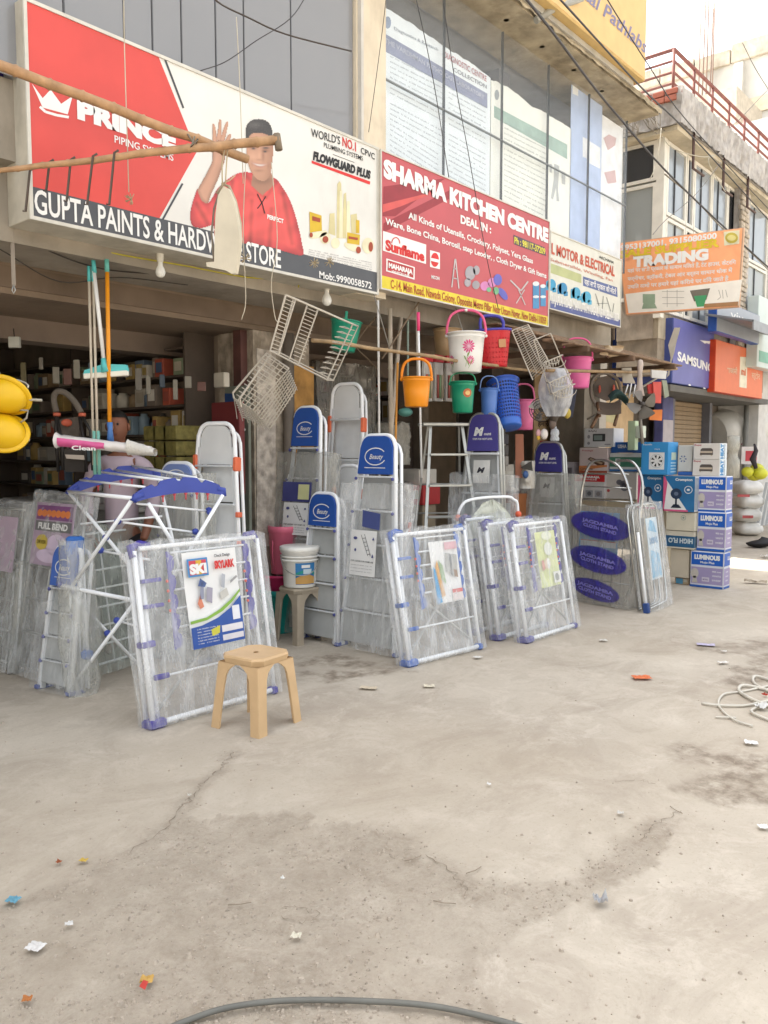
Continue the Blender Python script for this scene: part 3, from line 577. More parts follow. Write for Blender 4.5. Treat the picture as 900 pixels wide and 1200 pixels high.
shapes(Pc, [ell(88, 95, 14, 26)], mat('8fa0bb', .6), p1, .002); text(Pc, 'Diagnostics & Research', (115, 125), (300, 215), 14, mat('96a0ae', .6), p1, bold=.5)
mb = MB()
for i in range(21):
    y = 240 + i * 22
    if i == 8: continue
    text(Pc, ''.join(rr_.choice('aeionrstlcmudh    ') for _ in range(40)), (98, y), (300 if i > 12 else 330, y + 116 + i * .8), 8, None, None, .002, .2, mb=mb)
    if i < 18: text(Pc, ''.join(rr_.choice('aeionrstlcmudh    ') for _ in range(24)), (345, y + 130), (500, y + 215), 8, None, None, .002, .2, mb=mb)
mb.build('fine_print', mat('8d9aa6', .6), p1)
p2_, _ = poster('white vinyl notice with a pale green band behind the upper glass', [(525, 335), (600, 370), (700, 450), (760, 480), (862, 545)], 862, zB, mat('f0f4ee', .6, var=.04, k=.95), 2)
shape(Pc, [(536, 445), (845, 610), (845, 672), (536, 495)], mat('a8c8bc', .6), p2_, .001)
mb = MB()
for i in range(15):
    y = 520 + i * 22; text(Pc, ''.join(rr_.choice('aeionrstlcmudh    ') for _ in range(42)), (580, y), (755, y + 88), 8, None, None, .002, .2, mb=mb)
mb.build('fine_print', mat('93a09c', .6), p2_)
shapes(Pc, [ell(548, 400, 10, 22)] , mat('a9b4b8', .6), p2_, .002)
shapes(Pc, [[(790, 690), (812, 700), (806, 800), (812, 850), (800, 848), (798, 790), (785, 842), (776, 835), (788, 760)], [(820, 720), (838, 730), (836, 780), (822, 775)], [(770, 690), (782, 695), (780, 730), (770, 725)]], mat('c6cccc', .6), p2_, .002, 'figure_print')
Pe = Pc.k_('1e')
t = T('poster', 'blue and white patchwork panels behind the last upper panes', 'poster', pz('1e', 105, 350, pe))
a, b, c_ = pz('1e', 103, 340, pe).x, pz('1e', 228, 440, pe).x, XE - .03
zt1 = zg - .03
MB().box((a, pe, zB), (b, pe + .006, zt1)).build('sheet', mat('b4c8ec', .6, var=.08, k=.95), t); MB().box((b + .004, pe, zB), (c_, pe + .006, zt1 - .1)).build('sheet', mat('eef2f6', .6, k=.95), t)
shapes(Pe, [[(148, 555), (168, 565), (168, 645), (148, 635)], [(172, 570), (220, 600), (220, 685), (172, 660)], [(108, 345), (130, 358), (130, 390), (108, 380)]], mat('ecf2f6', .6, k=.95), t, .001)
shapes(Pe, [[(232, 560), (255, 545), (285, 560), (280, 590), (250, 610)], [(235, 700), (280, 690), (285, 740), (250, 745)]], mat('dcb9b9', .6), t, .001)
# --- yellow sign on the roof ledge
yY = 4.15
xe = PY(757, 60, yY).x; zy0 = PY(758, 97, yY).z
s6 = T('shop_sign', 'big yellow pathology lab sign with blue script on the ledge overhead', 'shop sign', V(xe, yY, zy0))
MB().bbox((xe - 4.5, yY, zy0), (xe, yY + .5, zy0 + 1.35), e=.01).build('sign_box', mat('d8b878', .55, var=.08, dirt=.15), s6)
MB().box((xe - 4.48, yY - .004, zy0 + .02), (xe - .02, yY, zy0 + 1.33)).build('sign_face', mat('e0bd7c', .5, var=.06), s6)
Py_ = Pix((0, yY - .004, 0), (0, 1, 0), '1e')
text(Py_, 'Dental Pathlabs', (40, -110), (408, 222), 70, mat('7f7a9c', .5), s6, bold=.6, shear=.35)
for i in range(7): MB().tube(V(xe - .3 - i * .7, yY + .4, zs1), V(xe - .3 - i * .7, yY + .4, zy0 + .01), .03, 6).build('stand_post', mat('9b8a70', .6), s6)
MB().box((xe - 4.3, yY + .1, zy0 - .06), (xe - .1, yY + .16, zy0 - .003)).build('rail', mat('b5b1a6', .5), s6)
# --- projecting orange sign
XT = 11.0
Tk = Pix((XT, 0, 0), (1, 0, 0), '1f')
tl, tr, br, bl = [Tk.p(*p) for p in ((291, 155), (802, 92), (782, 415), (340, 447))]
ya, yb = tl.y, tr.y; yz0 = (br.z + Tk.p(291, 447).z) / 2; yz1 = (tl.z + tr.z) / 2
s7 = T('shop_sign', 'orange trading supplier sign sticking out over the street', 'shop sign', V(XT, (ya + yb) / 2, yz0))
cor = [tl, tr, br, Tk.p(322, 448)]
MB().prism(cor, (.05, 0, 0)).build('sign_box', mat('c9a486', .6), s7)
ctr = sum(cor, V(0, 0, 0)) / 4; inn = [p + (ctr - p).normalized() * .02 - V(.002, 0, 0) for p in cor]
MB().prism(inn, (.003, 0, 0)).build('sign_face', mat('f5a878', .5, var=.06, k=.95), s7)
shape(Tk, [(322, 362), (795, 303), (780, 408), (334, 440)], mat('efe9de', .5, var=.05, k=.95), s7, .004)
text(Tk, '9953137001, 9315080500', (302, 186), (692, 136), 22, PRINTW, s7, bold=1.6, off=.006); text(Tk, 'SALE SUPPLIER', (300, 215), (704, 168), 30, mat('e8c838', .5), s7, bold=2.5, off=.006)
text(Tk, 'TRADING', (352, 252), (658, 220), 40, PRINTW, s7, bold=3, off=.006)
for i, s_ in enumerate(('यहां पर सभी प्रकार के सामान मिलते हैं, टेंट हाउस, केटरिंग', 'फर्नीचर, क्रॉकरी, टेबल और बर्तन सामान थोक में', 'उचित दामों पर हमारे यहां किराये पर दिये जाते हैं')):
    text(Tk, s_, (330, 275 + i * 33), (770 - i * 15, 240 + i * 33), 15, PRINTW, s7, off=.006, bold=1)
shapes(Tk, [[(720, 110), (785, 102), (783, 158), (722, 166)]], mat('e8e2c0', .5), s7, .005); shapes(Tk, [ell(752, 134, 26, 22)], mat('c9b84e', .5), s7, .007); shapes(Tk, [ell(752, 134, 18, 12)], mat('e2d68a', .5), s7, .009)
shapes(Tk, [[(583, 348), (665, 338), (650, 385), (600, 392)]], mat('7b7468', .5), s7, .006); shapes(Tk, [[(600, 370), (652, 366), (640, 412), (612, 414)]], mat('4fa871', .5), s7, .008)
shapes(Tk, [rect(392, 362, 442, 398), [(395, 398), (440, 398), (450, 420), (388, 422)]], mat('9fb49a', .5), s7, .006); shapes(Tk, [[(640, 402), (780, 392), (778, 410), (640, 418)]], mat('b5885e', .5), s7, .006)
shapes(Tk, stroke([(700, 345), (708, 375), (695, 385)], 2.5) + stroke([(715, 345), (718, 380)], 2.5) + stroke([(728, 345), (735, 375)], 2.5) + [rect(470, 350, 560, 352), rect(470, 375, 560, 377), rect(472, 400, 560, 402), rect(490, 345, 492, 415), rect(530, 345, 532, 412)], mat('b7b0a6', .5), s7, .006)
MB().tube(V(XT + .03, ya + .05, yz0 - .3), V(XT + .03, ya + .05, yz1 + .1), .022, 6).build('bracket_post', mat('6a5d52', .6), s7)
MB().tube(V(XT + .03, ya + .6, yz1 - .1), V(XT + .03, ya, yz1 - .1), .015, 6).tube(V(XT + .03, ya + .6, yz0 + .1), V(XT + .03, ya, yz0 + .1), .015, 6).build('bracket_arm', mat('6a5d52', .6), s7)
# ================================================================ BUILDING TWO
yb2 = 5.0; xb2 = PY(777, 200, yb2).x; XE2 = 17.6
zt2 = PY(777, 157, yb2).z; zm2 = PY(777, 210, yb2).z; zb2_ = PY(777, 285, yb2).z; zr2 = PY(782, 118, yb2).z
b2 = T('glazed_building', 'pale two storey building with cream framed windows and a red roof railing', 'building', V(xb2, yb2, 0))
CF = mat('e9e6dc', .6, var=.08); RUB = mat('b8b4b0', .95, var=.25, scale=8, bump=1, bs=14, dirt=.6)  # tones lightened so the colour itself carries the haze and glare here
bx((xb2 + .15, yb2 + .15, 3.6), (XE2, 9, zr2 - .05), 'inner_wall', mat('6e7174', .8), b2)
bx((xb2 + .1, yb2 + .9, 0), (XE2, 11, 3.6), 'ground_floor_wall', mat('7d746a', .9, dirt=.5), b2)
rb = MB(); rb.grid(lambda u, v: V(xb2 - .25 + noise.noise(V(v * 9, u * 9, 1)) * .05, yb2 - .35 + 1.6 * u, zt2 + .02 + (zr2 - zt2) * v + noise.noise(V(u * 14, v * 5, 3)) * .03), 24, 4, False)
rb.grid(lambda u, v: V(xb2 - .25 + (XE2 - xb2 + .25) * u, yb2 - .35 + noise.noise(V(v * 9, u * 60, 8)) * .05, zt2 + .02 + (zr2 - zt2) * v + noise.noise(V(u * 90, v * 5, 3)) * .025), 80, 4, False)
rb.box((xb2 - .22, yb2 - .3, zt2 + .03), (XE2, yb2 + 1.3, zr2 - .03)).build('roof_slab', RUB, b2)
brr = random.Random(5); BRK = mat('b06a58', .9, var=.2, scale=9, dirt=.3)
for i in range(16):
    y_ = yb2 - .3 + (i % 8) * .19 + brr.uniform(-.02, .02); z_ = zr2 - .02 - (i // 8) * .09
    MB().bbox((xb2 - .29, y_, z_ - .06), (xb2 - .2, y_ + .17, z_ + .02), e=.008).build('brick', BRK, b2)
bx((xb2 - .2, yb2 - .28, zt2 - .05), (XE2, yb2 + 1.2, zt2 + .02), 'cornice', mat('cfc4ac', .8, dirt=.3), b2)
def win(Mp, w, h, parent, gl, bars=()):
    fr = MB().box((0, -.03, 0), (w, .04, .05), Mp).box((0, -.03, h - .05), (w, .04, h), Mp).box((0, -.03, .05), (.05, .04, h - .05), Mp).box((w - .05, -.03, .05), (w, .04, h - .05), Mp)
    f = fr.build('window', CF, parent); MB().box((.05, .0, .05), (w - .05, .012, h - .05), Mp).build('pane', gl, f)
    for x in bars: MB().box((x - .012, -.02, .05), (x + .012, .012, h - .05), Mp).build('mullion', mat('4a4c50', .5), f)
GD = glass('3c3e42', .85, .05); GP = glass('aab0b0', .88, .15); GB = glass('a9b4bf', .85, .08)
ysd = PX(727, 160, xb2).y
MS = Matrix.Translation(V(xb2, ysd, 0)) @ Matrix.Rotation(-pi / 2, 4, 'Z')
wd = ysd - yb2 - .09
win(MS @ Matrix.Translation(V(0, 0, zm2)), wd, zt2 - .06 - zm2, b2, GD); win(MS @ Matrix.Translation(V(0, 0, 3.9)), wd, zm2 - 3.93, b2, GP)
bx((xb2 - .03, yb2 - .03, 3.6), (xb2 + .09, yb2 + .09, zt2 - .05), 'corner_post', CF, b2)
xx = [xb2 + .1] + [PY(x, 220, yb2).x for x in (803, 812, 833, 852, 872)] + [XE2 - .2]
for i, (a, b) in enumerate(zip(xx, xx[1:])):
    M1 = Matrix.Translation(V(a, yb2, 0))
    if b - a < .25: bx((a, yb2, 3.6), (b, yb2 + .1, zt2 - .05), 'pier', CF, b2); continue
    win(M1 @ Matrix.Translation(V(0, 0, zm2 - .5)), b - a - .02, zt2 - zm2 + .44, b2, GB if i != 4 else GD, ((b - a) * .42,)); win(M1 @ Matrix.Translation(V(0, 0, 3.7)), b - a - .02, zm2 - .53 - 3.7, b2, GP, ((b - a) * .5,))
bx((xb2 + .02, yb2 + .02, 3.3), (XE2, yb2 + .15, 3.69), 'spandrel', mat('b3a996', .9, dirt=.4), b2)
bx((xb2 + .03, yb2 + .03, 2.75), (XE2, ysd, 3.3), 'lower_wall', mat('9a8f80', .9, var=.2, dirt=.6), b2)
bx((xb2 + .01, yb2 + .1, 3.3), (xb2 + .09, ysd, 3.88), 'spandrel', mat('a3988a', .9, var=.2, dirt=.5), b2)
# rough brick pier in the middle of its long face
xk = PY(866, 300, yb2 - .15).x; xk2 = PY(880, 300, yb2 - .15).x
bx((xk + .02, yb2 - .12, 2.9), (xk2 - .02, yb2 - .03, zt2 - .05), 'pier', RUB, b2)
bm_ = bpy.data.meshes.new('brick'); o_ = MB().bbox((0, 0, 0), (.2, .05, .075), e=.008).build('brick', mat('bbb0a0', .95, var=.3, scale=9, bump=.7, dirt=.4), b2, local=True)
o_.location = V(xk - xb2, -.17, 3.4); k_ = 1
for r in range(34):
    for c2 in range(2):
        if r == 0 and c2 == 0: continue
        d = o_.copy(); C.objects.link(d); d.location = V(xk - xb2 + c2 * .215 + (.05 if r % 2 else 0), -.17 + brr.uniform(-.012, .012), 3.4 + r * .088); d.rotation_euler = (0, brr.uniform(-.03, .03), 0); MW[d.name] = MW[b2.name]
# brackets hung off the roof edge
for px_ in (812, 848, 877):
    p = PY(px_, 200, yb2 - .3); MB().path([V(p.x, p.y, zt2 + .1), V(p.x, p.y, zt2 - .45), V(p.x + .45, p.y, zt2 - .45)], .022, 5, smooth=False).build('hanger', mat('5a4440', .6), b2)
# roof railing
rl = T('roof_railing', 'rusty red pipe railing along the roof edge of the glazed building', 'railing', V(xb2, yb2, zr2))
RR = mat('8c5850', .7, var=.2, scale=9, dirt=.3); ztop = PY(784, 62, yb2).z; yr = yb2 - .1; xr0 = xb2 + .05
lv = [ztop - i * (ztop - zr2) / 4.3 for i in range(4)]
xs_ = [xr0 + i * .82 for i in range(7)]
for x in xs_: MB().tube(V(x, yr, zr2 - .1), V(x, yr, ztop), .025, 6).build('post', RR, rl)
for y in (yr + .9, yr + 1.8): MB().tube(V(xr0, y, zr2 - .1), V(xr0, y, ztop), .025, 6).build('post', RR, rl)
for z in lv:
    MB().path([V(xr0, yr + 2.4, z), V(xr0, yr, z), V(XE2, yr, z)], .03 if z == ztop else .02, 6, smooth=False).build('rail', RR, rl)
# far concrete building
fb = T('far_building', 'unfinished grey concrete building rising far down the street', 'building', V(24, 8, 0))
FCON = mat('d6d4ce', .95, var=.12, scale=1.5, dirt=.35)  # concrete made paler, distance haze put into the colour
yF = 6.2
xf0 = PX(835, 200, 24).y
MB().box((24, 4.0, 0), (40, 20, PX(900, 62, 24).z)).build('wall', FCON, fb)
pr = MB(); rw = random.Random(9)
zf = PX(900, 62, 24).z
for i in range(14):
    y_ = 4 + i * 1.0; MB().bbox((23.92, y_, zf - .02), (24.3, y_ + .97, zf + .45 + rw.uniform(-.06, .06)), e=.02).build('parapet_block', mat('c9c1b2', .95, var=.2, dirt=.5), fb)
MB().box((23.93, 4.0, zf - 1.5), (24, 20, zf - 1.1)).build('string_course', mat('d2c6b0', .95, dirt=.5), fb)
MB().box((23.8, PX(868, 150, 23.8).y, 0), (24, PX(858, 150, 23.8).y, zf - .1)).build('column', FCON, fb)
for i, px_ in enumerate((819, 823, 828, 832, 835)): 
    p = PX(px_, 90, 23.7); MB().tube(V(23.7, p.y, zf - 2), V(23.7 + (i % 2) * .1, p.y, zf + 1.2 + (i * 37 % 5) * .35), .02, 5).build('rebar', mat('9a8478', .8), fb)
MB().box((21.5, 7.0, 0), (23.6, 12, PX(830, 110, 21.5).z)).build('stair_tower', mat('cfc6b6', .95, var=.15, dirt=.3), fb)
# far right neighbours along the same side
nb = T('plain_building', 'light grey house front with tall windows past the brick pier', 'building', V(18, 5, 0))
bx((XE2 + .02, 5.1, 0), (23.5, 9, 8.2), 'wall', mat('dad8d4', .9, var=.1, dirt=.25), nb)
for i in range(4): win(Matrix.Translation(V(XE2 + .3 + i * 1.4, 5.07, 4.0)), 1.1, 2.6, nb, GB, (.55,))
bx((XE2 + .02, 4.3, 6.9), (23.5, 5.1, 7.3), 'balcony_slab', mat('b9a89a', .9, dirt=.3), nb)
s9 = T('shop_sign', 'pale aqua sign board at the right edge beyond the grey phone sign', 'shop sign', V(18.5, 4.4, 3))
p = PY(889, 370, 4.6); p2 = PY(889, 345, 4.6); p3 = PY(889, 430, 4.6)
MB().bbox((p.x, 4.6, p3.z), (p.x + 3, 4.8, p2.z), e=.01).build('sign_box', mat('d5e2e0', .5, var=.04), s9); MB().box((p.x + .1, 4.594, p3.z + .1), (p.x + 2.9, 4.6, p3.z + .3)).build('stripe', mat('7fb8a4', .5), s9)
# --- blue phone sign
yS = 4.9; xs0 = PY(788, 420, yS).x; xs1 = PY(836, 420, yS).x
zs_b = PY(790, 449, yS).z; zs_t = PY(790, 372, yS).z
s8 = T('shop_sign', 'faded blue phone shop sign with torn white side panel', 'shop sign', V(xs0, yS, zs_b))
MB().bbox((xs0, yS, zs_b), (xs1, yS + .85, zs_t), e=.01).build('sign_box', mat('4a5aa0', .5, var=.1), s8)
MB().box((xs0 + .01, yS - .004, zs_b + .01), (xs1 - .01, yS, zs_t - .01)).build('sign_face', mat('6a6cae', .4, var=.12, scale=2), s8)
Sk = Pix((0, yS - .004, 0), (0, 1, 0), '3d')
text(Sk, 'SAMSUNG', (105, 165), (412, 275), 80, PRINTW, s8, bold=1.6)
shapes(Sk, [[(300, -10), (395, 0), (385, 25), (360, 15), (345, 20), (325, 5)], [(200, 378), (215, 376), (225, 390), (205, 392)], [(330, 405), (350, 410), (350, 420), (330, 415)]], PRINTW, s8, .003, 'torn_patch')
Sx = Pix((xs0, 0, 0), (1, 0, 0), '1f')
shapes(Sx, [[(520, 498), (545, 498), (528, 560), (520, 600), (508, 640), (500, 690), (490, 700), (505, 620), (495, 570)]], mat('d9d6ce', .6), s8, .003, 'torn_patch')
# side board carrying on to the building wall
MB().box((xs0 + .03, yS + .85, zs_b + .02), (xs0 + .1, 5.95, zs_t + .04)).build('side_panel', mat('27479a', .5, var=.1), s8)
# --- orange phone sign
yO = 4.80; xo0, xo1 = PY(838, 430, yO).x, PY(894, 430, yO).x; zo0, zo1 = PY(838, 459, yO).z, PY(838, 397, yO).z
s10 = T('shop_sign', 'bright orange phone shop sign with a small white logo', 'shop sign', V(xo0, yO, zo0))
MB().bbox((xo0, yO, zo0), (xo1, yO + .13, zo1), e=.008).build('sign_box', mat('d8481f', .4), s10)
MB().box((xo0 + .01, yO - .004, zo0 + .01), (xo1 - .01, yO, zo1 - .01)).build('sign_face', mat('ec7a4a', .4, var=.04), s10)
Ok = Sk = Pix((0, yO - .004, 0), (0, 1, 0), '3d')
shape(Ok, [(655, 135), (720, 140), (712, 413), (648, 402)], mat('ede6cf', .5), s10, .001); text(Ok, 'mi', (665, 290), (705, 300), 60, mat('e07040', .5), s10, bold=2)
text(Ok, 'शाओमी', (540, 275), (630, 290), 50, mat('f0c8a8', .5), s10, bold=1); text(Ok, 'स्टोर', (755, 320), (830, 335), 50, mat('f0c8a8', .5), s10, bold=.6)
# --- grey sign over it
yV = 4.55; xv0, xv1 = PY(840, 370, yV).x, PY(890, 380, yV).x; zv0, zv1 = PY(840, 388, yV).z, PY(840, 349, yV).z
s11 = T('shop_sign', 'light grey phone sign with a thin white name above the orange one', 'shop sign', V(xv0, yV, zv0))
MB().bbox((xv0, yV, zv0), (xv1, yV + .14, zv1), e=.01).build('sign_box', mat('2f5cb0', .4), s11); MB().box((xv0 + .01, yV - .004, zv0 + .01), (xv1 - .01, yV, zv1 - .01)).build('sign_face', mat('a9afb9', .4, var=.05), s11)
text(Pix((0, yV - .004, 0), (0, 1, 0), '4h'), 'vivo', (240, 1020), (385, 1080), 75, PRINTW, s11, bold=.5)
aw = T('sheet_awning', 'slanting grey metal awning between the grey sign and the orange sign', 'awning', V(xv0, yV, zo1))
MB().prism([V(xv0 - .15, 3.95, zo1 + .10), V(xv1 + .4, 3.95, zo1 + .10), V(xv1 + .4, 4.7, zo1 + .28), V(xv0 - .15, 4.7, zo1 + .28)], (0, 0, .03)).build('sheet', mat('8c9096', .5, .3, dirt=.3), aw)
MB().box((xv0 - .15, 3.94, zo1 - .02), (xv1 + .4, 3.96, zo1 + .13)).build('fascia', mat('9fa4aa', .5, .2, dirt=.3), aw)
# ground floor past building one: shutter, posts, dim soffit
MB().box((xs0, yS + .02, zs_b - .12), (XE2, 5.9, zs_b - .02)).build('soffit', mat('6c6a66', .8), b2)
sh = T('rolling_shutter', 'closed tan rolling shutter under the faded blue sign', 'shutter', V(xs0 + .6, 5.7, 0))
xs2, xs3 = PY(783, 500, 5.75).x, PY(822, 500, 5.75).x
fsl = MB().bbox((xs2, 5.75, 0), (xs3, 5.77, .078), e=.006).build('slat', mat('9b8568', .6, var=.1, dirt=.2), sh)
for i in range(1, 30): d = fsl.copy(); C.objects.link(d); d.parent = sh; d.location = fsl.location + V(0, 0, .083 * i); MW[d.name] = MW[sh.name]
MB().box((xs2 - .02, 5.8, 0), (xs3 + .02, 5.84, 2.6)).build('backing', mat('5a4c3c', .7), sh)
MB().box((xs3 + .01, 5.6, 0), (xs3 + .14, 5.8, zs_b - .02)).build('pillar', mat('6f7078', .6), b2); MB().box((xs2 - .5, 5.62, 0), (xs2 - .03, 5.82, zs_b - .02)).build('pillar', mat('7c7a84', .6, dirt=.3), b2)
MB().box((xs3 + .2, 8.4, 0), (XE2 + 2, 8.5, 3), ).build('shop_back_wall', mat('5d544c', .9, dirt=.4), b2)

ck = MB(); cr = random.Random(8)
for pl, wd_k in (([(150, 1002), (200, 962), (226, 933), (240, 914), (262, 896), (274, 880)], .0024), ([(742, 985), (778, 962), (800, 950)], .002), ([(500, 1002), (534, 1026), (548, 1050)], .0022), ([(320, 1070), (345, 1082), (372, 1078), (362, 1066), (330, 1064)], .002), ([(720, 918), (745, 914), (768, 920)], .002)):
    P_ = catm([G(*p) for p in pl], 9); L_, R_ = [], []
    for i, p in enumerate(P_):
        t_ = (P_[min(i + 1, len(P_) - 1)] - P_[max(i - 1, 0)]).normalized(); s_ = V(-t_.y, t_.x, 0); j = s_ * cr.uniform(-.018, .018) + t_ * cr.uniform(-.008, .008); w_ = wd_k * cr.uniform(.1, 1.0) * (1 if 0 < i < len(P_) - 1 else .05)
        z_ = gz(p.x, p.y)[0] + .0035; L_.append(V(p.x, p.y, z_) + j + s_ * w_); R_.append(V(p.x, p.y, z_) + j - s_ * w_)
    n_ = len(P_); ck.add(L_ + R_, [(i, i + 1, n_ + i + 1, n_ + i) for i in range(n_ - 1)])
tag(ck.build('ground_crack', mat('8f8170', .95, var=.3, scale=30), None), kind='structure')
# ================================================================ THINGS: helpers
def mpp(p): return (Vector(p) - CAM).dot(FH) / FP      # metres per photo pixel at a point
FLM = film(); FLM2 = film('d2d2ca', .25, .78, 2.2); FLMD = film('b5b5ae', .3, .8, 2.5)
def base_frame(a, b, lean=0, side=0):
    A_, B_ = G(*a), G(*b); xd = (B_ - A_).normalized(); back = V(0, 0, 1).cross(xd)
    zd = V(0, 0, 1) * cos(lean) + back * sin(lean) + xd * side
    return frame(A_, xd, zd), (B_ - A_).length
def film_box(parent, M, x0, x1, y0, y1, z0, z1, seed=0, m=None, amp=.012, top=.04, name='plastic_wrap'):
    def nn(x, y, z, s): return noise.noise(V(x * 7 + seed * 3.1, y * 7, z * 3.5 + s)) * amp + noise.noise(V(x * 22, z * 11 + seed, s)) * amp * .45
    b = MB(); tz = lambda x: z1 + top * (noise.noise(V(x * 9 + seed, seed, 0)) - .1)
    def fb(y, sg):
        return lambda u, v: M @ V(x0 + (x1 - x0) * u + (nn(0, u, v, 2) if u in (0, 1) else 0), y + sg * (abs(nn(u, 0, v * 3, 1)) + .002) * (0 if u in (0, 1) else 1), z0 + (tz(x0 + (x1 - x0) * u) - z0) * v)
    b.grid(fb(y0, -1), 16, 22); b.grid(fb(y1, 1), 8, 10)
    for x, sg in ((x0, -1), (x1, 1)):
        b.grid(lambda u, v: M @ V(x + sg * abs(nn(1, u, v * 3, sg)) * (0 if u in (0, 1) else 1), y0 + (y1 - y0) * u, z0 + (tz(x) - z0) * v), 4, 16)
    b.grid(lambda u, v: M @ V(x0 + (x1 - x0) * u, y0 + (y1 - y0) * v, tz(x0 + (x1 - x0) * u) + (nn(u, v, 0, 4) if 0 < v < 1 else 0)), 16, 3)
    return b.build(name, m or FLM, parent)
# ---------------------------------------------------------------- stools
def stool(label, c, yaw, h, wf, wt_, m, name='plastic_stool'):
    M = Matrix.Translation(c) @ Matrix.Rotation(yaw, 4, 'Z'); t = T(name, label, 'stool', M)
    def corner(k, z):
        a = pi / 4 + k * pi / 2; r = (wf + (wt_ - wf) * z / h) / sqrt(2); return V(cos(a) * r, sin(a) * r, z)
    seat = MB(); e = .05
    def ring(w_, z, ee):
        s = w_ / 2; return [V(-s + ee, -s, z), V(s - ee, -s, z), V(s, -s + ee, z), V(s, s - ee, z), V(s - ee, s, z), V(-s + ee, s, z), V(-s, s - ee, z), V(-s, -s + ee, z)]
    rings = [ring(wt_ - .004, h - .05, .05), ring(wt_ + .012, h - .014, .05), ring(wt_ + .002, h - .003, .05), ring(wt_ - .03, h, .045), ring(wt_ - .06, h - .003, .04), ring(.03, h - .004, .008)]
    vs = [v for r in rings for v in r]; fs = [(i * 8 + k, i * 8 + (k + 1) % 8, i * 8 + 8 + (k + 1) % 8, i * 8 + 8 + k) for i in range(5) for k in range(8)]
    seat.add(vs, fs); seat.box((-.012, -.012, h - .02), (.012, .012, h - .012))
    seat.build('seat', m, t, local=True)
    for k in range(4):
        leg = MB()
        for sgn in (1, -1):
            zs = [0, .01, .12, .24, h * .72, h * .80, h * .85, h - .045]; ws = [.066, .067, .066, .067, .072, .086, .110, wt_ / 2 - .008]
            out = []; inn = []
            for z, w_ in zip(zs, ws):
                p = corner(k, z); qd = (corner(k + sgn, z) - p).normalized(); out.append(p + qd * .010); inn.append(p + qd * max(w_, .02))
            nrm = (inn[0] - out[0]).cross(V(0, 0, 1)).normalized() * (.011 * sgn)
            for i in range(len(zs) - 1):
                a, b_, c2, d2 = out[i], inn[i], inn[i + 1], out[i + 1]; q_ = [a, b_, c2, d2]; q2_ = [v - nrm for v in q_]
                leg.add(q_ + q2_, [(0, 1, 2, 3), (7, 6, 5, 4), (1, 5, 6, 2), (0, 3, 7, 4)] + ([(0, 4, 5, 1)] if i == 0 else []))
        # rounded outer corner strip
        cs = []
        for z in (0, h * .5, h - .045):
            p = corner(k, z); a_ = (corner(k + 1, z) - p).normalized(); b_ = (corner(k - 1, z) - p).normalized(); cs += [p + a_ * .010, p + (a_ + b_) * .002, p + b_ * .010]
        leg.add(cs, [(0, 1, 4, 3), (1, 2, 5, 4), (3, 4, 7, 6), (4, 5, 8, 7)]); leg.build('leg', m, t, local=True)
    return t
vA = atan2(G(302, 850).y, G(302, 850).x)
stool('beige plastic stool standing in front of the big folded dryer', G(301, 848), vA + pi / 4 + .05, .43, .375, .30, mat('dcb98c', .45, var=.08, k=.84, bump=.05, bs=60, dirt=.12))
gs = G(352, 750); stool('dusty grey plastic stool carrying a paint bucket', gs, atan2(gs.y, gs.x) + pi / 4 - .1, .46, .33, .28, mat('b5a894', .55, var=.15, dirt=.4))
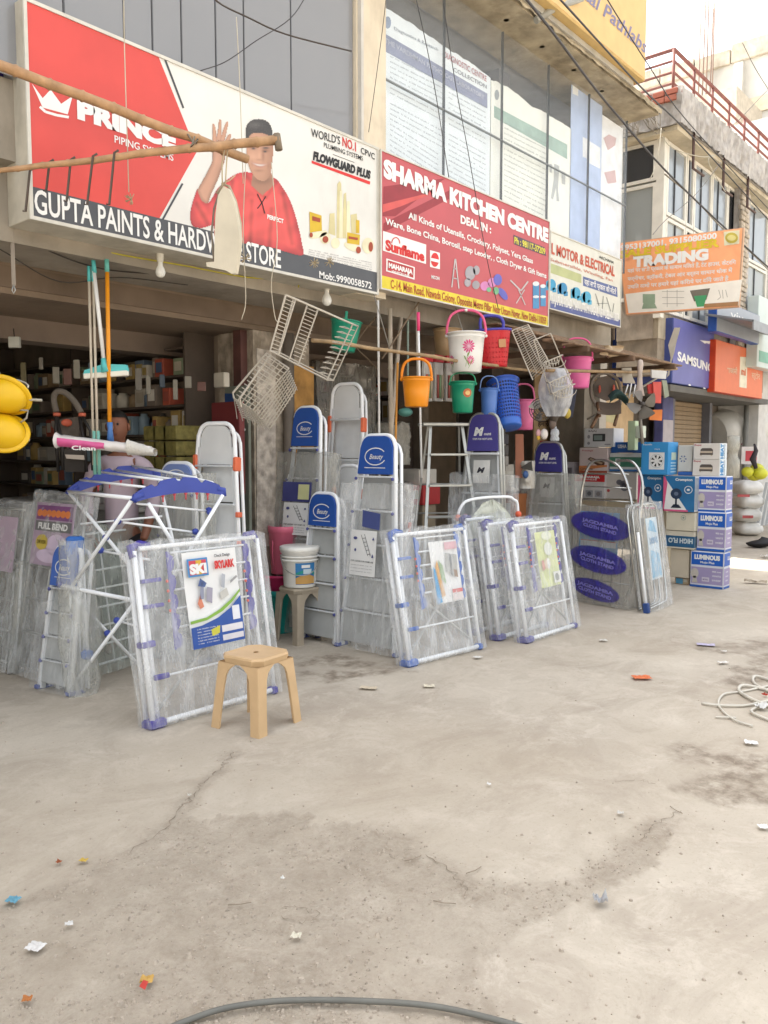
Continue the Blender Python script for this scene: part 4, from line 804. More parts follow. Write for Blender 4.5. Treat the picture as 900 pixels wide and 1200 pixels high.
# ---------------------------------------------------------------- folded dryers
def scallop(x0, x1, z0, z1, n, y, M, th=.012):
    pts = [(x0, z0)]; 
    for i in range(n):
        a = z0 + (z1 - z0) * i / n; b = z0 + (z1 - z0) * (i + 1) / n
        pts += [(x1 - .004, a + (b - a) * .12), (x1 + .006, a + (b - a) * .4), (x1, a + (b - a) * .72), (x1 - .02, a + (b - a) * .82), (x1 - .02, a + (b - a) * .95)]
    pts += [(x0 + .01, z1), (x0 + .008, z0 + (z1 - z0) * .5)]
    return MB().prism([M @ V(x, y, z) for x, z in pts], (M.to_3x3() @ V(0, th, 0)))
def folded_dryer(label, a, b, H, lean, col, leaflet, seed, wmax=None, side=0, group='folded cloth dryers standing on the pavement', nrod=5, wrapm=None, dots='f0604a'):
    M, W = base_frame(a, b, lean, side); W = wmax or W
    t = T('folded_dryer', label, 'cloth dryer', M, group)
    CM = mat(col, .4, var=.08)
    for i, (x, y, r) in enumerate(((.0, .0, .0175), (.05, .03, .0165), (.0, .07, .015))):
        MB().tube(V(x, y, .05), V(x + (.0 if i else -.004), y, H - .03), r, 10, M=M).build('leg_tube', ENAMEL, t)
    for i, (x, y) in enumerate(((W, .0), (W - .05, .04))): MB().tube(V(x, y, .05), V(x, y, H - .03), .013, 8, M=M).build('leg_tube', ENAMEL, t)
    MB().path([V(.03, 0, .03), V(W - .02, 0, .03)], .016, 10, M=M).build('foot_bar', ENAMEL, t)
    MB().path([V(.03, .0, H - .02), V(W - .02, .0, H - .02)], .014, 10, M=M).build('top_bar', ENAMEL, t)
    MB().bbox((-.03, -.025, 0), (.085, .085, .055), M, .012).build('foot_cap', CM, t); MB().bbox((W - .03, -.022, 0), (W + .022, .05, .05), M, .01).build('foot_cap', CM, t)
    MB().path([V(-.012, .0, H - .07), V(-.01, .02, H - .01), V(.05, .02, H + .008), V(.11, .01, H - .005)], [.022, .026, .024, .018], 8, M=M).build('corner_joint', CM, t)
    MB().path([V(W - .1, .0, H - .0), V(W - .02, .02, H + .005), V(W + .012, .02, H - .05)], [.018, .024, .02], 8, M=M).build('corner_joint', CM, t)
    MB().bbox((-.022, -.022, H * .44), (.065, .052, H * .475), M, .006).build('clamp', CM, t)
    for z in (.8, .66): MB().bbox((.02, -.02, H * z - .012), (.15, .02, H * z + .012), M, .005).build('clamp', CM, t)
    x1 = .19; x2 = W - .13
    scallop(x1, x1 + .05, H * .40, H * .95, 5, -.02, M).build('hook_bar', CM, t); scallop(x2, x2 + .05, H * .42, H * .97, 5, .005, M).build('hook_bar', CM, t)
    hk = MB()
    for i in range(4): hk.sphere(M @ V(x1 - .012, -.028, H * (.62 + .055 * i)), .010, 6, 4).sphere(M @ V(x2 - .012, -.01, H * (.60 + .06 * i)), .010, 6, 4)
    hk.build('hook', mat(dots, .4), t)
    for i in range(nrod):
        z = H * (.52 + .42 * i / (nrod - 1)) if nrod > 1 else .6; MB().tube(V(x1 + .05, .0, z), V(x2 + .01, .004, z), .007, 6, M=M).build('rod', ENAMEL, t)
    MB().tube(V(.07, .0, H * .27), V(W - .03, .0, H * .27), .007, 6, M=M).build('rod', ENAMEL, t)
    MB().bbox((.04, -.012, H * .255), (.14, .014, H * .285), M, .005).build('clamp', CM, t)
    MB().tube(V(.05, .04, .08), V(W * .62, .05, H * .46), .011, 6, M=M).build('brace', mat('c8c6c0', .4), t); MB().tube(V(W - .04, .045, .08), V(W * .3, .045, H * .5), .011, 6, M=M).build('brace', mat('c8c6c0', .4), t)
    if leaflet: leaflet(t, M, W, H)
    film_box(t, M, -.036, W + .03, -.045, .10, .012, H + .02, seed, wrapm, amp=.018)
    return t
F_ = lambda M, y: Face(M @ Matrix.Translation(V(0, y, 0)))
def leaflet_a(t, M, W, H):
    x0, x1, z0, z1 = .27, .27 + .40, H * .385, H * .93
    lf = MB().grid(lambda u, v: M @ V(x0 + (x1 - x0) * u, -.065 - .012 * sin(pi * u) * (1 - v) - .004 * sin(7 * v), z0 + (z1 - z0) * v), 6, 8).build('leaflet', PRINTW, t)
    f = F_(M, -.083); w_ = x1 - x0; h_ = z1 - z0; X = lambda u: x0 + u * w_; Z = lambda v: z0 + v * h_
    sh = lambda pts, m, o: shape(f, [(X(u), Z(v)) for u, v in pts], m, t, o, 'leaflet_print')
    sh([(0, .0), (.97, .0), (.97, .48), (.75, .36), (.5, .28), (.2, .23), (0, .22)], mat('3158a8', .5), .001)
    sh([(0, .26), (.3, .275), (.6, .34), (.8, .42), (.97, .52), (.97, .55), (.78, .45), (.55, .365), (.3, .305), (0, .29)], mat('8cb84e', .5), .001)
    sh(rect(.05, .74, .42, .93), mat('4a90cc', .5), .001); sh(rect(.08, .76, .39, .91), mat('d84a5a', .5), .002); sh(rect(.20, .76, .30, .91), mat('e2b43c', .5), .003)
    text(f, 'SKI', (X(.08), Z(.775)), (X(.39), Z(.775)), .055, PRINTW, t, .004, 3)
    text(f, 'Check Design', (X(.55), Z(.92)), (X(.85), Z(.92)), .018, INK, t, .002, 1); text(f, 'SKYLARK', (X(.54), Z(.80)), (X(.92), Z(.80)), .045, RED, t, .002, 3)
    sh(rect(.55, .12, .95, .19), mat('e8e4e8', .5), .002); sh(rect(.55, .03, .95, .09), mat('e4dfe4', .5), .002); sh(rect(.78, .23, .92, .38), mat('e8e8ee', .5), .002)
    for i in range(6): text(f, ''.join(rr_.choice('aeionrstlc   ') for _ in range(22)), (X(.1), Z(.19 - i * .03)), (X(.48), Z(.19 - i * .03)), .008, PRINTW, t, .002, .5)
    sh([(.35, .17), (.52, .2), (.5, .12), (.36, .1)], mat('d6d04a', .5), .003)
    for pts, m_ in (([(.2, .5), (.26, .68), (.31, .68), (.28, .5)], '8f93a8'), ([(.32, .48), (.36, .62), (.46, .6), (.42, .44)], 'a8a4b4'), ([(.16, .46), (.22, .55), (.27, .42), (.2, .4)], 'd9876a'), ([(.2, .64), (.25, .72), (.36, .66), (.32, .62)], '55699a'), ([(.62, .6), (.66, .74), (.72, .72), (.68, .58)], 'b8bcc4'), ([(.6, .46), (.75, .5), (.72, .58), (.58, .54)], 'd2d0c8'), ([(.8, .62), (.95, .68), (.93, .7), (.8, .65)], 'a8a8a8')): sh(pts, mat(m_, .5), .002)
def leaflet_b(t, M, W, H):
    x0, x1, z0, z1 = W * .42, W * .82, H * .42, H * .9
    MB().grid(lambda u, v: M @ V(x0 + (x1 - x0) * u, -.03 - .006 * sin(5 * u), z0 + (z1 - z0) * v), 4, 6).build('leaflet', PRINTW, t)
    f = F_(M, -.042); w_ = x1 - x0; h_ = z1 - z0; sh = lambda pts, c, o=.001: shape(f, [(x0 + u * w_, z0 + v * h_) for u, v in pts], mat(c, .5), t, o, 'leaflet_print')
    sh([(.02, .0), (.2, .02), (.08, .55), (.02, .6)], '35a0d8'); sh([(.2, .1), (.32, .12), (.18, .7), (.1, .6)], 'e0a23c'); sh([(.25, .4), (.4, .3), (.36, .6), (.22, .7)], '8cb070')
    sh(rect(.58, .02, .95, .2), 'e9dcd8'); sh(rect(.58, .14, .95, .2), 'd84a44', .002); sh(rect(.5, .85, .95, .97), 'e5b5bd'); sh([(.45, .5), (.85, .4), (.9, .75), (.5, .8)], 'b9b9b4'); sh([(.6, .45), (.66, .4), (.7, .75), (.63, .78)], '7b7b7a', .002); sh([(.72, .4), (.85, .38), (.83, .5), (.72, .52)], '9c8068', .002)
def leaflet_c(t, M, W, H):
    x0, x1, z0, z1 = W * .36, W * .78, H * .42, H * .9
    MB().grid(lambda u, v: M @ V(x0 + (x1 - x0) * u, -.03 - .006 * sin(5 * u), z0 + (z1 - z0) * v), 4, 6).build('leaflet', mat('d9e0a0', .5), t)
    f = F_(M, -.042); w_ = x1 - x0; h_ = z1 - z0; sh = lambda pts, c, o=.001: shape(f, [(x0 + u * w_, z0 + v * h_) for u, v in pts], mat(c, .5), t, o, 'leaflet_print')
    sh(ell(.5, .68, .2, .12), 'eef0e4'); sh(ell(.5, .92, .25, .08), 'eef0d8'); sh(ell(.38, .42, .15, .1), 'ead8c0'); sh(ell(.42, .42, .07, .1), 'f2f2ee', .002); sh(rect(.6, .05, .95, .25), 'f0f0ea'); sh(ell(.75, .15, .1, .07), '8f9288', .002); sh([(.1, .3), (.25, .33), (.2, .5), (.1, .48)], 'd99a8a', .002)
folded_dryer('large purple and white folded dryer in clear film with the colourful sales leaflet', (180, 855), (322, 813), 1.06, radians(9), '4438a0', leaflet_a, 1, side=-.02)
folded_dryer('film wrapped folded dryer with bright blue joints, in the middle of the row', (480, 782), (563, 761), 1.0, radians(11), '2f62bb', leaflet_b, 2, side=-.02)
folded_dryer('outermost of the paired folded dryers with purple joints, showing a yellow green leaflet', (618, 754), (674, 736), 1.0, radians(10), '3f3795', leaflet_c, 3, side=-.03)
folded_dryer('purple jointed folded dryer wedged just behind the one with the yellow green leaflet', (585, 751), (640, 735), 1.0, radians(9), '3f3795', None, 4, side=-.03)
folded_dryer('dim purple jointed folded dryer farthest in, beside the blue jointed dryer', (558, 744), (604, 730), 1.02, radians(8), '3b3480', None, 5, side=-.02)
# ---------------------------------------------------------------- open dryer
od = T('open_dryer', 'tall opened cloth dryer with blue scalloped wings and white tubes', 'cloth dryer', G(120, 790))
OB = mat('3d4fa8', .4, var=.08)
fa, fd = G(79, 812), G(170, 787)
d0 = (fa - CAM).dot(FH)
TL, TM, TR_, TF = PD(80, 576, 5.55), PD(156, 584, 4.95), PD(262, 576, 5.35), PD(186, 556, 6.0)
ML, MR = PD(77, 691, 5.25), PD(159, 704, 5.15)
def tb(a, b, r=.0125, nm='leg_tube', m=ENAMEL): return MB().tube(a, b, r, 10).build(nm, m, od)
tb(fa, fa.lerp(MR, 1.0)); tb(PD(76, 699, 5.3), TM); tb(TL, PD(168, 682, 5.2)); tb(PD(79, 692, 5.35), fd); tb(PD(70, 686, 5.25), MR, .014)
tb(PD(174, 590, 4.97), PD(232, 684, 5.3)); tb(PD(261, 580, 5.33), PD(200, 682, 5.1)); tb(PD(186, 560, 6.0), PD(215, 690, 5.8))
FR_ = [fa, fd, PD(250, 742, 5.9)]
for p, d_ in ((fa, TM), (fd, TL)): MB().path([p - V(0, 0, 0), p + (MR - p).normalized() * .05 if p is fa else p + (PD(79, 692, 5.35) - p).normalized() * .05], [.024, .02], 8).build('foot_cap', mat('4a5088', .5), od)
for px_, py_, dd in ((124, 630, 5.27), (126, 742, 5.3), (118, 645, 5.24), (138, 611, 5.1), (137, 727, 5.2), (158, 705, 5.15), (70, 685, 5.25), (245, 598, 5.33), (229, 623, 5.25), (246, 600, 5.3)):
    MB().sphere(PD(px_, py_, dd), .024, 8, 6, (1, 1, .9)).build('joint', OB, od)
def rod(a, b, r=.0075): MB().tube(a, b, r, 6).build('rod', ENAMEL, od)
def wing(a, b, arch):
    up = V(0, 0, 1); n_ = 8; top = []; bot = []
    for i in range(33):
        t_ = i / 32; p = a.lerp(b, t_); z = arch * sin(pi * t_) ** .8; notch = .022 if (i % 8) in (0, 7) and 0 < i < 32 else 0
        top.append(p + up * (z + .022 - notch)); bot.append(p + up * (z * .45 - .028))
    sd = (b - a).cross(up).normalized() * .014
    m = MB(); N = len(top); vs = top + bot + [p + sd for p in top] + [p + sd for p in bot]; fs = []
    for i in range(N - 1): fs += [(i, i + 1, N + i + 1, N + i), (2 * N + i + 1, 2 * N + i, 3 * N + i, 3 * N + i + 1), (i, 2 * N + i, 2 * N + i + 1, i + 1), (N + i + 1, 3 * N + i + 1, 3 * N + i, N + i)]
    m.add(vs, fs); m.path([a - up * .02, a + up * .005 + (b - a) * .02, a + (b - a) * .1 + up * .02], .022, 8).path([b - up * .03, b + up * .01, b - (b - a) * .08 + up * .02], .02, 8)
    m.build('wing_bar', OB, od)
    return [top[4], top[10], top[16], top[22], top[28]], [bot[i] for i in (10, 14, 18, 22, 26)]
ra, ha = wing(TL, TF, .09); rb2, hb = wing(TM, TR_, .09)
for a, b in zip(ra, rb2): rod(a, b, .008)
rod(TL, TM, .013)
HKM = mat('e05a62', .4)
for p in ha + hb: MB().sphere(p - V(0, 0, .006), .011, 7, 5).tube(p, p - V(0, 0, .045), .005, 5).build('hook', HKM if p in hb or True else WHITE, od)
rod(PD(94, 614, 5.45), PD(190, 605, 5.5)); rod(PD(144, 612, 5.05), PD(229, 624, 5.25)); rod(PD(160, 590, 4.98), PD(245, 599, 5.33)); rod(PD(121, 646, 5.24), PD(176, 656, 5.2)); rod(PD(140, 728, 5.2), PD(175, 738, 5.3))
# ---------------------------------------------------------------- rack in grey film behind the open dryer
def wire_panel(label, a, b, H, lean, name='wrapped_rack', rods=7, vert=3, m=ENAMEL, fm=None, seed=0, cat='rack', th=.1, wmax=None, rr=.008, side=0, grp=None):
    M, W = base_frame(a, b, lean, side); W = wmax or W; t = T(name, label, cat, M, grp)
    for x in (0, W): MB().tube(V(x, 0, 0), V(x, 0, H), rr * 1.5, 8, M=M).build('upright', m, t)
    for i in range(rods): MB().tube(V(0, 0, .08 + (H - .12) * i / (rods - 1)), V(W, 0, .08 + (H - .12) * i / (rods - 1)), rr, 6, M=M).build('rod', m, t)
    for i in range(vert): MB().tube(V(W * (i + 1) / (vert + 1), th * .5, .05), V(W * (i + 1) / (vert + 1), th * .5, H - .03), rr * .8, 5, M=M).build('stay', m, t)
    film_box(t, M, -.02, W + .02, -.03, th, .01, H + .02, seed, fm or FLM2, amp=.03); return t, M, W
wire_panel('wide rack of white bars in cloudy grey film behind the open dryer', (98, 798), (258, 748), 1.05, radians(8), rods=8, fm=film('d4dcd2', .15, .6, 2.0), seed=11, th=.16)
# ---------------------------------------------------------------- ladders
def arch_pts(wb, wt_, H, y, r=.09, n=8, z0=0):
    L_ = [V(-wb / 2, y, z0)]; k = (wb - wt_) / 2 / H
    L_.append(V(-wt_ / 2 - k * r, y, H - r))
    for i in range(1, n): a = pi / 2 * i / n; L_.append(V(-wt_ / 2 + r * .0 + (1 - cos(a)) * r, y, H - r + sin(a) * r))
    L_.append(V(-wt_ / 2 + r, y, H)); Rr = [V(-p.x, p.y, p.z) for p in reversed(L_)]; return L_ + Rr
def ladder(label, a, b, H, lean, wt_, style, seed, side=0, top_h=.30, nst=4, wrap=None, name='step_ladder', group=None, col='2a57ab', wmax=None, logo='Beauty'):
    M0, W = base_frame(a, b, lean, side); W = wmax or W; M = M0 @ Matrix.Translation(V(W / 2, 0, 0)); t = T(name, label, 'ladder', M, group)
    fr = ENAMEL if style != 'alu' else ALU; RC = mat('dfe2e4', .4, var=.08); SG = mat('b4b6b4' if style != 'white' else 'eef0f0', .5, var=.1)
    MB().path([M @ p for p in arch_pts(W, wt_, H, 0)], .017, 8).build('front_frame', fr, t)
    MB().path([M @ p for p in arch_pts(W * .96, wt_ * .96, H * .97, .085)], .014, 8).build('rear_frame', fr, t)
    xw = lambda z: (W + (wt_ - W) * z / H) / 2
    for s in (-1, 1):      # flat channel rails beside the tube
        MB().prism([M @ V(s * (xw(0) - .004), -.012, .01), M @ V(s * (xw(0) - .034), -.012, .01), M @ V(s * (xw(H * .9) - .03), -.012, H * .9), M @ V(s * (xw(H * .9) - .004), -.012, H * .9)], M.to_3x3() @ V(0, .035, 0)).build('rail', RC, t)
        MB().bbox((s * xw(0) - .022, -.03, 0), (s * xw(0) + .022, .1, .03), M, .006).build('foot_cap', mat('4c5a9c' if style != 'white' else 'c8c8c8', .5), t)
    zt = H - top_h if style in ('cover', 'alu') else H - .3
    stp = (zt - .06) / nst
    for i in range(nst):
        z = .05 + i * stp; x = xw(z) - .036
        MB().bbox((-x, -.03, z + stp * .015), (x, -.012, z + stp * .97), M @ Matrix.Translation(V(0, .0, 0)) @ Matrix.Rotation(radians(-3), 4, 'X'), .004).build('step', SG, t)
        MB().bbox((-x - .004, -.040, z + stp * .93), (x + .004, -.008, z + stp * .985), M, .003).build('step_edge', RC, t)
        if style == 'cover':
            for s in (-1, 1): MB().sphere(M @ V(s * (x + .012), -.034, z + stp * .9), .014, 6, 4).build('knob', mat('54589c', .4), t)
    pts = [(-xw(zt) + .012, zt), (xw(zt) - .012, zt)] + [(p.x * .93, p.z - .008) for p in reversed(arch_pts(W, wt_, H, 0)[1:-1])]
    if style in ('cover', 'alu'):
        MB().prism([M @ V(x, -.03, z) for x, z in pts], M.to_3x3() @ V(0, .05, 0)).build('top_cover', mat(col, .45, var=.06), t)
        f = F_(M, -.031); c_ = H - top_h * .55; sw = wt_ * .32
        if style == 'cover':
            shapes(f, stroke(ell(0, c_, sw, sw * .62, 16, radians(35), radians(335)), .008), PRINTW, t, .001, 'logo'); text(f, logo, (-sw * .55, c_ - .02), (sw * .75, c_ - .02), .04, PRINTW, t, .002, .4, shear=.3); shapes(f, [rect(-sw, c_ - sw * .85, sw, c_ - sw * .80)], PRINTW, t, .001, 'logo')
        else:
            text(f, 'M', (-sw, c_ - .01), (sw * .1, c_ - .01), .075, PRINTW, t, .002, 3, shear=.2); text(f, 'ount', (sw * .15, c_ - .01), (sw * .95, c_ - .01), .03, PRINTW, t, .002, 1); text(f, 'STEPS FOR NEXT LEVEL', (-sw * 1.1, c_ - .055), (sw * 1.1, c_ - .055), .018, PRINTW, t, .001, .8)
            for zz_ in (zt - stp * .55, zt - stp * 1.75):
                if zz_ > .2: MB().prism([M @ V(-sw * .8, -.048, zz_ - .1), M @ V(sw, -.048, zz_ - .1), M @ V(sw, -.048, zz_ + .12), M @ V(-sw * .8, -.048, zz_ + .12)], M.to_3x3() @ V(0, .004, 0)).build('label', mat('dcdcd8', .5), t); text(F_(M, -.049), 'M', (-sw * .4, zz_), (sw * .5, zz_), .05, mat('33323c', .5), t, .001, 2, shear=.3)
    else:
        MB().prism([M @ V(x * .9, -.008, z - .01) for x, z in pts], M.to_3x3() @ V(0, .012, 0)).build('back_plate', mat('e4e6e6', .4, var=.05), t)
        MB().bbox((-xw(H * .9) - .03, -.03, H * .80), (-xw(H * .9) + .008, .03, H * .87), M, .008).build('hinge', mat('f07850', .45), t); MB().bbox((xw(H * .9) - .0, -.03, H * .80), (xw(H * .9) + .035, .04, H * .86), M, .008).build('hinge', mat('f07850', .45), t)
        for z in (.62, .5): MB().bbox((xw(H * z) - .0, -.035, H * z - .02), (xw(H * z) + .03, .02, H * z + .02), M, .004).build('hinge', mat('ef7a58', .45), t)
    if wrap: film_box(t, M, -W / 2 - .03, W / 2 + .03, -.06, .13, .01, H * wrap[0], seed, wrap[1], amp=.02)
    return t, M, W
def sheet_label(t, M, x0, x1, z0, z1, y, kind=0):
    MB().grid(lambda u, v: M @ V(x0 + (x1 - x0) * u, y - .006 * sin(pi * u), z0 + (z1 - z0) * v), 4, 4).build('paper_label', PRINTW, t)
    f = F_(M, y - .008); w_, h_ = x1 - x0, z1 - z0; P_ = lambda u, v: (x0 + u * w_, z0 + v * h_)
    shapes(f, stroke([P_(.42, .9), P_(.72, .45)], .004) + stroke([P_(.55, .92), P_(.82, .45)], .004) + [s for i in range(5) for s in stroke([P_(.47 + i * .055, .82 - i * .085), P_(.60 + i * .055, .84 - i * .085)], .004)], mat('55555c', .5), t, .001, 'label_print')
    shapes(f, [ell(*P_(.2, .82), .02, .012), ell(*P_(.22, .56), .01, .012), [P_(.85, .8), P_(.9, .87), P_(.94, .8)], [P_(.85, .42), P_(.9, .5), P_(.94, .42)]], mat('4a4f8c', .5), t, .001, 'label_print')
    text(f, 'STEP LADDER FOR HOME USE', P_(.06, .3), P_(.94, .3), .012, INK, t, .001, .5)
    for i in range(3): text(f, ''.join(rr_.choice('aeionrst  ') for _ in range(26)), P_(.08, .22 - i * .07), P_(.9, .22 - i * .07), .008, mat('77777a', .5), t, .001, .2)
wA = (.9, FLM)
t, M, W = ladder('tall wrapped ladder with a blue top cover and instruction sheet beside the blue jointed dryer', (398, 756), (464, 770), 1.72, radians(5), .34, 'cover', 21, side=.0, nst=5, top_h=.31, wrap=(.78, FLM))
sheet_label(t, M, -.17, .10, .60, .96, -.075); MB().prism([M @ V(-.06, -.075, .99), M @ V(.12, -.075, .97), M @ V(.12, -.075, 1.10), M @ V(-.06, -.075, 1.12)], M.to_3x3() @ V(0, .003, 0)).build('blue_label', mat('4a568f', .5), t)
ladder('short ladder with a blue rounded top cover behind the grey stool', (352, 748), (396, 757), 1.24, radians(4), .30, 'cover', 22, top_h=.27, nst=4, side=.03)
t, M, W = ladder('grey panelled ladder with a blue cover leaning near the peeling pillar', (319, 738), (373, 747), 1.98, radians(6), .28, 'cover', 23, top_h=.34, nst=6, side=.05, wrap=(.8, FLMD))
sheet_label(t, M, -.15, .13, .86, 1.14, -.075); MB().bbox((-.17, -.078, 1.15), (.15, -.072, 1.32), M, .001).build('blue_label', mat('474a85', .5), t); MB().bbox((.01, -.082, 1.17), (.13, -.078, 1.30), M, .001).build('yellow_label', mat('dfe0a8', .5), t)
ladder('tallest white ladder with an empty rounded top and coral hinges', (372, 728), (430, 735), 2.2, radians(3), .30, 'white', 24, nst=5, side=-.01)
ladder('low white ladder tucked behind the two blue covered ladders', (378, 733), (432, 741), 1.46, radians(3), .26, 'white', 25, nst=4, side=-.02)
ladder('big white ladder with coral hinges leaning behind the open dryer', (214, 768), (286, 778), 1.80, radians(3), .32, 'white', 26, nst=5, side=-.17)
ladder('small white ladder with a pale blue cover seen through the open dryer', (182, 770), (236, 778), 1.50, radians(2), .30, 'cover', 27, col='8095cc', top_h=.2, side=-.08, wrap=(.95, FLM2))
ladder('wrapped ladder with a purple cover next to the open aluminium ladder', (527, 716), (592, 724), 1.95, radians(4), .30, 'alu', 28, col='4b4490', nst=4, top_h=.36, wrap=(.7, FLM), side=-.02)
ladder('shorter grey ladder with a dark purple cover near the appliance boxes', (608, 694), (668, 701), 1.68, radians(3), .30, 'alu', 29, col='3c3880', nst=4, top_h=.32, wrap=(.8, FLMD), side=-.01)
t, M, W = ladder('small wrapped ladder with a light blue cover at the near end of the row', (46, 807), (84, 816), .98, radians(9), .26, 'cover', 30, col='4a6fc0', nst=4, top_h=.28, side=-.13, wmax=.32, wrap=(.6, film('eef0f0', .04, .3, 3)))
# open aluminium step ladder
al = T('open_step_ladder', 'bare aluminium step ladder standing open with a flat top tray', 'ladder', G(505, 715))
tp = PD(523, 497, 8.0); wd_ = RT * .98 + FH * .2; wd_.normalize(); bk = V(0, 0, 1).cross(wd_)
tc_ = [tp + wd_ * s * .21 for s in (-1, 1)]
MB().bbox((-.25, -.06, -.02), (.25, .16, .012), frame(tp, wd_, V(0, 0, 1)), .006).build('top_tray', ALU, al)
zt_a = tp.z
for s in (-1, 1):
    f_ = tp + wd_ * s * .33 - bk * .42; f_.z = 0; r_ = tp + wd_ * s * .30 + bk * .45; r_.z = 0
    if s == -1: f_ += -wd_ * .02
    a = tp + wd_ * s * .16; MB().path([a - V(0, 0, .02), f_], .020, 4, smooth=False).build('front_rail', ALU, al); MB().path([a + bk * .1 - V(0, 0, .02), r_], .014, 4, smooth=False).build('rear_rail', ALU, al)
for i in range(5):
    u = (i + 1) / 6.2; c_ = tp.lerp(V((tp - bk * .42).x, (tp - bk * .42).y, 0), u); hw = .16 + .17 * u
    MB().bbox((-hw, -.045, -.01), (hw, .045, .012), frame(c_, wd_, V(0, 0, 1)), .003).build('step', ALU, al)
    c2 = (tp + bk * .1).lerp(V((tp + bk * .45).x, (tp + bk * .45).y, 0), u); MB().tube(c2 - wd_ * (.16 + .14 * u), c2 + wd_ * (.16 + .14 * u), .01, 5).build('brace', ALU, al)
# ---------------------------------------------------------------- far left cluster
t, M, W = wire_panel('aluminium rack with a printed leaflet, in film at the near edge of the shop', (18, 790), (66, 806), 1.30, radians(10), rods=6, vert=2, m=ALU, seed=31, th=.08, wmax=.62, rr=.01, fm=FLM, side=-.20)
f = F_(M, -.05); MB().bbox((.06, -.04, .80), (.56, -.036, 1.24), M, .001).build('leaflet', mat('b9a4b8', .5), t)
f = F_(M, -.042); shapes(f, [rect(.08, 1.12, .54, 1.22)], mat('8a5a8a', .5), t, .001); shapes(f, [ell(.12 + i * .06, 1.165, .034, .026) for i in range(7)], mat('e88a50', .5), t, .002); text(f, 'FULL BEND', (.12, 1.055), (.50, 1.055), .042, PRINTW, t, .003, 2); shapes(f, [rect(.08, 1.04, .54, 1.11)], mat('7a7a7a', .5), t, .001)
shapes(f, [ell(.19, .96, .08, .055)], mat('d4bc58', .5), t, .001); shapes(f, [ell(.38, .95, .13, .075), ell(.3, .87, .16, .05)], mat('dccae0', .5), t, .001); text(f, 'DRYER', (.13, .95), (.25, .95), .025, mat('7a6a2c', .5), t, .003, 1.5)
t, M, W = wire_panel('second aluminium rack with a pale violet leaflet cut by the frame edge', (-34, 776), (10, 790), 1.22, radians(9), rods=6, vert=2, m=ALU, seed=35, th=.08, wmax=.55, rr=.01, fm=FLM, side=-.12)
MB().bbox((.15, -.04, .72), (.5, -.036, 1.12), M, .001).build('leaflet', mat('c8b4c4', .5), t)
wire_panel('thin folded wire stand with red tips at the frame edge of the row', (8, 785), (30, 796), .78, radians(6), name='wire_stand', rods=3, vert=3, seed=32, th=.06, wmax=.14, rr=.006, fm=FLMD, side=-.12, cat='rack')
wire_panel('dim wrapped rack behind the leaflet rack, nearest the shop mouth', (-40, 762), (40, 768), 1.10, radians(3), rods=7, vert=4, seed=33, th=.2, fm=film('b0aa96', .25, .7, 2.2), m=mat('9a8f70', .6))
bn = T('wrapped_bundle', 'bundle of white poles with blue ends stood up in clear film', 'pole bundle', G(96, 812))
bb, bt = G(96, 812), PD(88, 632, 5.35)
for i in range(5):
    o_ = RT * (.024 * (i - 2)) + FH * (.02 * (i % 2)); MB().tube(bb + o_ + V(0, 0, .03), bt + o_ - V(0, 0, .03 * (i % 3)), .009, 6).build('pole', ENAMEL, bn)
MB().bbox((-.055, -.03, -.12), (.055, .03, .02), frame(bt, RT, V(0, 0, 1)), .012).build('end_cap', mat('3f78cc', .4), bn)
MB().bbox((-.02, -.03, 0), (.05, .03, .06), frame(bb.lerp(bt, .22) + RT * .03, RT, V(0, 0, 1)), .012).build('end_cap', mat('3f78cc', .4), bn)
fm_ = MB(); ax = (bt - bb)
fm_.grid(lambda u, v: bb + ax * v + (RT * cos(2 * pi * u) + FH * sin(2 * pi * u)) * (.10 + .03 * sin(pi * v) + .03 * noise.noise(V(cos(2 * pi * u) * 2, sin(2 * pi * u) * 2, v * 7))), 20, 22); fm_.build('plastic_wrap', FLM2, bn)
# ---------------------------------------------------------------- garment rack wrapped in printed bag
M, W = base_frame((672, 704), (737, 715), radians(4), -.02)
t = T('garment_rack', 'steel wire garment rack in a grey bag printed with violet ovals', 'rack', M); H = 1.02
CR = mat('c9c9c6', .25, .9)
def lp(pts): return [M @ V(*p) for p in pts]
MB().path(catm([V(0, .02, .05), V(0, .02, .9), V(.02, .02, 1.25), V(.12, .02, 1.48), V(.40, .02, 1.46), V(.55, .02, 1.25), V(W - .03, .02, .9), V(W - .02, .02, .35)], 5), .014, 8, M=M).build('hoop', CR, t)
MB().path(catm([V(.35, .12, 1.50), V(.55, .10, 1.48), V(.68, .08, 1.28), V(W + .02, .06, .9), V(W - .01, .04, .3), V(W - .05, .02, .12)], 5), .014, 8, M=M).build('hoop', CR, t)
for i in range(6): MB().tube(V(0, .02, .25 + i * .12), V(W, .02, .25 + i * .12), .007, 6, M=M).build('rod', CR, t)
for i in range(3): MB().tube(V(0.02, .03, 1.08 + i * .14), V(.55 + .04 * (2 - i), .03, 1.08 + i * .14), .006, 6, M=M).build('rod', CR, t)
for i in range(5): MB().tube(V(.1 + i * .11, .02, .1), V(.1 + i * .11, .02, .95), .005, 5, M=M).build('stay', CR, t)
MB().bbox((.04, -.02, .42), (W - .16, -.015, .96), M, .001).build('leaflet', mat('4fa0d8', .4), t)
f = F_(M, -.022); shapes(f, [rect(.06, .60, W - .18, .66)], mat('dfe6ee', .5), t, .001); shapes(f, [rect(.06, .655, W - .18, .665)], mat('c94f50', .5), t, .002); shapes(f, [rect(.06, .44, W - .18, .52)], mat('8ab8e0', .5), t, .001)
shapes(f, [[(.06, .8), (.2, .88), (.3, .82), (W - .2, .9), (W - .2, .78), (.06, .74)]], mat('3b58b8', .5), t, .001)
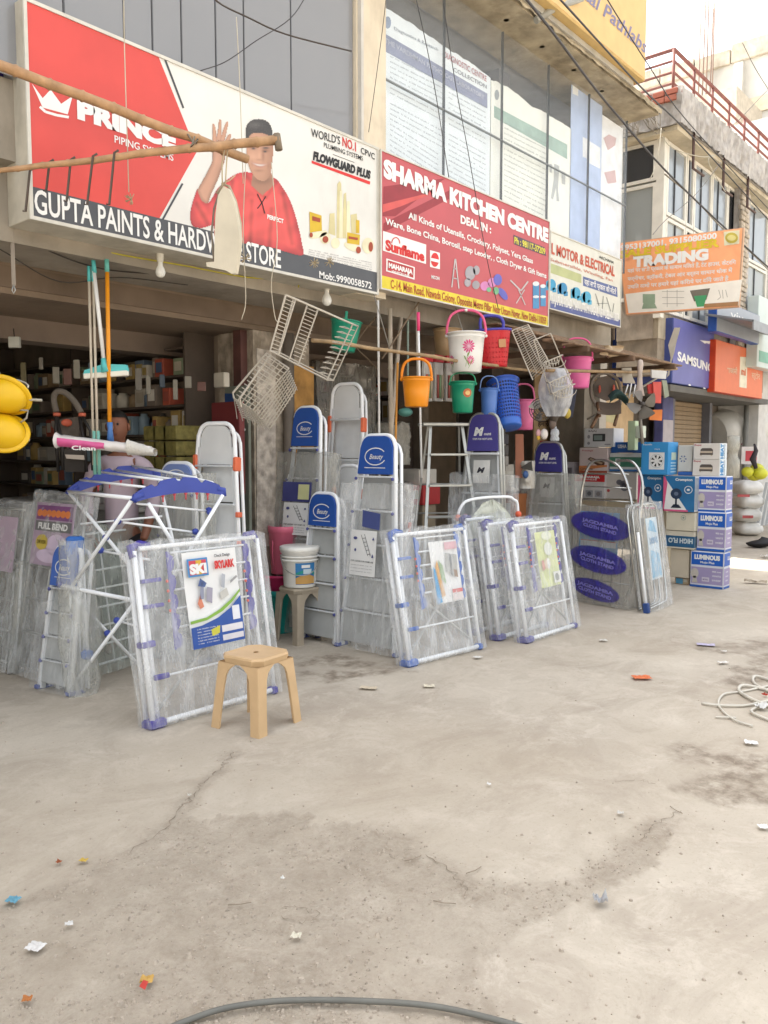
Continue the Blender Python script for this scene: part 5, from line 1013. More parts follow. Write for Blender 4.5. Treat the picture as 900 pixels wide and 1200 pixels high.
film_box(t, M, -.02, W + .02, -.05, .14, .01, H, 41, film('a5a39c', .35, .72, 2.0), amp=.02)
f = F_(M, -.075); VI = mat('3b2f8e', .4)
for (cx_, cz_, rx_, rz_, ro) in ((W * .48, .82, .42, .135, -.12), (W * .47, .47, .40, .13, -.14), (W * .46, .16, .34, .10, -.16)):
    MB().prism([M @ V(x, -.074, z) for x, z in ell(cx_, cz_, rx_ * .86, rz_, 28, rot=ro)], M.to_3x3() @ V(0, .002, 0)).build('oval_print', film('3a3296', .45, .95, 4), t)
    for i, wd2 in enumerate((.22, .2)): text(f, ('JAGDAMBA', 'CLOTH STAND')[i], (cx_ - wd2, cz_ + .015 - i * .05 + .024), (cx_ + wd2, cz_ - i * .05 - .03), .034, mat('8f88cc', .5), t, .003, 1.5)
# narrow leaning wrapped rack
M, W = base_frame((762, 717), (792, 704), radians(8), -.03); W = .5
t = T('leaning_rack', 'narrow looped steel rack in clear film between the garment rack and the cartons', 'rack', M); H = 1.06
for y, dx in ((0, 0), (.05, -.05), (.09, -.08)):
    MB().path([V(dx, y, .03), V(dx, y, H - .1), V(dx + .03, y, H - .03), V(dx + .1, y, H), V(W - .1 + dx, y, H), V(W - .03 + dx, y, H - .03), V(W + dx, y, H - .1), V(W + dx, y, .1), V(W - .05 + dx, y, .04), V(dx, y, .03)], .010, 8, M=M).build('loop', CR, t)
MB().tube(V(-.09, .0, .0), V(-.09, .0, .8), .014, 8, M=M).build('leg_tube', ENAMEL, t); MB().bbox((-.115, -.03, 0), (-.065, .03, .1), M, .008).build('foot_cap', mat('33508f', .5), t)
MB().bbox((.10, -.02, .30), (W - .1, -.016, .92), M, .001).build('leaflet', mat('c9dce8', .5), t); shapes(F_(M, -.021), [[(.12, .32), (.38, .32), (.36, .55), (.14, .6)], [(.13, .8), (.2, .9), (.3, .88), (.36, .76)]], mat('7fb9da', .5), t, .001)
text(F_(M, -.021), 'DRYMAX', (.14, .66), (.36, .66), .06, mat('6fa0c8', .5), t, .002, 2)
film_box(t, M, -.03, W + .03, -.05, .12, -.0, H + .02, 42, FLM, amp=.025)
# white hoop rack with draped bag between dryer two and three
hp = T('hoop_rack', 'white hoop rack under a slumped plastic bag behind the purple dryers', 'rack', PD(575, 640, 7.4))
a, b = PD(536, 604, 7.3), PD(607, 600, 7.6); up = V(0, 0, 1); e = (b - a)
MB().path(catm([a - up * .7, a - up * .1, a + up * .08 + e * .06, a + up * .14 + e * .25, a + up * .15 + e * .75, b + up * .12 - e * .08, b - up * .0, b - up * .7], 6), .014, 8).build('hoop', ENAMEL, hp)
for u in (0.0, .12, 1.0): MB().sphere(a + e * u - up * .02 - FH * .02, .032, 7, 5).build('hinge', mat('ef6a48', .45), hp)
pk = a + e * .55 + up * .14
MB().grid(lambda u, v: (a + e * u).lerp(pk, (1 - v) * (1 - abs(u - .5) * .4)) - up * (.26 * v * v + .02 * noise.noise(V(u * 9, v * 5, 2))) - FH * (.05 + .14 * v + .05 * noise.noise(V(u * 6, v * 4, 1))), 22, 12).build('plastic_bag', film('d3d4c0', .6, .9, 2.2), hp)
# ================================================================ HANGING GOODS
def hung(px, py, Y): p = PY(px, py, Y); return p, mpp(p)
def cyl_frame(p, tilt=0, tdir=None, roll=0):
    z = V(0, 0, 1)
    if tilt: z = (z * cos(tilt) + Vector(tdir).normalized() * sin(tilt)).normalized()
    xd = RT - z * RT.dot(z); return frame(p, xd, z) @ Matrix.Rotation(roll, 4, 'Z')
def bucket(label, px, ptop, pbot, wt, wb, Y, col, hcol, hh, tilt=0, roll=0, cat='bucket', group='plastic buckets hung for sale', name='bucket', side=0, ribs=True, hdx=0, extra=None, hr=.011):
    p, s = hung(px, pbot, Y); H = (pbot - ptop) * s * .93; rt, rb = wt * s / 2, wb * s / 2
    td = -FH if tilt else V(1, 0, 0); z_ = V(0, 0, 1) + RT * side
    M = cyl_frame(p + V(0, 0, 0), tilt, td) if not side else frame(p, RT - z_ * RT.dot(z_), z_)
    t = T(name, label, cat, M, group); m = mat(col, .35, var=.05, trans=.0, spec=.5)
    pr = [(1e-3, .004), (rb * .9, .0), (rb, .008), (rb + (rt - rb) * .5, H * .5), (rb + (rt - rb) * .86, H * .86)]
    if ribs: pr += [(rt * 1.0, H * .87), (rt * 1.0, H * .89)]
    pr += [(rt * .985, H * .96), (rt * 1.06, H * .965), (rt * 1.07, H * .99), (rt * 1.02, H), (rt * .93, H), (rt * .9, H * .9), (rb * .93, .02), (1e-3, .02)]
    MB().lathe(pr, M, 32).build('body', m, t)
    if hh:
        h_ = hh * s; hp_ = [V(-rt * 1.04, 0, H * .93), V(-rt * 1.03, 0, H + h_ * .25), V(-rt * .86 + hdx * .3, 0, H + h_ * .72), V(-rt * .45 + hdx, 0, H + h_ * .96), V(0 + hdx, 0, H + h_), V(rt * .45 + hdx, 0, H + h_ * .96), V(rt * .86 + hdx * .3, 0, H + h_ * .72), V(rt * 1.03, 0, H + h_ * .25), V(rt * 1.04, 0, H * .93)]
        MB().path(catm(hp_, 4), hr, 8, M=M).build('handle', mat(hcol, .4, var=.05), t)
        for sx in (-1, 1): MB().sphere(M @ V(sx * rt * 1.06, 0, H * .93), .016, 8, 5).build('lug', mat(col, .4, var=.05), t)
    t['_'] = 0; del t['_']
    return t, M, H, rt, rb
def onbody(M, H, rt, rb, az, z, off=.002):   # point on a bucket wall, az from the viewer side
    r = rb + (rt - rb) * z / H + off; a = -pi / 2 + az; return M @ V(r * cos(a), r * sin(a), z)
def petals(M, H, rt, rb, az, z, R_, m, t, n=12, ct='f0c8d8', name='flower_print'):
    b = MB()
    for i in range(n):
        a = 2 * pi * i / n; b.poly([onbody(M, H, rt, rb, az + (cos(a + da) * rr2) / rt, z + sin(a + da) * rr2) for da, rr2 in ((0, R_ * .15), (-.2, R_ * .7), (-.08, R_), (.08, R_ * .97), (.2, R_ * .7))])
    b.build(name, m, t); MB().poly([onbody(M, H, rt, rb, az + cos(a) * R_ * .22 / rt, z + sin(a) * R_ * .22, .004) for a in [2 * pi * i / 10 for i in range(10)]]).build(name, mat(ct, .5), t)
def hook(t, top, b): MB().path([top, b + V(0, 0, .02), b - V(0, 0, .005)], .004, 5).build('hanging_wire', mat('8a8478', .5), t)
# bamboo rail over the shop mouth
rail = T('bamboo_rail', 'long thin bamboo rail hung level above the ladders', 'pole', PY(500, 418, 4.42))
BAM = mat('a58a66', .65, var=.25, scale=12, bump=.3); BAM2 = mat('b8916a', .6, var=.25, scale=14, bump=.3)
ra_, rb_ = PY(366, 421, 4.42), PY(700, 452, 4.42); rb_.z = ra_.z = 2.42
def bamboo(a, b, r, n=16, seed=0, r2=None):
    rnd = random.Random(seed); pts = []; rs = []
    for i in range(n + 1):
        p = a.lerp(b, i / n) + V(0, 0, rnd.uniform(-.006, .006)); r_ = r + ((r2 or r) - r) * i / n; ax = (b - a).normalized()
        if i and i < n: pts += [p - ax * .012, p, p + ax * .012]; rs += [r_, r_ * 1.22, r_]
        else: pts.append(p); rs.append(r_)
    return MB().path(pts, rs, 8)
bamboo(ra_, rb_, .016, 22, 1).build('cane', BAM, rail)
for x in (5.2, 6.4, 7.6): MB().tube(V(x, 4.42, 2.42), V(x, 4.62, 2.95), .004, 5).build('string', mat('8f8a80', .8), rail)
# vertical broom sticks
for i, (xa, ya_, xb, yb_, r, c_, y_) in enumerate(((443, 352, 445, 580, .010, 'd5d2cc', 4.6), (457, 362, 459, 602, .021, 'b7aa98', 4.75), (470, 372, 455, 545, .019, 'bdb0a0', 4.85), (478, 356, 478, 470, .010, '9fb4a8', 4.9), (488, 352, 490, 470, .011, 'c9c0b4', 4.8))):
    a, b = PY(xa, ya_, y_), PY(xb, yb_, y_)
    tag(bamboo(a, b, r, 7, i + 5).build('broom_stick', mat(c_, .6, var=.15), None), ('thin white rod hanging leftmost of the stick bundle', 'thick pale cane hanging second in the stick bundle', 'crooked cane leaning across the thick pale cane', 'slim sage green rod behind the bamboo rail', 'cream rod hanging just behind the pink tipped rod')[i], 'stick', 'rods and canes hung above the ladders')
t = T('mop_stick', 'white rod with a bright pink sleeve at its top', 'stick', PY(490, 600, 4.5)); a, b = PY(490, 366, 4.5), PY(494, 560, 4.5)
MB().tube(a, b, .010, 8).build('rod', PRINTW, t); MB().tube(a, a.lerp(b, .11), .015, 8).build('sleeve', mat('e8447c', .4), t)
t = T('mop_stick', 'thin orange rod hanging behind the orange basket', 'stick', PY(465, 580, 4.55)); MB().tube(PY(466, 425, 4.55), PY(462, 575, 4.55), .010, 8).build('rod', mat('cc8a2e', .4), t)
# fallen diagonal canes
for i, (xa, ya_, xb, yb_, y_) in enumerate(((392, 432, 442, 370, 5.0), (448, 420, 497, 345, 4.7), (395, 385, 450, 440, 5.2))):
    tag(bamboo(PY(xa, ya_, y_), PY(xb, yb_, y_), .007, 6, 40 + i).build('cane', mat('7d6a55', .7, var=.2), None), ('thin cane slanting up behind the teal bin', 'thin cane slanting across the broom sticks', 'dark cane slanting down behind the wire basket frame')[i], 'stick', 'thin canes crossing below the signs')
# buckets
t, M, H, rt, rb = bucket('white bucket with pink daisies and a pink handle', 546, 388, 437, 43, 35, 4.42, 'f0efea', 'e8608c', 26, hr=.013)
PK = mat('e0458a', .5)
petals(M, H, rt, rb, .05, H * .62, .062, PK, t, 13); petals(M, H, rt, rb, .18, H * .28, .042, PK, t, 12); petals(M, H, rt, rb, -1.15, H * .30, .045, PK, t, 12)
for az0, z0, az1, z1 in ((.0, H * .45, -.12, H * .12), (.2, H * .2, .05, H * .08), (-1.0, H * .2, -1.1, H * .06)):
    b_ = MB()
    for i in range(5): u, v = i / 5, (i + 1) / 5; b_.poly([onbody(M, H, rt, rb, az0 + (az1 - az0) * u - .012, z0 + (z1 - z0) * u), onbody(M, H, rt, rb, az0 + (az1 - az0) * u + .012, z0 + (z1 - z0) * u), onbody(M, H, rt, rb, az0 + (az1 - az0) * v + .012, z0 + (z1 - z0) * v), onbody(M, H, rt, rb, az0 + (az1 - az0) * v - .012, z0 + (z1 - z0) * v)])
    for k_, sg in ((.3, 1), (.6, -1)): 
        a_, z_ = az0 + (az1 - az0) * k_, z0 + (z1 - z0) * k_; b_.poly([onbody(M, H, rt, rb, a_, z_, .003), onbody(M, H, rt, rb, a_ + sg * .10, z_ + .022, .003), onbody(M, H, rt, rb, a_ + sg * .17, z_ + .055, .003), onbody(M, H, rt, rb, a_ + sg * .06, z_ + .04, .003)])
    b_.build('stem_print', mat('7fa04a', .5), t)
MB().sphere(M @ V(0, 0, H + 26 * mpp(M.translation)), .02, 8, 5, (1.4, .8, .7)).build('grip', PRINTW, t)
bucket('beige bucket half hidden behind the white daisy bucket', 524, 384, 420, 32, 26, 4.9, 'c9a87e', 'd0b088', 0)
bucket('plain orange basket with a loop handle', 488, 440, 477, 33, 27, 4.35, 'fa9a10', 'f08c10', 21, hr=.013)
t, M, H, rt, rb = bucket('emerald green bucket with a round orange sticker under the daisy bucket', 542, 445, 484, 28, 23, 4.42, '12946e', '3aa87c', 10, hr=.006)
MB().poly([onbody(M, H, rt, rb, .35 + cos(a) * .045 / rt, H * .62 + sin(a) * .04, .003) for a in [2 * pi * i / 14 for i in range(14)]]).build('sticker', mat('c9683c', .5), t); MB().poly([onbody(M, H, rt, rb, .35 + cos(a) * .025 / rt, H * .62 + sin(a) * .022, .005) for a in [2 * pi * i / 12 for i in range(12)]]).build('sticker', mat('e8c07a', .5), t)
bucket('small blue bucket between the green bucket and the perforated bin', 573, 453, 488, 20, 17, 4.42, '5580cc', '7a98cc', 14, hr=.006)
bucket('lower pink bucket peeking from behind the blue bin', 613, 466, 504, 24, 22, 4.6, 'e870a4', 'e0709c', 18)
bucket('bright pink bucket hanging alone under the wooden canopy', 676, 417, 455, 33, 27, 4.2, 'f070b0', 'e85c94', 22, hr=.010)
t, M, H, rt, rb = bucket('teal bin hooked under the hardware sign', 402, 374, 412, 35, 27, 4.9, '1f9a7c', '1f9a7c', 0, side=.12)
MB().bbox((-.012, -rt - .01, H * .95), (.012, -rt + .01, H + .06), M, .004).build('hanger', mat('1f9a7c', .4), t)
def lattice_body(M, H, rt, rb, nu, nv, m, t, z0=.0, z1=1.0, sx=1, sy=1, hole=lambda i, j: (i + j) % 2 == 0, name='body'):
    b = MB(); P = lambda i, j: M @ V((rb + (rt - rb) * (z0 + (z1 - z0) * j / nv)) * cos(2 * pi * i / nu) * sx, (rb + (rt - rb) * (z0 + (z1 - z0) * j / nv)) * sin(2 * pi * i / nu) * sy, H * (z0 + (z1 - z0) * j / nv))
    for j in range(nv):
        for i in range(nu):
            p = [P(i, j), P(i + 1, j), P(i + 1, j + 1), P(i, j + 1)]
            if hole(i, j):
                c = sum(p, V(0, 0, 0)) / 4; q_ = [c + (v - c) * .56 for v in p]
                b.add(p + q_, [(k, (k + 1) % 4, (k + 1) % 4 + 4, k + 4) for k in range(4)])
            else: b.add(p, [(0, 1, 2, 3)])
    return b.build(name, m, t)
# blue perforated bin, tipped so that its base shows
p, s = hung(597, 500, 4.3); z_ = (V(0, 0, 1) * .93 + FH * .34 - RT * .10).normalized(); M = frame(p, RT - z_ * RT.dot(z_), z_)
t = T('waste_bin', 'blue perforated waste bin tipped with its base towards the street', 'bin', M); BL_ = mat('2a58ba', .35, var=.06); Hb, rt, rb = 56 * s, 18 * s, 14.5 * s
lattice_body(M, Hb, rt, rb, 34, 11, BL_, t, .12, .93, hole=lambda i, j: True)
MB().lathe([(rb * .5, -.01), (rb * .93, -.012), (rb * 1.0, 0), (rb * 1.02, Hb * .12)], M, 32, closed_bot=True).build('base', mat('3a6cc8', .35, var=.06), t)
MB().lathe([(rt * .985, Hb * .93), (rt * 1.0, Hb * .99), (rt * 1.1, Hb), (rt * 1.1, Hb * 1.02), (rt * .98, Hb * 1.02), (rt * .95, Hb * .93)], M, 32).build('rim', BL_, t)
MB().lathe([(rt * .93, Hb * .95), (rb * .93, .01)], M, 24, closed_bot=True).build('liner', mat('1c3f92', .5), t) if False else None
# red shopping basket with blue handles
p, s = hung(578, 431, 4.5); M = frame(p, RT + V(0, 0, .06), V(0, 0, 1) + RT * .10); t = T('shopping_basket', 'red perforated basket with a violet blue handle beside the daisy bucket', 'basket', M)
Hb, rt, rb = 42 * s, 22 * s, 16 * s; RB = mat('d92c34', .4, var=.05)
lattice_body(M, Hb, rt, rb, 60, 12, RB, t, .1, .86, 1, .72, hole=lambda i, j: j % 2 == 0 and i % 2 == 0)
MB().lathe([(1e-3, 0), (rb, 0), (rb + (rt - rb) * .1, Hb * .1)], M, 32, 1, .72).build('base', RB, t); MB().lathe([(rb + (rt - rb) * .86, Hb * .86), (rt * 1.0, Hb * .98)], M, 32, 1, .72).build('upper_wall', RB, t)
MB().lathe([(rt, Hb * .97), (rt * 1.07, Hb * .98), (rt * 1.07, Hb * 1.03), (rt * .96, Hb * 1.03)], M, 32, 1, .72).build('rim', mat('4b48b0', .4), t)
MB().path(catm([V(-rt * .62, -rt * .5, Hb), V(-rt * .62, -rt * .5, Hb + 10 * s), V(-rt * .4, -rt * .4, Hb + 16 * s), V(rt * .3, -rt * .4, Hb + 15 * s), V(rt * .55, -rt * .5, Hb + 9 * s), V(rt * .55, -rt * .5, Hb)], 5), .016, 8, M=M).build('handle', mat('4b48b0', .4), t)
MB().bbox((.25 * rt, -rt * .72, Hb * .5), (.62 * rt, -rt * .66, Hb * .72), M, .003).build('sticker', mat('d9a070', .5), t)
# wire ware
WR = mat('c4bcae', .45, .15, var=.1); 
def wires(nm, label, segs, r, parts_r, cat='wire rack', group=None, m=WR):
    o = segs[0][1][0]; t = T(nm, label, cat, Vector(o), group)
    for name, pts, rr2 in segs:
        MB().path(pts, rr2, 5, smooth=False).build(name, m, t)
    return t
# nest of bent dish baskets
zc = lambda x, y, d=5.9: PD(*q('2c', x, y), d)
segs = []; F0, G0, B0, A0 = (222, 600), (312, 655), (485, 458), (378, 385)
mix = lambda p, r_, u: (p[0] + (r_[0] - p[0]) * u, p[1] + (r_[1] - p[1]) * u)
for k in range(9):
    of = lambda p, w_: (p[0] + k * (4.5 + 6 * w_), p[1] + k * (11 - 0 * w_)); dd = 5.75 + .03 * k
    segs.append(('rim', [zc(*of(F0, 0), dd), zc(*of(mix(F0, G0, .85), 1), dd - .02), zc(*of(G0, 1), dd - .02), zc(*of(mix(G0, B0, .9), .2), dd), zc(*of(B0, 0), dd + .03)], .0048))
segs.append(('rim', [zc(*F0, 5.7), zc(F0[0] - 6, F0[1] - 25, 5.7), zc(*A0, 5.78), zc(*B0, 5.8)], .0075)); segs.append(('rim', [zc(255, 640, 5.68), zc(250, 600, 5.66), zc(398, 392, 5.74)], .0075))
for i in range(13):
    u = i / 12.5; a_, b_ = mix(F0, A0, u), mix(G0, B0, u); segs.append(('wire', [zc(*a_, 5.72), zc(*mix(a_, b_, .5), 5.68), zc(*b_, 5.74), zc(b_[0] + 9 * (5 + 4 * (1 - u)), b_[1] + 95, 6.0)], .0036))
for i in range(1, 5): u = i / 5; segs.append(('wire', [zc(*mix(F0, G0, u), 5.72), zc(*mix(A0, B0, u), 5.78)], .0045))
for i in range(6): a_ = mix(F0, G0, i / 5.5); segs.append(('wire', [zc(*a_, 5.74), zc(a_[0] + 15 + 60 * i / 6, a_[1] + 98, 6.0)], .0036))
wires('dish_basket', 'nest of bent white wire dish baskets hanging by the pillar', segs, 0, 0)
d_ = 5.75; A_, B_, C2, D2 = zc(470, 105, 5.55), zc(790, 245, 5.85), zc(668, 512, 5.85), zc(395, 372, 5.55); bk_ = FH * .16 + RT * .035 + V(0, 0, .01)
segs = [('rim', [A_, B_, C2, D2, A_], .008), ('rim', [A_ + bk_, B_ + bk_, C2 + bk_, D2 + bk_, A_ + bk_], .007)]
for p in (A_, B_, C2, D2): segs.append(('stay', [p, p + bk_], .006))
for a, b, n_ in ((A_, D2, 15),):
    for i in range(1, n_): p = a.lerp(b, i / n_); segs.append(('wire', [p, p + (B_ - A_) * .14], .003)); segs.append(('wire', [p + (B_ - A_) * .26 + bk_ * .5, p + (B_ - A_) * .42 + bk_ * .5], .003))
for u in (.14, .26, .42): segs.append(('stay', [A_.lerp(B_, u) + bk_ * (0 if u < .2 else .5), D2.lerp(C2, u) + bk_ * (0 if u < .2 else .5)], .006))
for i in range(1, 11):
    p = B_.lerp(C2, i / 11); segs.append(('wire', [p - (B_ - A_) * .02, p - (B_ - A_) * .12 + bk_ * .3, p - (B_ - A_) * .16 + (C2 - B_) * .03, p - (B_ - A_) * .02 + bk_], .0032))
wires('plate_rack', 'tilted open wire plate rack hanging under the hardware sign corner', segs, 0, 0)
zc3 = lambda x, y, d=7.9: PD(*q('3a', x, y), d)
A_, B_, C2, D2 = zc3(245, 195), zc3(322, 165), zc3(415, 330), zc3(345, 430)
segs = [('rim', [A_, B_, C2, zc3(425, 360), D2, A_], .007)]
for i in range(1, 22): u = i / 22; segs.append(('wire', [A_.lerp(D2, u), A_.lerp(D2, u).lerp(B_.lerp(zc3(420, 350), u), .5) - FH * .05, B_.lerp(zc3(420, 350), u)], .0035))
for u in (.3, .6): segs.append(('wire', [A_.lerp(B_, u), D2.lerp(C2, u)], .0045))
wires('cutlery_rack', 'slanted white wire rack with close rungs beside the red basket', segs, 0, 0)
A_, B_, C2, D2 = zc3(350, 240, 7.8), zc3(430, 207, 7.8), zc3(535, 455, 8.0), zc3(430, 500, 8.0)
segs = [('rim', [A_, B_, C2, D2, A_], .007)]
for u in (.42, .78, .98):
    a, b = A_.lerp(D2, u), B_.lerp(C2, u); a2, b2_ = a - FH * .13 - V(0, 0, .01), b - FH * .13 - V(0, 0, .01); segs.append(('shelf_rim', [a, a2, b2_, b], .006))
    for i in range(1, 7): p, r_ = a.lerp(b, i / 7), a2.lerp(b2_, i / 7); segs.append(('wire', [p, (p + r_) / 2 - V(0, 0, .08), r_], .0035))
    for r2_ in (.035, .075): segs.append(('wire', [a.lerp(b, .5) - FH * .13 + RT * cos(x) * r2_ * 1.6 - V(0, 0, .02 + r2_ * sin(x)) for x in [pi * k / 8 for k in range(9)]], .0035))
wires('corner_rack', 'three tier white wire rack hanging beside the bright pink bucket', segs, 0, 0)
# shoe / grey mesh bags behind
g = T('mesh_bag', 'tall grey wrapped mesh stand hanging behind the sticks', 'bag', PY(400, 520, 6.2))
film_box(g, frame(PY(372, 560, 6.2), V(1, 0, 0), V(0, 0, 1)), 0, .95, 0, .3, 0, 1.25, 77, film('9a968c', .5, .85, 2.4), amp=.04)
for i in range(7): MB().tube(PY(378, 560 - i * 20, 6.3), PY(432, 556 - i * 19, 6.3), .007, 5).build('rod', mat('a8a49a', .5), g)
t = T('wrapped_ladder', 'ladder hidden in a cloudy bag beside the aluminium ladder', 'ladder', G(478, 722))
M = frame(G(462, 722), V(.8, .25, 0), V(0, 0, 1)); film_box(t, M, 0, .48, 0, .2, 0, 1.28, 78, film('b0aaa4', .5, .85, 2.0), amp=.05)
for x in (.06, .4): MB().tube(V(x, .1, 0), V(x + (.05 if x < .2 else -.05), .1, 1.2), .016, 6, M=M).build('rail', ALU, t)
for i in range(4): MB().bbox((.07, .06, .2 + i * .27), (.4, .1, .26 + i * .27), M, .004).build('step', ALU, t)
MB().path([M @ V(*p) for p in ((.3, 0, 0), (.36, 0, .7), (.34, 0, 1.0), (.24, 0, 1.13))], .012, 6).build('hoop', ENAMEL, t); MB().bbox((.32, -.03, .76), (.38, .03, .88), M, .008).build('hinge', mat('ef6a48', .45), t)
t = T('packet_card', 'packets of small bottles with red tops hanging behind the orange basket', 'packets', PY(510, 470, 4.7))
for i in range(3):
    Mx = frame(PY(497 + i * 13, 470, 4.7 + .02 * i), V(1, 0, 0), V(0, 0, 1)); MB().bbox((0, 0, 0), (.13, .03, .37), Mx, .004).build('packet', film('c9c4bc', .6, .9, 4), t); MB().bbox((0, -.006, .37), (.13, .03, .44), Mx, .003).build('header_card', mat('c4343c', .5), t)
    for j in range(3): MB().tube(V(.03 + j * .035, -.01, .03), V(.03 + j * .035, -.01, .25), .011, 6, M=Mx).build('bottle', mat(('a8564c', '7f9a72', 'b8a890')[j], .5), t); 
t = T('dust_cap', 'turquoise plastic lid wrapped in a grey bag behind the ladders', 'lid', PY(475, 500, 5.2))
MB().sphere(PY(475, 483, 5.2), .075, 14, 8, (1, 1, .6)).build('lid', mat('7cc4b8', .4), t); film_box(t, frame(PY(458, 545, 5.2), V(1, 0, 0), V(0, 0, 1)), 0, .3, 0, .2, 0, .42, 79, film('b8b4a8', .5, .85, 3), amp=.04)
# ---------------------------------------------------------------- brooms and wipers by the first shop
dB = 5.35; Pb = lambda x, y, d=dB: PD(x, y, d)
t = T('floor_wiper', 'white and aqua floor wiper hanging head down', 'wiper', Pb(124, 440)); AQ = mat('5cc4c4', .4)
MB().tube(Pb(110, 318), Pb(122, 424), .013, 10).build('pole', PRINTW, t); MB().tube(Pb(109, 303), Pb(111, 320), .014, 10).build('sleeve', AQ, t); MB().path([Pb(121, 420), Pb(124, 436)], [.016, .028], 8).build('socket', AQ, t)
M = frame(Pb(98, 444), Pb(150, 440) - Pb(98, 444), V(0, 0, 1)); W = (Pb(150, 440) - Pb(98, 444)).length
MB().prism([M @ V(*p) for p in ((0, 0, .03), (W, 0, .03), (W - .005, 0, .07), (W * .55, 0, .085), (W * .45, 0, .085), (.01, 0, .055))], M.to_3x3() @ V(0, .035, 0)).build('head', AQ, t)
MB().bbox((0, -.004, 0), (W, .03, .034), M, .004).build('blade', mat('ece8d8', .5), t)
MB().path([Pb(109, 303), Pb(109, 296)], .006, 5).build('loop', AQ, t)
t = T('mop', 'pair of slim cream poles with aqua sleeves hanging to the dryer', 'mop', Pb(113, 570))
for xa, xb in ((104, 110), (109, 115)): MB().tube(Pb(xa, 315), Pb(xb, 545), .0085, 8).build('pole', mat('cfc3b0', .5), t); MB().tube(Pb(xa, 312), Pb(xa + .4, 330), .011, 8).build('sleeve', AQ, t); MB().tube(Pb(xb, 505), Pb(xb + 1.5, 556), .012, 8).build('sleeve', mat('7fbcae', .4), t)
t = T('mop', 'orange pole mop with its head in a pink and white bag', 'mop', Pb(126, 520))
MB().tube(Pb(125.5, 318), Pb(128.5, 498), .0135, 10).build('pole', mat('ee9a1e', .4), t); MB().tube(Pb(125, 304), Pb(125.5, 319), .015, 10).build('sleeve', mat('6cc0b4', .4), t); MB().path([Pb(128.5, 495), Pb(129, 503), Pb(129.5, 518)], [.02, .016, .024], 10).build('socket', mat('4a78b8', .4), t)
a, b = Pb(67, 516, 5.25), Pb(180, 528, 5.3); hd = []
def mopf(u, v):
    c = a.lerp(b, u); an = 2 * pi * v; r_ = (.045 * (1 - u * .25) if u > .02 else .06) * (.35 if u > .98 else 1) + .008 * noise.noise(V(u * 14, cos(an) * 2, sin(an) * 2)); return c + V(0, 0, 1) * sin(an) * r_ * .85 + FH * cos(an) * r_ * 1.2
MB().grid(mopf, 30, 14).build('bag', mat('e6e0dc', .35, var=.08), t)
MB().grid(lambda u, v: mopf(.03 + u * .48, .42 + v * (.42 - u * .22)) - FH * .006, 12, 6).build('bag_print', mat('e0609c', .4), t)
text(Pix(Pb(90, 524, 5.17), FH, '0'), 'Clean', (84, 527), (112, 528), 5, PRINTW, t, .02, 1)
a, b = Pb(150, 524, 5.28), Pb(182, 530, 5.3)
MB().grid(lambda u, v: a.lerp(b, u) + V(0, 0, 1) * sin(2 * pi * v) * (.05 + .01 * noise.noise(V(u * 20, v * 9, 1))) * (1 - u * .5) + FH * cos(2 * pi * v) * .05, 10, 12).build('mop_head', mat('d9d5cc', .9, bump=.8, bs=70), t)
# strap with hook, helmets
t = T('hanging_strap', 'grey strap with a metal hook hanging beside the helmets', 'strap', PD(15, 340, 4.9)); MB().bbox((-.012, 0, 0), (.012, .006, .62), frame(PD(16, 335, 4.9), RT, V(0, 0, 1)), .002).build('strap', mat('9c9184', .8), t); MB().path([PD(16, 334, 4.9), PD(14, 340, 4.9), PD(16, 344, 4.9), PD(18, 340, 4.9), PD(16, 334, 4.9)], .004, 5).build('hook', STEEL, t)
t = T('small_box', 'little pale tag box hanging under the beam over the shop mouth', 'tag', PD(17, 400, 6.1)); MB().bbox((-.04, -.02, -.06), (.04, .02, .02), frame(PD(17, 398, 6.1), RT, V(0, 0, 1)), .004).build('box', mat('b8b8ae', .5), t); MB().tube(PD(17, 396, 6.1), PD(16, 385, 6.1), .004, 5).build('string', BLACK, t)
YH = mat('f2c21a', .35, var=.06)
for i, (px, py, dd, ax_) in enumerate(((7, 463, 5.0, 0), (5, 507, 5.0, 0))):
    c = PD(px, py, dd); z_ = (-FH * .75 + RT * (-.1 if i == 0 else .1) - V(0, 0, .45 if i == 0 else -.5)).normalized(); M = frame(c, (RT + V(0, 0, -.15 if i == 0 else -.75)) - z_ * (RT + V(0, 0, -.15 if i == 0 else -.75)).dot(z_), z_)
    t = T('safety_helmet', ('upper yellow safety helmet with a white harness at the frame edge', 'lower yellow safety helmet hanging upside down at the frame edge')[i], 'helmet', c, 'yellow safety helmets hung by the shop mouth')
    MB().lathe([(.118 * cos(a), .115 * sin(a)) for a in [pi / 2 * k / 8 for k in range(9)]], M, 28, 1.15, .95).build('shell', YH, t)
    MB().lathe([(.118, -.005), (.135, -.012), (.142, -.004), (.135, .004), (.118, .008)], M, 28, 1.15, .98).build('brim', YH, t)
    MB().path([M @ V(.13 * cos(a), .06 + .0 * a, -.03 - .07 * sin(a)) for a in [pi * k / 8 for k in range(9)]], .006, 5).build('harness', mat('d8d2c4', .6), t)
    MB().path([c + V(0, 0, .12) - RT * .03, c + V(0, 0, .3) - RT * .08], .004, 4).build('strap', mat('c8c2b4', .7), t)
t = T('folding_hook', 'small grey metal hook bracket beside the yellow helmets', 'hook', PD(30, 480, 5)); MB().path([PD(28, 468, 5), PD(49, 469, 5)], .009, 6).build('arm', mat('b5b0a0', .5), t); MB().path([PD(14, 480, 5), PD(33, 481, 5), PD(31, 490, 5), PD(24, 495, 5)], .006, 5).build('wire', mat('a8a49a', .5), t)
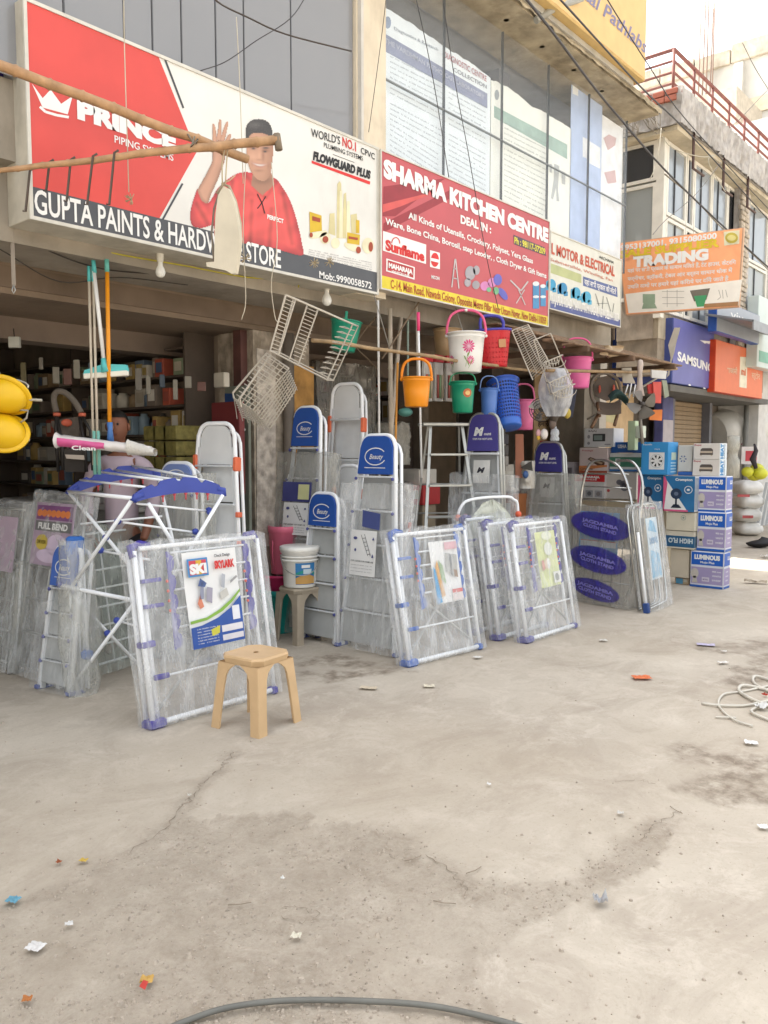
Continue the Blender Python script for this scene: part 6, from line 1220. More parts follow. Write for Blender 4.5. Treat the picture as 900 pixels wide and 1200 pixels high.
# pushchair
t = T('pushchair', 'folded brown pushchair with a padded arch handle and orange joints', 'pushchair', PD(85, 620, 5.9)); d_ = 5.85; Pp = lambda x, y, d=d_: PD(*q('4a', x, y), d)
MB().path(catm([Pp(425, 340), Pp(405, 240), Pp(430, 188), Pp(490, 195), Pp(560, 260), Pp(612, 345)], 5), .022, 10).build('handle', mat('6b6258', .8, bump=.4, bs=60, dirt=.3), t)
for x, y in ((428, 357), (618, 358)): MB().path([Pp(x, y - 12), Pp(x, y + 14)], .026, 8).build('joint', mat('c8654a', .5), t)
MB().prism([Pp(385, 410), Pp(500, 385), Pp(610, 375), Pp(600, 450), Pp(590, 525), Pp(470, 525), Pp(420, 490), Pp(385, 440)], FH * .05).build('seat_back', mat('5b524a', .9, var=.2, scale=12, bump=.5), t); MB().sphere(Pp(505, 420, 5.83), .035, 8, 5, (1.3, .5, .8)).build('badge', mat('b8563c', .6), t)
for pts in (((425, 365), (420, 520), (440, 790)), ((430, 370), (470, 600), (475, 780)), ((620, 370), (680, 480), (700, 780)), ((600, 380), (640, 600), (650, 790))): MB().path([Pp(*p_) for p_ in pts], .012, 6).build('frame_tube', mat('2c2826', .5), t)
MB().prism([Pp(470, 620), Pp(630, 620), Pp(650, 790), Pp(490, 790)], FH * .04).build('seat_panel', mat('3f3a36', .9, var=.2), t); MB().prism([Pp(490, 660, 5.82), Pp(630, 665, 5.82), Pp(635, 700, 5.82), Pp(500, 690, 5.82)], FH * .01).build('label', mat('c4b8ac', .6), t)
# ---------------------------------------------------------------- crossed poles, ironing board and hooks over sign one
t = T('bamboo_pole', 'bamboo pole slanting down from the upper corner across the red sign', 'pole', PD(100, 110, 4.6)); bamboo(PD(-25, 67, 4.1), PD(290, 186, 5.1), .026, 9, 3).build('cane', BAM2, t)
t = T('bamboo_pole', 'bamboo pole rising across the red sign with wire hooks on its thin end', 'pole', PD(150, 180, 4.7)); a, b = PD(-10, 200, 4.5), PD(327, 163, 4.95)
bamboo(a, b, .013, 12, 4, .028).build('cane', BAM2, t); MB().path([PD(324, 157, 4.94), PD(327, 176, 4.94)], .022, 6).build('binding', mat('8a7c6a', .9), t); MB().path([PD(220, 157, 4.8), PD(229, 171, 4.8), PD(232, 163, 4.78), PD(224, 172, 4.78), PD(228, 160, 4.8)], .006, 5).build('binding', mat('8c8070', .9), t)
for i, (x0_, x1_, y0_, y1_) in enumerate(((58, 54, 190, 224), (83, 78, 187, 236), (109, 102, 183, 240), (134, 128, 179, 240), (35, 30, 200, 248))):
    MB().path([PD(x0_ + 5, y0_ - 3, 4.62), PD(x0_, y0_, 4.62), PD(x1_, y1_, 4.62), PD(x1_ - 3, y1_ - 1, 4.62)], .007, 5).build('hook_rod', mat('5c5048', .6), t)
t = T('ironing_board', 'worn cream ironing board tied to the crossed bamboo poles', 'ironing board', PD(262, 318, 4.95)); dI = 4.9; Pi = lambda x, y, d=dI: PD(*q('1b', x, y), d)
out = [(214, 408), (232, 418), (255, 470), (272, 560), (280, 620), (272, 700), (262, 762), (248, 765), (222, 750), (146, 735), (144, 718), (176, 715), (178, 600), (182, 520), (192, 445)]
MB().prism([Pi(*p_) for p_ in out], FH * .03 + RT * .012).build('board', mat('d9d0bb', .75, var=.08, dirt=.15), t)
MB().path([Pi(x, y, 4.94) for x, y in ((188, 440), (214, 402), (236, 410), (262, 470), (282, 560), (284, 640), (274, 700))], .010, 6).build('rim', mat('b8ac94', .6), t)
MB().path([Pi(222, 405), Pi(226, 330), Pi(232, 240)], .005, 4).path([Pi(210, 412), Pi(208, 320), Pi(222, 245)], .005, 4).path([Pi(205, 400), Pi(240, 385), Pi(262, 365)], .004, 4).build('string', mat('c9b89a', .9), t)
MB().path([Pi(176, 720, 4.95), Pi(166, 600, 4.95), Pi(176, 500, 4.95), Pi(205, 415, 4.95)], .006, 5).build('leg_wire', mat('8f8678', .5), t)
for i, (pts, dd, lb) in enumerate((([(145, 0), (146, 60), (151, 225)], 4.8, 'thin string with a twig tassel hanging before the red sign'), ([(277, 20), (281, 100), (285, 215)], 5.2, 'fine string hanging before the printed man'), ([(288, 190), (285, 270), (288, 350), (283, 375)], 5.3, 'pale string trailing down under the hardware sign'), ([(318, 190), (325, 280), (318, 330), (322, 370), (326, 378)], 5.4, 'wavy string falling past the end of the bamboo pole'))):
    tag(MB().path(catm([PD(x, y, dd) for x, y in pts], 4), .0035, 4).build('string', mat('cfc6b2', .9), None), lb, 'string', 'strings hanging off the signs')
def tassel(px, py, dd, lb):
    b = MB(); rnd = random.Random(px)
    for i in range(12): a = rnd.uniform(0, 2 * pi); b.path([PD(px, py, dd), PD(px, py, dd) + (RT * cos(a) + V(0, 0, 1) * sin(a)) * .035 + FH * rnd.uniform(-.02, .02)], .003, 3)
    tag(b.build('twig_tassel', mat('b9a988', .9), None), lb, 'tassel', 'dry twig tassels tied on strings')
tassel(154, 233, 4.8, 'dry twig tassel over the grey band near the word GUPTA'.replace('GUPTA', 'gupta')); tassel(368, 308, 5.6, 'dry twig tassel tied beside the printed phone number'); tassel(386, 307, 5.6, 'second twig tassel just above the printed phone number'); tassel(288, 303, 5.3, 'twig tassel tied next to the ironing board foot')
# bulbs
for i, (px, py0, py1, lb) in enumerate(((188, 291, 325, 'white bulb in its holder under the word hardware on the sign'), (383, 333, 358, 'white bulb in its holder below the phone number on the sign'))):
    p = PY(px, py0, 4.75); s = mpp(p); t = T('light_bulb', lb, 'light bulb', p, 'unlit bulbs under the hardware sign'); r_ = 5.8 * s; M = Matrix.Translation(PY(px, py1 - 5.5, 4.75))
    MB().lathe([(r_ * .45, r_ * 2.2), (r_ * .5, r_ * 1.3), (r_ * .85, r_ * .7), (r_, 0), (r_ * .8, -r_ * .6), (r_ * .4, -r_ * .93), (1e-4, -r_)], M, 18).build('glass', mat('f0efe8', .25, var=.02), t)
    MB().lathe([(1e-3, r_ * 5), (r_ * .9, r_ * 4.9), (r_ * .7, r_ * 3.4), (r_ * .62, r_ * 2.1), (r_ * .4, r_ * 2.0)], M, 14).build('holder', mat('d8d4c8', .5), t)
tag(MB().path(catm([PY(100, 290, 4.9), PY(150, 300, 4.85), PY(220, 312, 4.85), PY(290, 325, 4.85), PY(345, 328, 4.8), PY(350, 337, 4.8)], 6), .006, 5).build('yellow_cord', mat('bdb23e', .6), None), 'yellow cord strung under the hardware sign', 'cord')
tag(MB().path(catm([PY(0, 262, 4.9), PY(60, 295, 4.9), PY(120, 315, 5.0), PY(190, 322, 5.0), PY(250, 330, 5.0)], 6), .005, 5).build('drooping_wire', mat('3a342e', .6), None), 'dark cord drooping under the concrete soffit', 'cord')
tag(MB().path(catm([PY(0, 292, 4.95), PY(70, 330, 5.0), PY(140, 325, 5.0), PY(220, 334, 5.0)], 6), .004, 5).build('drooping_wire', mat('3a342e', .6), None), 'second thin dark cord looping below the first', 'cord')
# ---------------------------------------------------------------- wooden canopy over the third shop
t = T('plank_canopy', 'weathered brown plank canopy over the appliance cartons', 'canopy', PY(700, 410, 4.4))
WD = mat('8a7058', .85, var=.3, scale=10, bump=.5, dirt=.5); ca, cb = PY(632, 402, 4.4), PY(792, 430, 3.9)
zc_ = PY(700, 405, 4.5).z
for i in range(5):
    y = 4.50 - i * .150; MB().bbox((6.95 + i * .12, y, zc_ - .05 * i - .01 * (i % 2)), (10.12 + i * .04, y + .156, zc_ + .02 - .05 * i), e=.006).build('plank', WD, t)
MB().box((7.0, 4.66, zc_ - .12), (10.0, 4.85, zc_ - .02)).build('back_beam', mat('6a5442', .85, var=.3), t)
for x in (7.6, 8.7, 9.9): MB().bbox((x, 3.85, zc_ - .26), (x + .05, 5.05, zc_ - .20), e=.006).build('batten', mat('6a5442', .85, var=.3), t)
MB().path([PY(640, 434, 4.0), PY(742, 436, 4.0), PY(793, 432, 4.0)], .018, 6).build('front_pole', BAM, t)
MB().tube(V(9.9, 5.0, 2.0), V(9.9, 3.95, 2.55), .014, 6).build('strut', mat('c4bcb0', .5), t)
g = T('cloth_rag', 'limp beige cloth hanging from the canopy edge', 'cloth', PY(716, 415, 4.0)); MB().grid(lambda u, v: PY(706 + 20 * u + 3 * sin(v * 6), 405 + 15 * v * (1 - .5 * abs(u - .5)), 4.0) - V(0, .04 * sin(u * 7) + .03 * noise.noise(V(u * 5, v * 5, 0)), 0), 10, 8).build('cloth', mat('bda88c', .9, var=.15), g)
# ---------------------------------------------------------------- hung chair and fan
t = T('plastic_chair', 'grey moulded chair hung up by its back behind the fan', 'chair', PD(708, 500, 9.6)); d_ = 9.5; Pc3 = lambda x, y, d=d_: PD(*q('3c', x, y), d); CM_ = mat('6b5c50', .5, var=.1)
MB().path(catm([Pc3(150, 290), Pc3(124, 240), Pc3(125, 180), Pc3(150, 148), Pc3(190, 140), Pc3(235, 165), Pc3(252, 215), Pc3(250, 280)], 5), .020, 8).build('back_frame', mat('8c8074', .5), t)
MB().prism([Pc3(140, 240), Pc3(132, 190), Pc3(155, 160), Pc3(190, 152), Pc3(228, 172), Pc3(242, 215), Pc3(235, 250), Pc3(190, 262)], FH * .02).build('back_panel', CM_, t)
MB().grid(lambda u, v: Pc3(150 + 105 * u, 262 + 55 * v, 9.5 - .35 * v) - V(0, 0, .02 * sin(u * pi)), 8, 5).build('seat', mat('7d6e60', .5), t)
for a, b in (((165, 300), (125, 380)), ((245, 300), (225, 370)), ((150, 270), (160, 330))): MB().path([Pc3(*a, 9.3), Pc3(*b, 9.2)], .020, 6).build('leg', mat('7a5c44', .5), t)
for x, y in ((160, 210), (222, 208)): MB().sphere(Pc3(x, y, 9.44), .035, 8, 5, (.8, .3, 1.4)).build('cushion', mat('c04c34', .6), t)
def fan(label, cx_, cy_, d, R_, blades, tilt, pole=None, cage=False, bc='8b867a'):
    c = PD(cx_, cy_, d); nrm = (-FH + RT * tilt[0] + V(0, 0, tilt[1])).normalized(); M = frame(c, RT, V(0, 0, 1)); M = Matrix.Translation(c) @ (-nrm).to_track_quat('Y', 'Z').to_matrix().to_4x4()
    t = T('pedestal_fan', label, 'fan', c)
    for k in range(blades):
        a0 = 2 * pi * k / blades + .35
        def bf(u, v): r = R_ * (.16 + .84 * u); a = a0 + (v - .5) * (1.25 if u > .3 else .8 + u) * (1 - .25 * u * u); return M @ V(r * cos(a), -.02 - (v - .5) * .09 * (.4 + u), r * sin(a))
        MB().grid(bf, 6, 5).build('blade', mat(bc, .45, var=.1), t)
    MB().lathe([(1e-3, -.05), (R_ * .14, -.045), (R_ * .2, 0), (R_ * .2, .12), (R_ * .12, .2), (1e-3, .2)], M @ Matrix.Rotation(-pi / 2, 4, 'X'), 14).build('motor', mat('4a4540', .5), t)
    if cage:
        for r_ in (.5, .8, 1.05): MB().path([M @ V(R_ * r_ * cos(a), -.07 * (1.2 - r_), R_ * r_ * sin(a)) for a in [2 * pi * k / 20 for k in range(20)]], .005, 4, closed=True).build('guard_ring', mat('6a665e', .5), t)
        for k in range(12): a = 2 * pi * k / 12; MB().path([M @ V(R_ * .15 * cos(a), -.09, R_ * .15 * sin(a)), M @ V(R_ * 1.05 * cos(a), -.01, R_ * 1.05 * sin(a))], .003, 4).build('guard_wire', mat('6a665e', .5), t)
    if pole: MB().tube(c + FH * .1, PD(pole[0], pole[1], d + .1), .018, 8).build('pole', mat('8d887e', .5), t)
    return t
fan('bare bladed fan on a pole above the blue top carton', 752, 474, 9.0, .16, 4, (.1, .1), (753, 520), False, '77726a')
fan('caged fan half seen above the lower pink bucket', 634, 480, 8.2, .11, 3, (-.5, 0), None, True, 'a79f94')
g = T('carry_bag', 'dark teal mesh bag slung over the hung chair', 'bag', Pc3(235, 280, 9.1)); MB().grid(lambda u, v: Pc3(195 + 82 * u, 240 + 42 * v - 30 * sin(pi * u), 9.1) - FH * (.1 * sin(pi * v) + .02 * noise.noise(V(u * 9, v * 9, 3))), 12, 8).build('bag', mat('2c4440', .9, bump=.8, bs=90), g); 
# assorted hanging small goods around the fan
def small(name, label, cat, pts, d, col, th=.04, rough=.5):
    o = PD(*pts[0], d); return tag(MB().prism([PD(x, y, d) for x, y in pts], FH * th).build(name, mat(col, rough, var=.1), None), label, cat)
qq = lambda k, *l: [q(k, x, y) for x, y in l]
small('printed_box', 'small white printed box hanging over the red packets', 'box', qq('3c', (388, 125), (455, 130), (452, 165), (390, 160)), 9.2, 'd8d8d4'); small('packet', 'glossy red and white hanging packet beside the fan', 'packet', qq('3c', (395, 178), (432, 178), (430, 272), (400, 270)), 9.1, 'd85a50'); small('packet', 'narrow grey green carton hanging right of the red packet', 'packet', qq('3c', (434, 170), (455, 172), (466, 240), (446, 250)), 9.1, '9aa08c')
small('packet', 'small orange packet hanging low beside the fan blades', 'packet', qq('3c', (378, 302), (436, 300), (434, 348), (380, 345)), 9.3, 'e8843c'); small('card', 'white square card tied under the canopy', 'card', qq('3c', (258, 118), (300, 115), (302, 150), (318, 185), (262, 182)), 9.4, 'd4cbb9', .02); small('bottle_pack', 'red and white bottle pack hanging by the blue column', 'packet', qq('3c', (372, 190), (392, 185), (394, 228), (376, 230)), 9.15, 'c93c38')
t = T('white_vase_stand', 'slim white plastic stand hanging upright left of the fan', 'stand', PD(*q('3c', 330, 240), 9.2)); s = mpp(PD(748, 460, 9.2)); M = Matrix.Translation(PD(*q('3c', 335, 240), 9.2)); MB().lathe([(1e-3, 42 * s), (2.8 * s, 41 * s), (3.6 * s, 36 * s), (2.6 * s, 26 * s), (3.4 * s, 12 * s), (5.5 * s, 2 * s), (6 * s, 0), (1e-3, 0)], M, 14).build('body', mat('c4b4a8', .4), t)
for a, b in (((285, 190), (270, 240)), ((300, 185), (290, 250)), ((318, 190), (308, 245))): MB().tube(PD(*q('3c', *a), 9.2), PD(*q('3c', *b), 9.2), .008, 5).build('leg', PRINTW, t)
t = T('blue_column', 'slim blue painted column with a taped poster behind the fan', 'column', PY(783, 520, 5.6)); a = PY(776, 520, 5.45); b = PY(788, 520, 5.45); MB().bbox((a.x, 5.45, 0), (b.x, 5.6, zs_b - .13), e=.01).build('shaft', mat('54568a', .6, var=.2, dirt=.3), t); MB().box((a.x + .01, 5.442, PY(780, 530, 5.45).z), (b.x - .01, 5.447, PY(780, 492, 5.45).z)).build('poster', mat('b8b0b4', .6), t)
# plastic bag lump and clear bag goods, banner with hindi text
bnr = T('cloth_banner', 'tan printed banner with dark Hindi lettering behind the pink bucket', 'banner', PY(680, 560, 5.7)); b0_, b1_ = PY(626, 500, 5.7), PY(742, 500, 5.7)
MB().box((b0_.x, 5.7, PY(640, 600, 5.7).z), (b1_.x, 5.72, PY(680, 440, 5.7).z)).build('sheet', mat('c9ac84', .7, var=.12, dirt=.25), bnr)
Pn = Pix((0, 5.697, 0), (0, 1, 0), '3a'); text(Pn, 'हमारे को, अदरं, देशी घी. वही.', (370, 652), (622, 648), 26, mat('4c3a34', .6), bnr, .003, 1); text(Pn, 'मलाई, मक्खन मि', (430, 700), (590, 692), 26, mat('4c3a34', .6), bnr, .003, 1); text(Pn, 'दूध', (545, 600), (600, 592), 40, mat('a83c34', .6), bnr, .003, 2)
shapes(Pn, [[(380, 722), (640, 722), (640, 748), (380, 752)]], mat('b8483c', .6), bnr, .002); shapes(Pn, [[(552, 480), (700, 480), (640, 610), (540, 610)]], mat('a4765c', .6), bnr, .001); shapes(Pn, [[(640, 540), (760, 560), (750, 640), (650, 620)]], mat('b9b084', .6), bnr, .0015)
g = T('plastic_bag', 'clear bag of small goods hung under the three tier wire rack', 'bag', PD(*q('3a', 450, 600), 8.1)); MB().grid(lambda u, v: PD(*q('3a', 455 + (140 * u - 70) * (.45 + .75 * sin(pi * min(1, v * .8 + .12))) , 375 + 230 * v), 8.1) - FH * (.12 * sin(pi * u) * sin(pi * min(1, v * .9 + .1)) + .03 * noise.noise(V(u * 7, v * 7, 9))), 14, 16).build('bag', film('c9cbd0', .5, .9, 3), g)
for x, y, c_, r_ in ((445, 600, '4a4038', .07), (440, 640, '6a5a50', .05), (510, 590, 'b8a040', .05), (400, 690, 'd8d0c8', .05), (372, 685, 'd9a8a8', .035), (372, 706, 'd8b040', .025), (480, 560, '2c3048', .05)): MB().sphere(PD(*q('3a', x, y), 8.2), r_, 10, 7, (1, .7, 1.1)).build('trinket', mat(c_, .6), g)
t = T('water_bottle', 'stacked clear plastic bottle on the dark purple ladder top', 'bottle', PD(650, 515, 8.7)); s = mpp(PD(650, 515, 8.7)); M = Matrix.Translation(PD(650, 517, 8.72)); MB().lathe([(1e-3, 0), (5 * s, 0), (5.5 * s, 3 * s), (4.2 * s, 6 * s), (5.4 * s, 9 * s), (4.4 * s, 13 * s), (2.2 * s, 15 * s), (2.2 * s, 17 * s), (1e-3, 17 * s)], M, 14).build('body', film('dfe6ea', .45, .8, 6), t)
small('garment_bag', 'dark blue cloth strip hanging behind the pink bucket', 'cloth', qq('3a', (522, 475), (558, 475), (545, 560), (535, 610), (515, 605)), 8.6, '23263c')
small('brown_post_sheet', 'orange brown sheet with stickers beside the dark post', 'sheet', qq('3a', (262, 690), (300, 690), (305, 900), (262, 900)), 8.4, 'a8684c', .02)
t = T('remote_rack', 'strip of dark remotes hanging on the post beside the purple ladder', 'remotes', PD(*q('3a', 205, 800), 8.0))
for i in range(7): MB().bbox((0, 0, 0), (.05, .03, .10), frame(PD(*q('3a', 190 + (i % 2) * 14, 870 - i * 26), 8.0), RT, V(0, 0, 1)), .005).build('remote', mat(('4c4844', '8d8880', '38343a')[i % 3], .5), t)
t = T('goods_bag', 'dark bag with a blue emblem between the two purple topped ladders', 'bag', PD(*q('4e', 165, 600), 8.5)); MB().grid(lambda u, v: PD(*q('4e', 110 + 125 * u, 500 + 160 * v), 8.5) - FH * (.12 * sin(pi * u) + .04 * noise.noise(V(u * 5, v * 5, 2))), 10, 10).build('bag', film('b5afa4', .8, .95, 3), t); MB().prism([PD(*q('4e', x, y), 8.35) for x, y in ((150, 540), (215, 500), (222, 560), (160, 545))], FH * .02).build('flap', mat('38352f', .6), t); MB().sphere(PD(*q('4e', 180, 580), 8.36), .05, 9, 6, (1, .4, .8)).build('emblem', mat('34588c', .5), t)
# ================================================================ CARTONS
CAR = {}
def carton(label, k, x0, y0, x1, y1, X, dp, col, group='appliance cartons stacked beside the shop', side=None, band=None, name='carton', prints=None, top=None):
    a, b = PX(*q(k, x0, (y0 + y1) / 2), X), PX(*q(k, x1, (y0 + y1) / 2), X); zt_ = PX(*q(k, (x0 + x1) / 2, y0), X).z; zb_ = PX(*q(k, (x0 + x1) / 2, y1), X).z
    Wd, H = a.y - b.y, zt_ - zb_; zb_ = max(zb_, .002); H = zt_ - zb_
    M = frame(V(X, a.y, zb_), V(0, -1, 0), V(0, 0, 1)); t = T(name, label, 'carton', M, group)
    MB().bbox((.001, 0, 0), (Wd - .001, dp, H - .002), M, .005).build('box', mat(col, .55, var=.06, dirt=.08), t)
    f = Face(M); sd = Face(M @ Matrix.Translation(V(Wd, 0, 0)) @ Matrix.Rotation(pi / 2, 4, 'Z'))
    if prints: prints(t, f, sd, Wd, H, dp)
    return t
def S_(f, t, W, H): return lambda u0, v0, u1, v1, c, o=.001: shape(f, rect(u0 * W, v0 * H, u1 * W, v1 * H), mat(c, .45, var=.04), t, o)
def lum(t, f, sd, W, H, D):
    r = S_(f, t, W, H); r2 = S_(sd, t, D, H)
    r(.03, .62, .97, .97, '1f62c4'); r2(.03, .62, .97, .97, '1f62c4'); r(.03, .10, .97, .56, 'a89cc4'); r2(.03, .10, .97, .56, 'a89cc4'); r(0, .0, 1, .06, '2a62b8'); r2(0, 0, 1, .06, '2a62b8')
    text(f, 'LUMINOUS', (.12 * W, .78 * H), (.88 * W, .78 * H), .12 * H, PRINTW, t, .002, 3); text(f, 'Mojo Plus', (.30 * W, .67 * H), (.72 * W, .67 * H), .06 * H, PRINTW, t, .002, 1.2)
    text(sd, 'LU', (.55 * D, .78 * H), (.92 * D, .78 * H), .10 * H, PRINTW, t, .002, 2)
    for i in range(3): text(f, ('900 mm', 'WHITE', 'SWEEP')[i], (.66 * W, (.44 - i * .12) * H), (.92 * W, (.44 - i * .12) * H), .045 * H, PRINTW, t, .002, .8); text(sd, ('AIR', 'FAN', 'NEW')[i], (.3 * D, (.44 - i * .12) * H), (.7 * D, (.44 - i * .12) * H), .04 * H, PRINTW, t, .002, .8)
    shapes(f, [ell(.14 * W, .38 * H, .12 * W, .14 * H), [(.1 * W, .3 * H), (.18 * W, .3 * H), (.24 * W, .12 * H), (.06 * W, .12 * H)]], mat('c9c2b8', .5), t, .002); r(.36, .17, .58, .29, 'd8d0e0', .002); text(f, 'MODEL', (.39 * W, .21 * H), (.55 * W, .21 * H), .04 * H, mat('6a5a90', .5), t, .003, .8)
    MB().box((W - .006, -.004, 0), (W + .002, -.001, H), MW[t.name]).build('tape', mat('e8e8ec', .3), t)
Xl = G(849, 690.5).x
carton('topmost blue and lilac ceiling fan carton with a pale fan picture', '3c', 592, 592, 716, 750, Xl + .02, .22, 'e6e8ee', prints=lum, group='blue and lilac fan cartons in one stack')
carton('middle blue and lilac ceiling fan carton of the stack of three', '3c', 588, 750, 714, 922, Xl - .02, .22, 'e2e4ee', prints=lum, group='blue and lilac fan cartons in one stack')
carton('bottom blue and lilac ceiling fan carton standing on the pavement', '3c', 558, 924, 706, 1088, Xl - .05, .21, 'e2e4ee', prints=lum, group='blue and lilac fan cartons in one stack')
def heat(t, f, sd, W, H, D):
    text(f, 'Bajaj', (.04 * W, .85 * H), (.3 * W, .85 * H), .10 * H, mat('b04c54', .5), t, .001, 1); shapes(f, [[(.25 * W, .28 * H), (.28 * W, .62 * H), (.34 * W, .70 * H), (.68 * W, .70 * H), (.75 * W, .60 * H), (.75 * W, .28 * H)]], mat('5c544e', .5), t, .001); shapes(f, [rect(.27 * W, .40 * H, .73 * W, .52 * H), rect(.27 * W, .22 * H, .33 * W, .28 * H), rect(.67 * W, .22 * H, .73 * W, .28 * H)], mat('c8b8a4', .5), t, .002)
    shape(sd, rect(0, 0, D, H), mat('dfe9ef', .5), t, .001)
    rot = Face(sd.M @ Matrix.Translation(V(D * .5, 0, .04 * H)) @ Matrix.Rotation(-pi / 2, 4, 'Y')); text(rot, 'HEAT', (0, 0), (H * .92, 0), D * .40, mat('2484c0', .5), t, .003, 3)
    rot = Face(sd.M @ Matrix.Translation(V(D * .72, 0, .04 * H)) @ Matrix.Rotation(-pi / 2, 4, 'Y')); text(rot, 'ROOM HEATER', (0, 0), (H * .92, 0), D * .12, mat('3a6c94', .5), t, .003, 1)
Xh = Xl + .05
carton('upper white room heater carton with blue vertical lettering', '3c', 572, 448, 688, 519, Xh, .24, 'e4ded6', prints=heat, group='white heater cartons'); carton('lower white room heater carton with blue vertical lettering', '3c', 568, 519, 687, 591, Xh, .24, 'e2dcd4', prints=heat, group='white heater cartons')
def fanbox(t, f, sd, W, H, D):
    cx_, cz_ = W * .58, H * .42; shape(f, rect(W * .3, H * .16, W * .86, H * .68), PRINTW, t, .001); shapes(f, [[(cx_ + r1 * W * cos(a + da), cz_ + r1 * W * sin(a + da) ) for r1, da in ((.07, 0), (.20, -.25), (.21, .2))] for a in [2 * pi * i / 7 for i in range(7)]], INK, t, .002); shapes(f, stroke(ell(cx_, cz_, W * .24, W * .24, 24) + [(cx_ + W * .24, cz_)], .004), mat('9ab0c0', .5), t, .002)
    text(f, 'Havells', (.08 * W, .90 * H), (.4 * W, .90 * H), .05 * H, PRINTW, t, .001, .6); text(f, 'FAN', (.5 * W, .76 * H), (.68 * W, .76 * H), .04 * H, PRINTW, t, .001, .5); shape(sd, rect(.3 * D, .45 * H, .8 * D, .68 * H), mat('c9dccc', .5), t, .001)
    for i in range(4): shape(sd, rect(.25 * D, (.34 - i * .09) * H, .8 * D, (.38 - i * .09) * H), mat('b8dcf0', .5), t, .001)
carton('bright sky blue exhaust fan carton on top of the table fan cartons', '3c', 342, 442, 462, 586, Xl - .12, .30, '3f9cdc', prints=fanbox)
def crom(t, f, sd, W, H, D):
    shape(f, rect(0, 0, W, H), mat('2f74a8', .45), t, .001); shape(f, [(0, 0), (W * .8, 0), (W * .12, H * .85), (0, H * .95)], PRINTW, t, .002); shape(f, [(0, 0), (W * .03, 0), (W * .13, H * .8), (.05 * W, H * .98), (0, H * .98)], mat('e0608c', .5), t, .003); shape(f, rect(0, 0, W * .8, H * .05), mat('e0608c', .5), t, .003)
    text(f, 'Crompton', (.38 * W, .87 * H), (.92 * W, .87 * H), .07 * H, PRINTW, t, .002, 1.6); shapes(f, stroke(ell(.8 * W, .62 * H, .12 * W, .10 * H, 18) + [(.92 * W, .62 * H)], .008), PRINTW, t, .002); shapes(f, [ell(.8 * W, .62 * H, .05 * W, .03 * H)], PRINTW, t, .002)
    shapes(f, [ell(.42 * W, .5 * H, .18 * W, .15 * H)], mat('2c3c58', .5), t, .004); shapes(f, [ell(.42 * W, .5 * H, .07 * W, .055 * H)], mat('6a7890', .5), t, .005); shapes(f, [rect(.39 * W, .18 * H, .45 * W, .36 * H), [(.25 * W, .10 * H), (.6 * W, .10 * H), (.5 * W, .2 * H), (.34 * W, .2 * H)]], mat('2c3444', .5), t, .004)
    shape(sd, rect(.05 * D, .05 * H, .95 * D, .95 * H), mat('a8b0b8', .5, var=.2, scale=20), t, .001)
carton('table fan carton in blue, white and pink on the near side of its pair', '3c', 440, 592, 578, 748, Xl - .10, .16, 'e0e2e6', prints=crom, group='blue and pink table fan cartons'); carton('table fan carton in blue, white and pink partly behind the narrow wrapped rack', '3c', 328, 586, 438, 736, Xl - .04, .16, 'e0e2e6', prints=crom, group='blue and pink table fan cartons')
def smallfan(t, f, sd, W, H, D):
    cx_, cz_ = W * .36, H * .48; shapes(f, [[(cx_ + r1 * W * cos(a + da), cz_ + r1 * W * sin(a + da)) for r1, da in ((.08, 0), (.26, -.3), (.26, .25))] for a in [2 * pi * i / 6 for i in range(6)]], mat('5c6a94', .5), t, .002)
carton('cream small fan carton between the sky blue and heater cartons', '3c', 505, 456, 566, 572, Xl + .12, .2, 'd6d2c8', prints=smallfan)
carton('flat blue carton showing as a strip under the cream fan carton', '3c', 503, 573, 568, 590, Xl + .10, .2, '3464b0')
def hi1(t, f, sd, W, H, D): shapes(f, stroke(ell(W * .6, H * .72, .028, .028, 12) + [(W * .6 + .028, H * .72)], .005) + [ell(W * .6, H * .72, .012, .012)], mat('8a9a94', .5), t, .001)
def hi2(t, f, sd, W, H, D):
    shape(f, rect(0, .1 * H, W, .72 * H), mat('2c6088', .5), t, .001); text(Face(f.M @ Matrix.Translation(V(W * .95, 0, H * .58)) @ Matrix.Rotation(pi, 4, 'Y')), 'HIGH FLO', (0, 0), (W * .85, 0), .26 * H, mat('d4e0e4', .5), t, .003, 2); shape(sd, rect(0, .1 * H, D, .72 * H), mat('5a7890', .5), t, .001)
carton('blank cream carton with a small round mark under the table fan cartons', '3c', 452, 752, 580, 832, Xl - .08, .14, 'ddd5bf', prints=hi1); carton('cream carton with a blue band of upside down lettering', '3c', 450, 833, 576, 912, Xl - .07, .14, 'ddd5c2', prints=hi2)
carton('plain scuffed cream carton low in the narrow stack', '3c', 470, 913, 552, 1038, Xl - .03, .14, 'd6cab4'); carton('bottom brown and blue carton of the narrow stack', '3c', 488, 1039, 550, 1146, Xl + .0, .12, 'b7a183', prints=lambda t, f, sd, W, H, D: (shape(f, rect(.1 * W, .1 * H, .6 * W, .9 * H), mat('5a9cc0', .5), t, .001), shape(f, rect(.65 * W, .4 * H, .9 * W, .9 * H), mat('c8c0ae', .5), t, .001)))
Xm = Xl + .25
def oven(t, f, sd, W, H, D): text(f, 'BAJAJ', (.15 * W, .82 * H), (.42 * W, .82 * H), .08 * H, mat('5a5a60', .5), t, .001, 1); shape(f, rect(.3 * W, .3 * H, .72 * W, .7 * H), mat('3e4244', .4), t, .001); shape(f, rect(.34 * W, .36 * H, .62 * W, .62 * H), mat('8fa09c', .3), t, .002); shapes(f, [ell(.16 * W, .55 * H, .02, .025), ell(.16 * W, .2 * H, .02, .02), rect(.7 * W, .1 * H, .9 * W, .16 * H)], mat('9a9aa0', .5), t, .001)
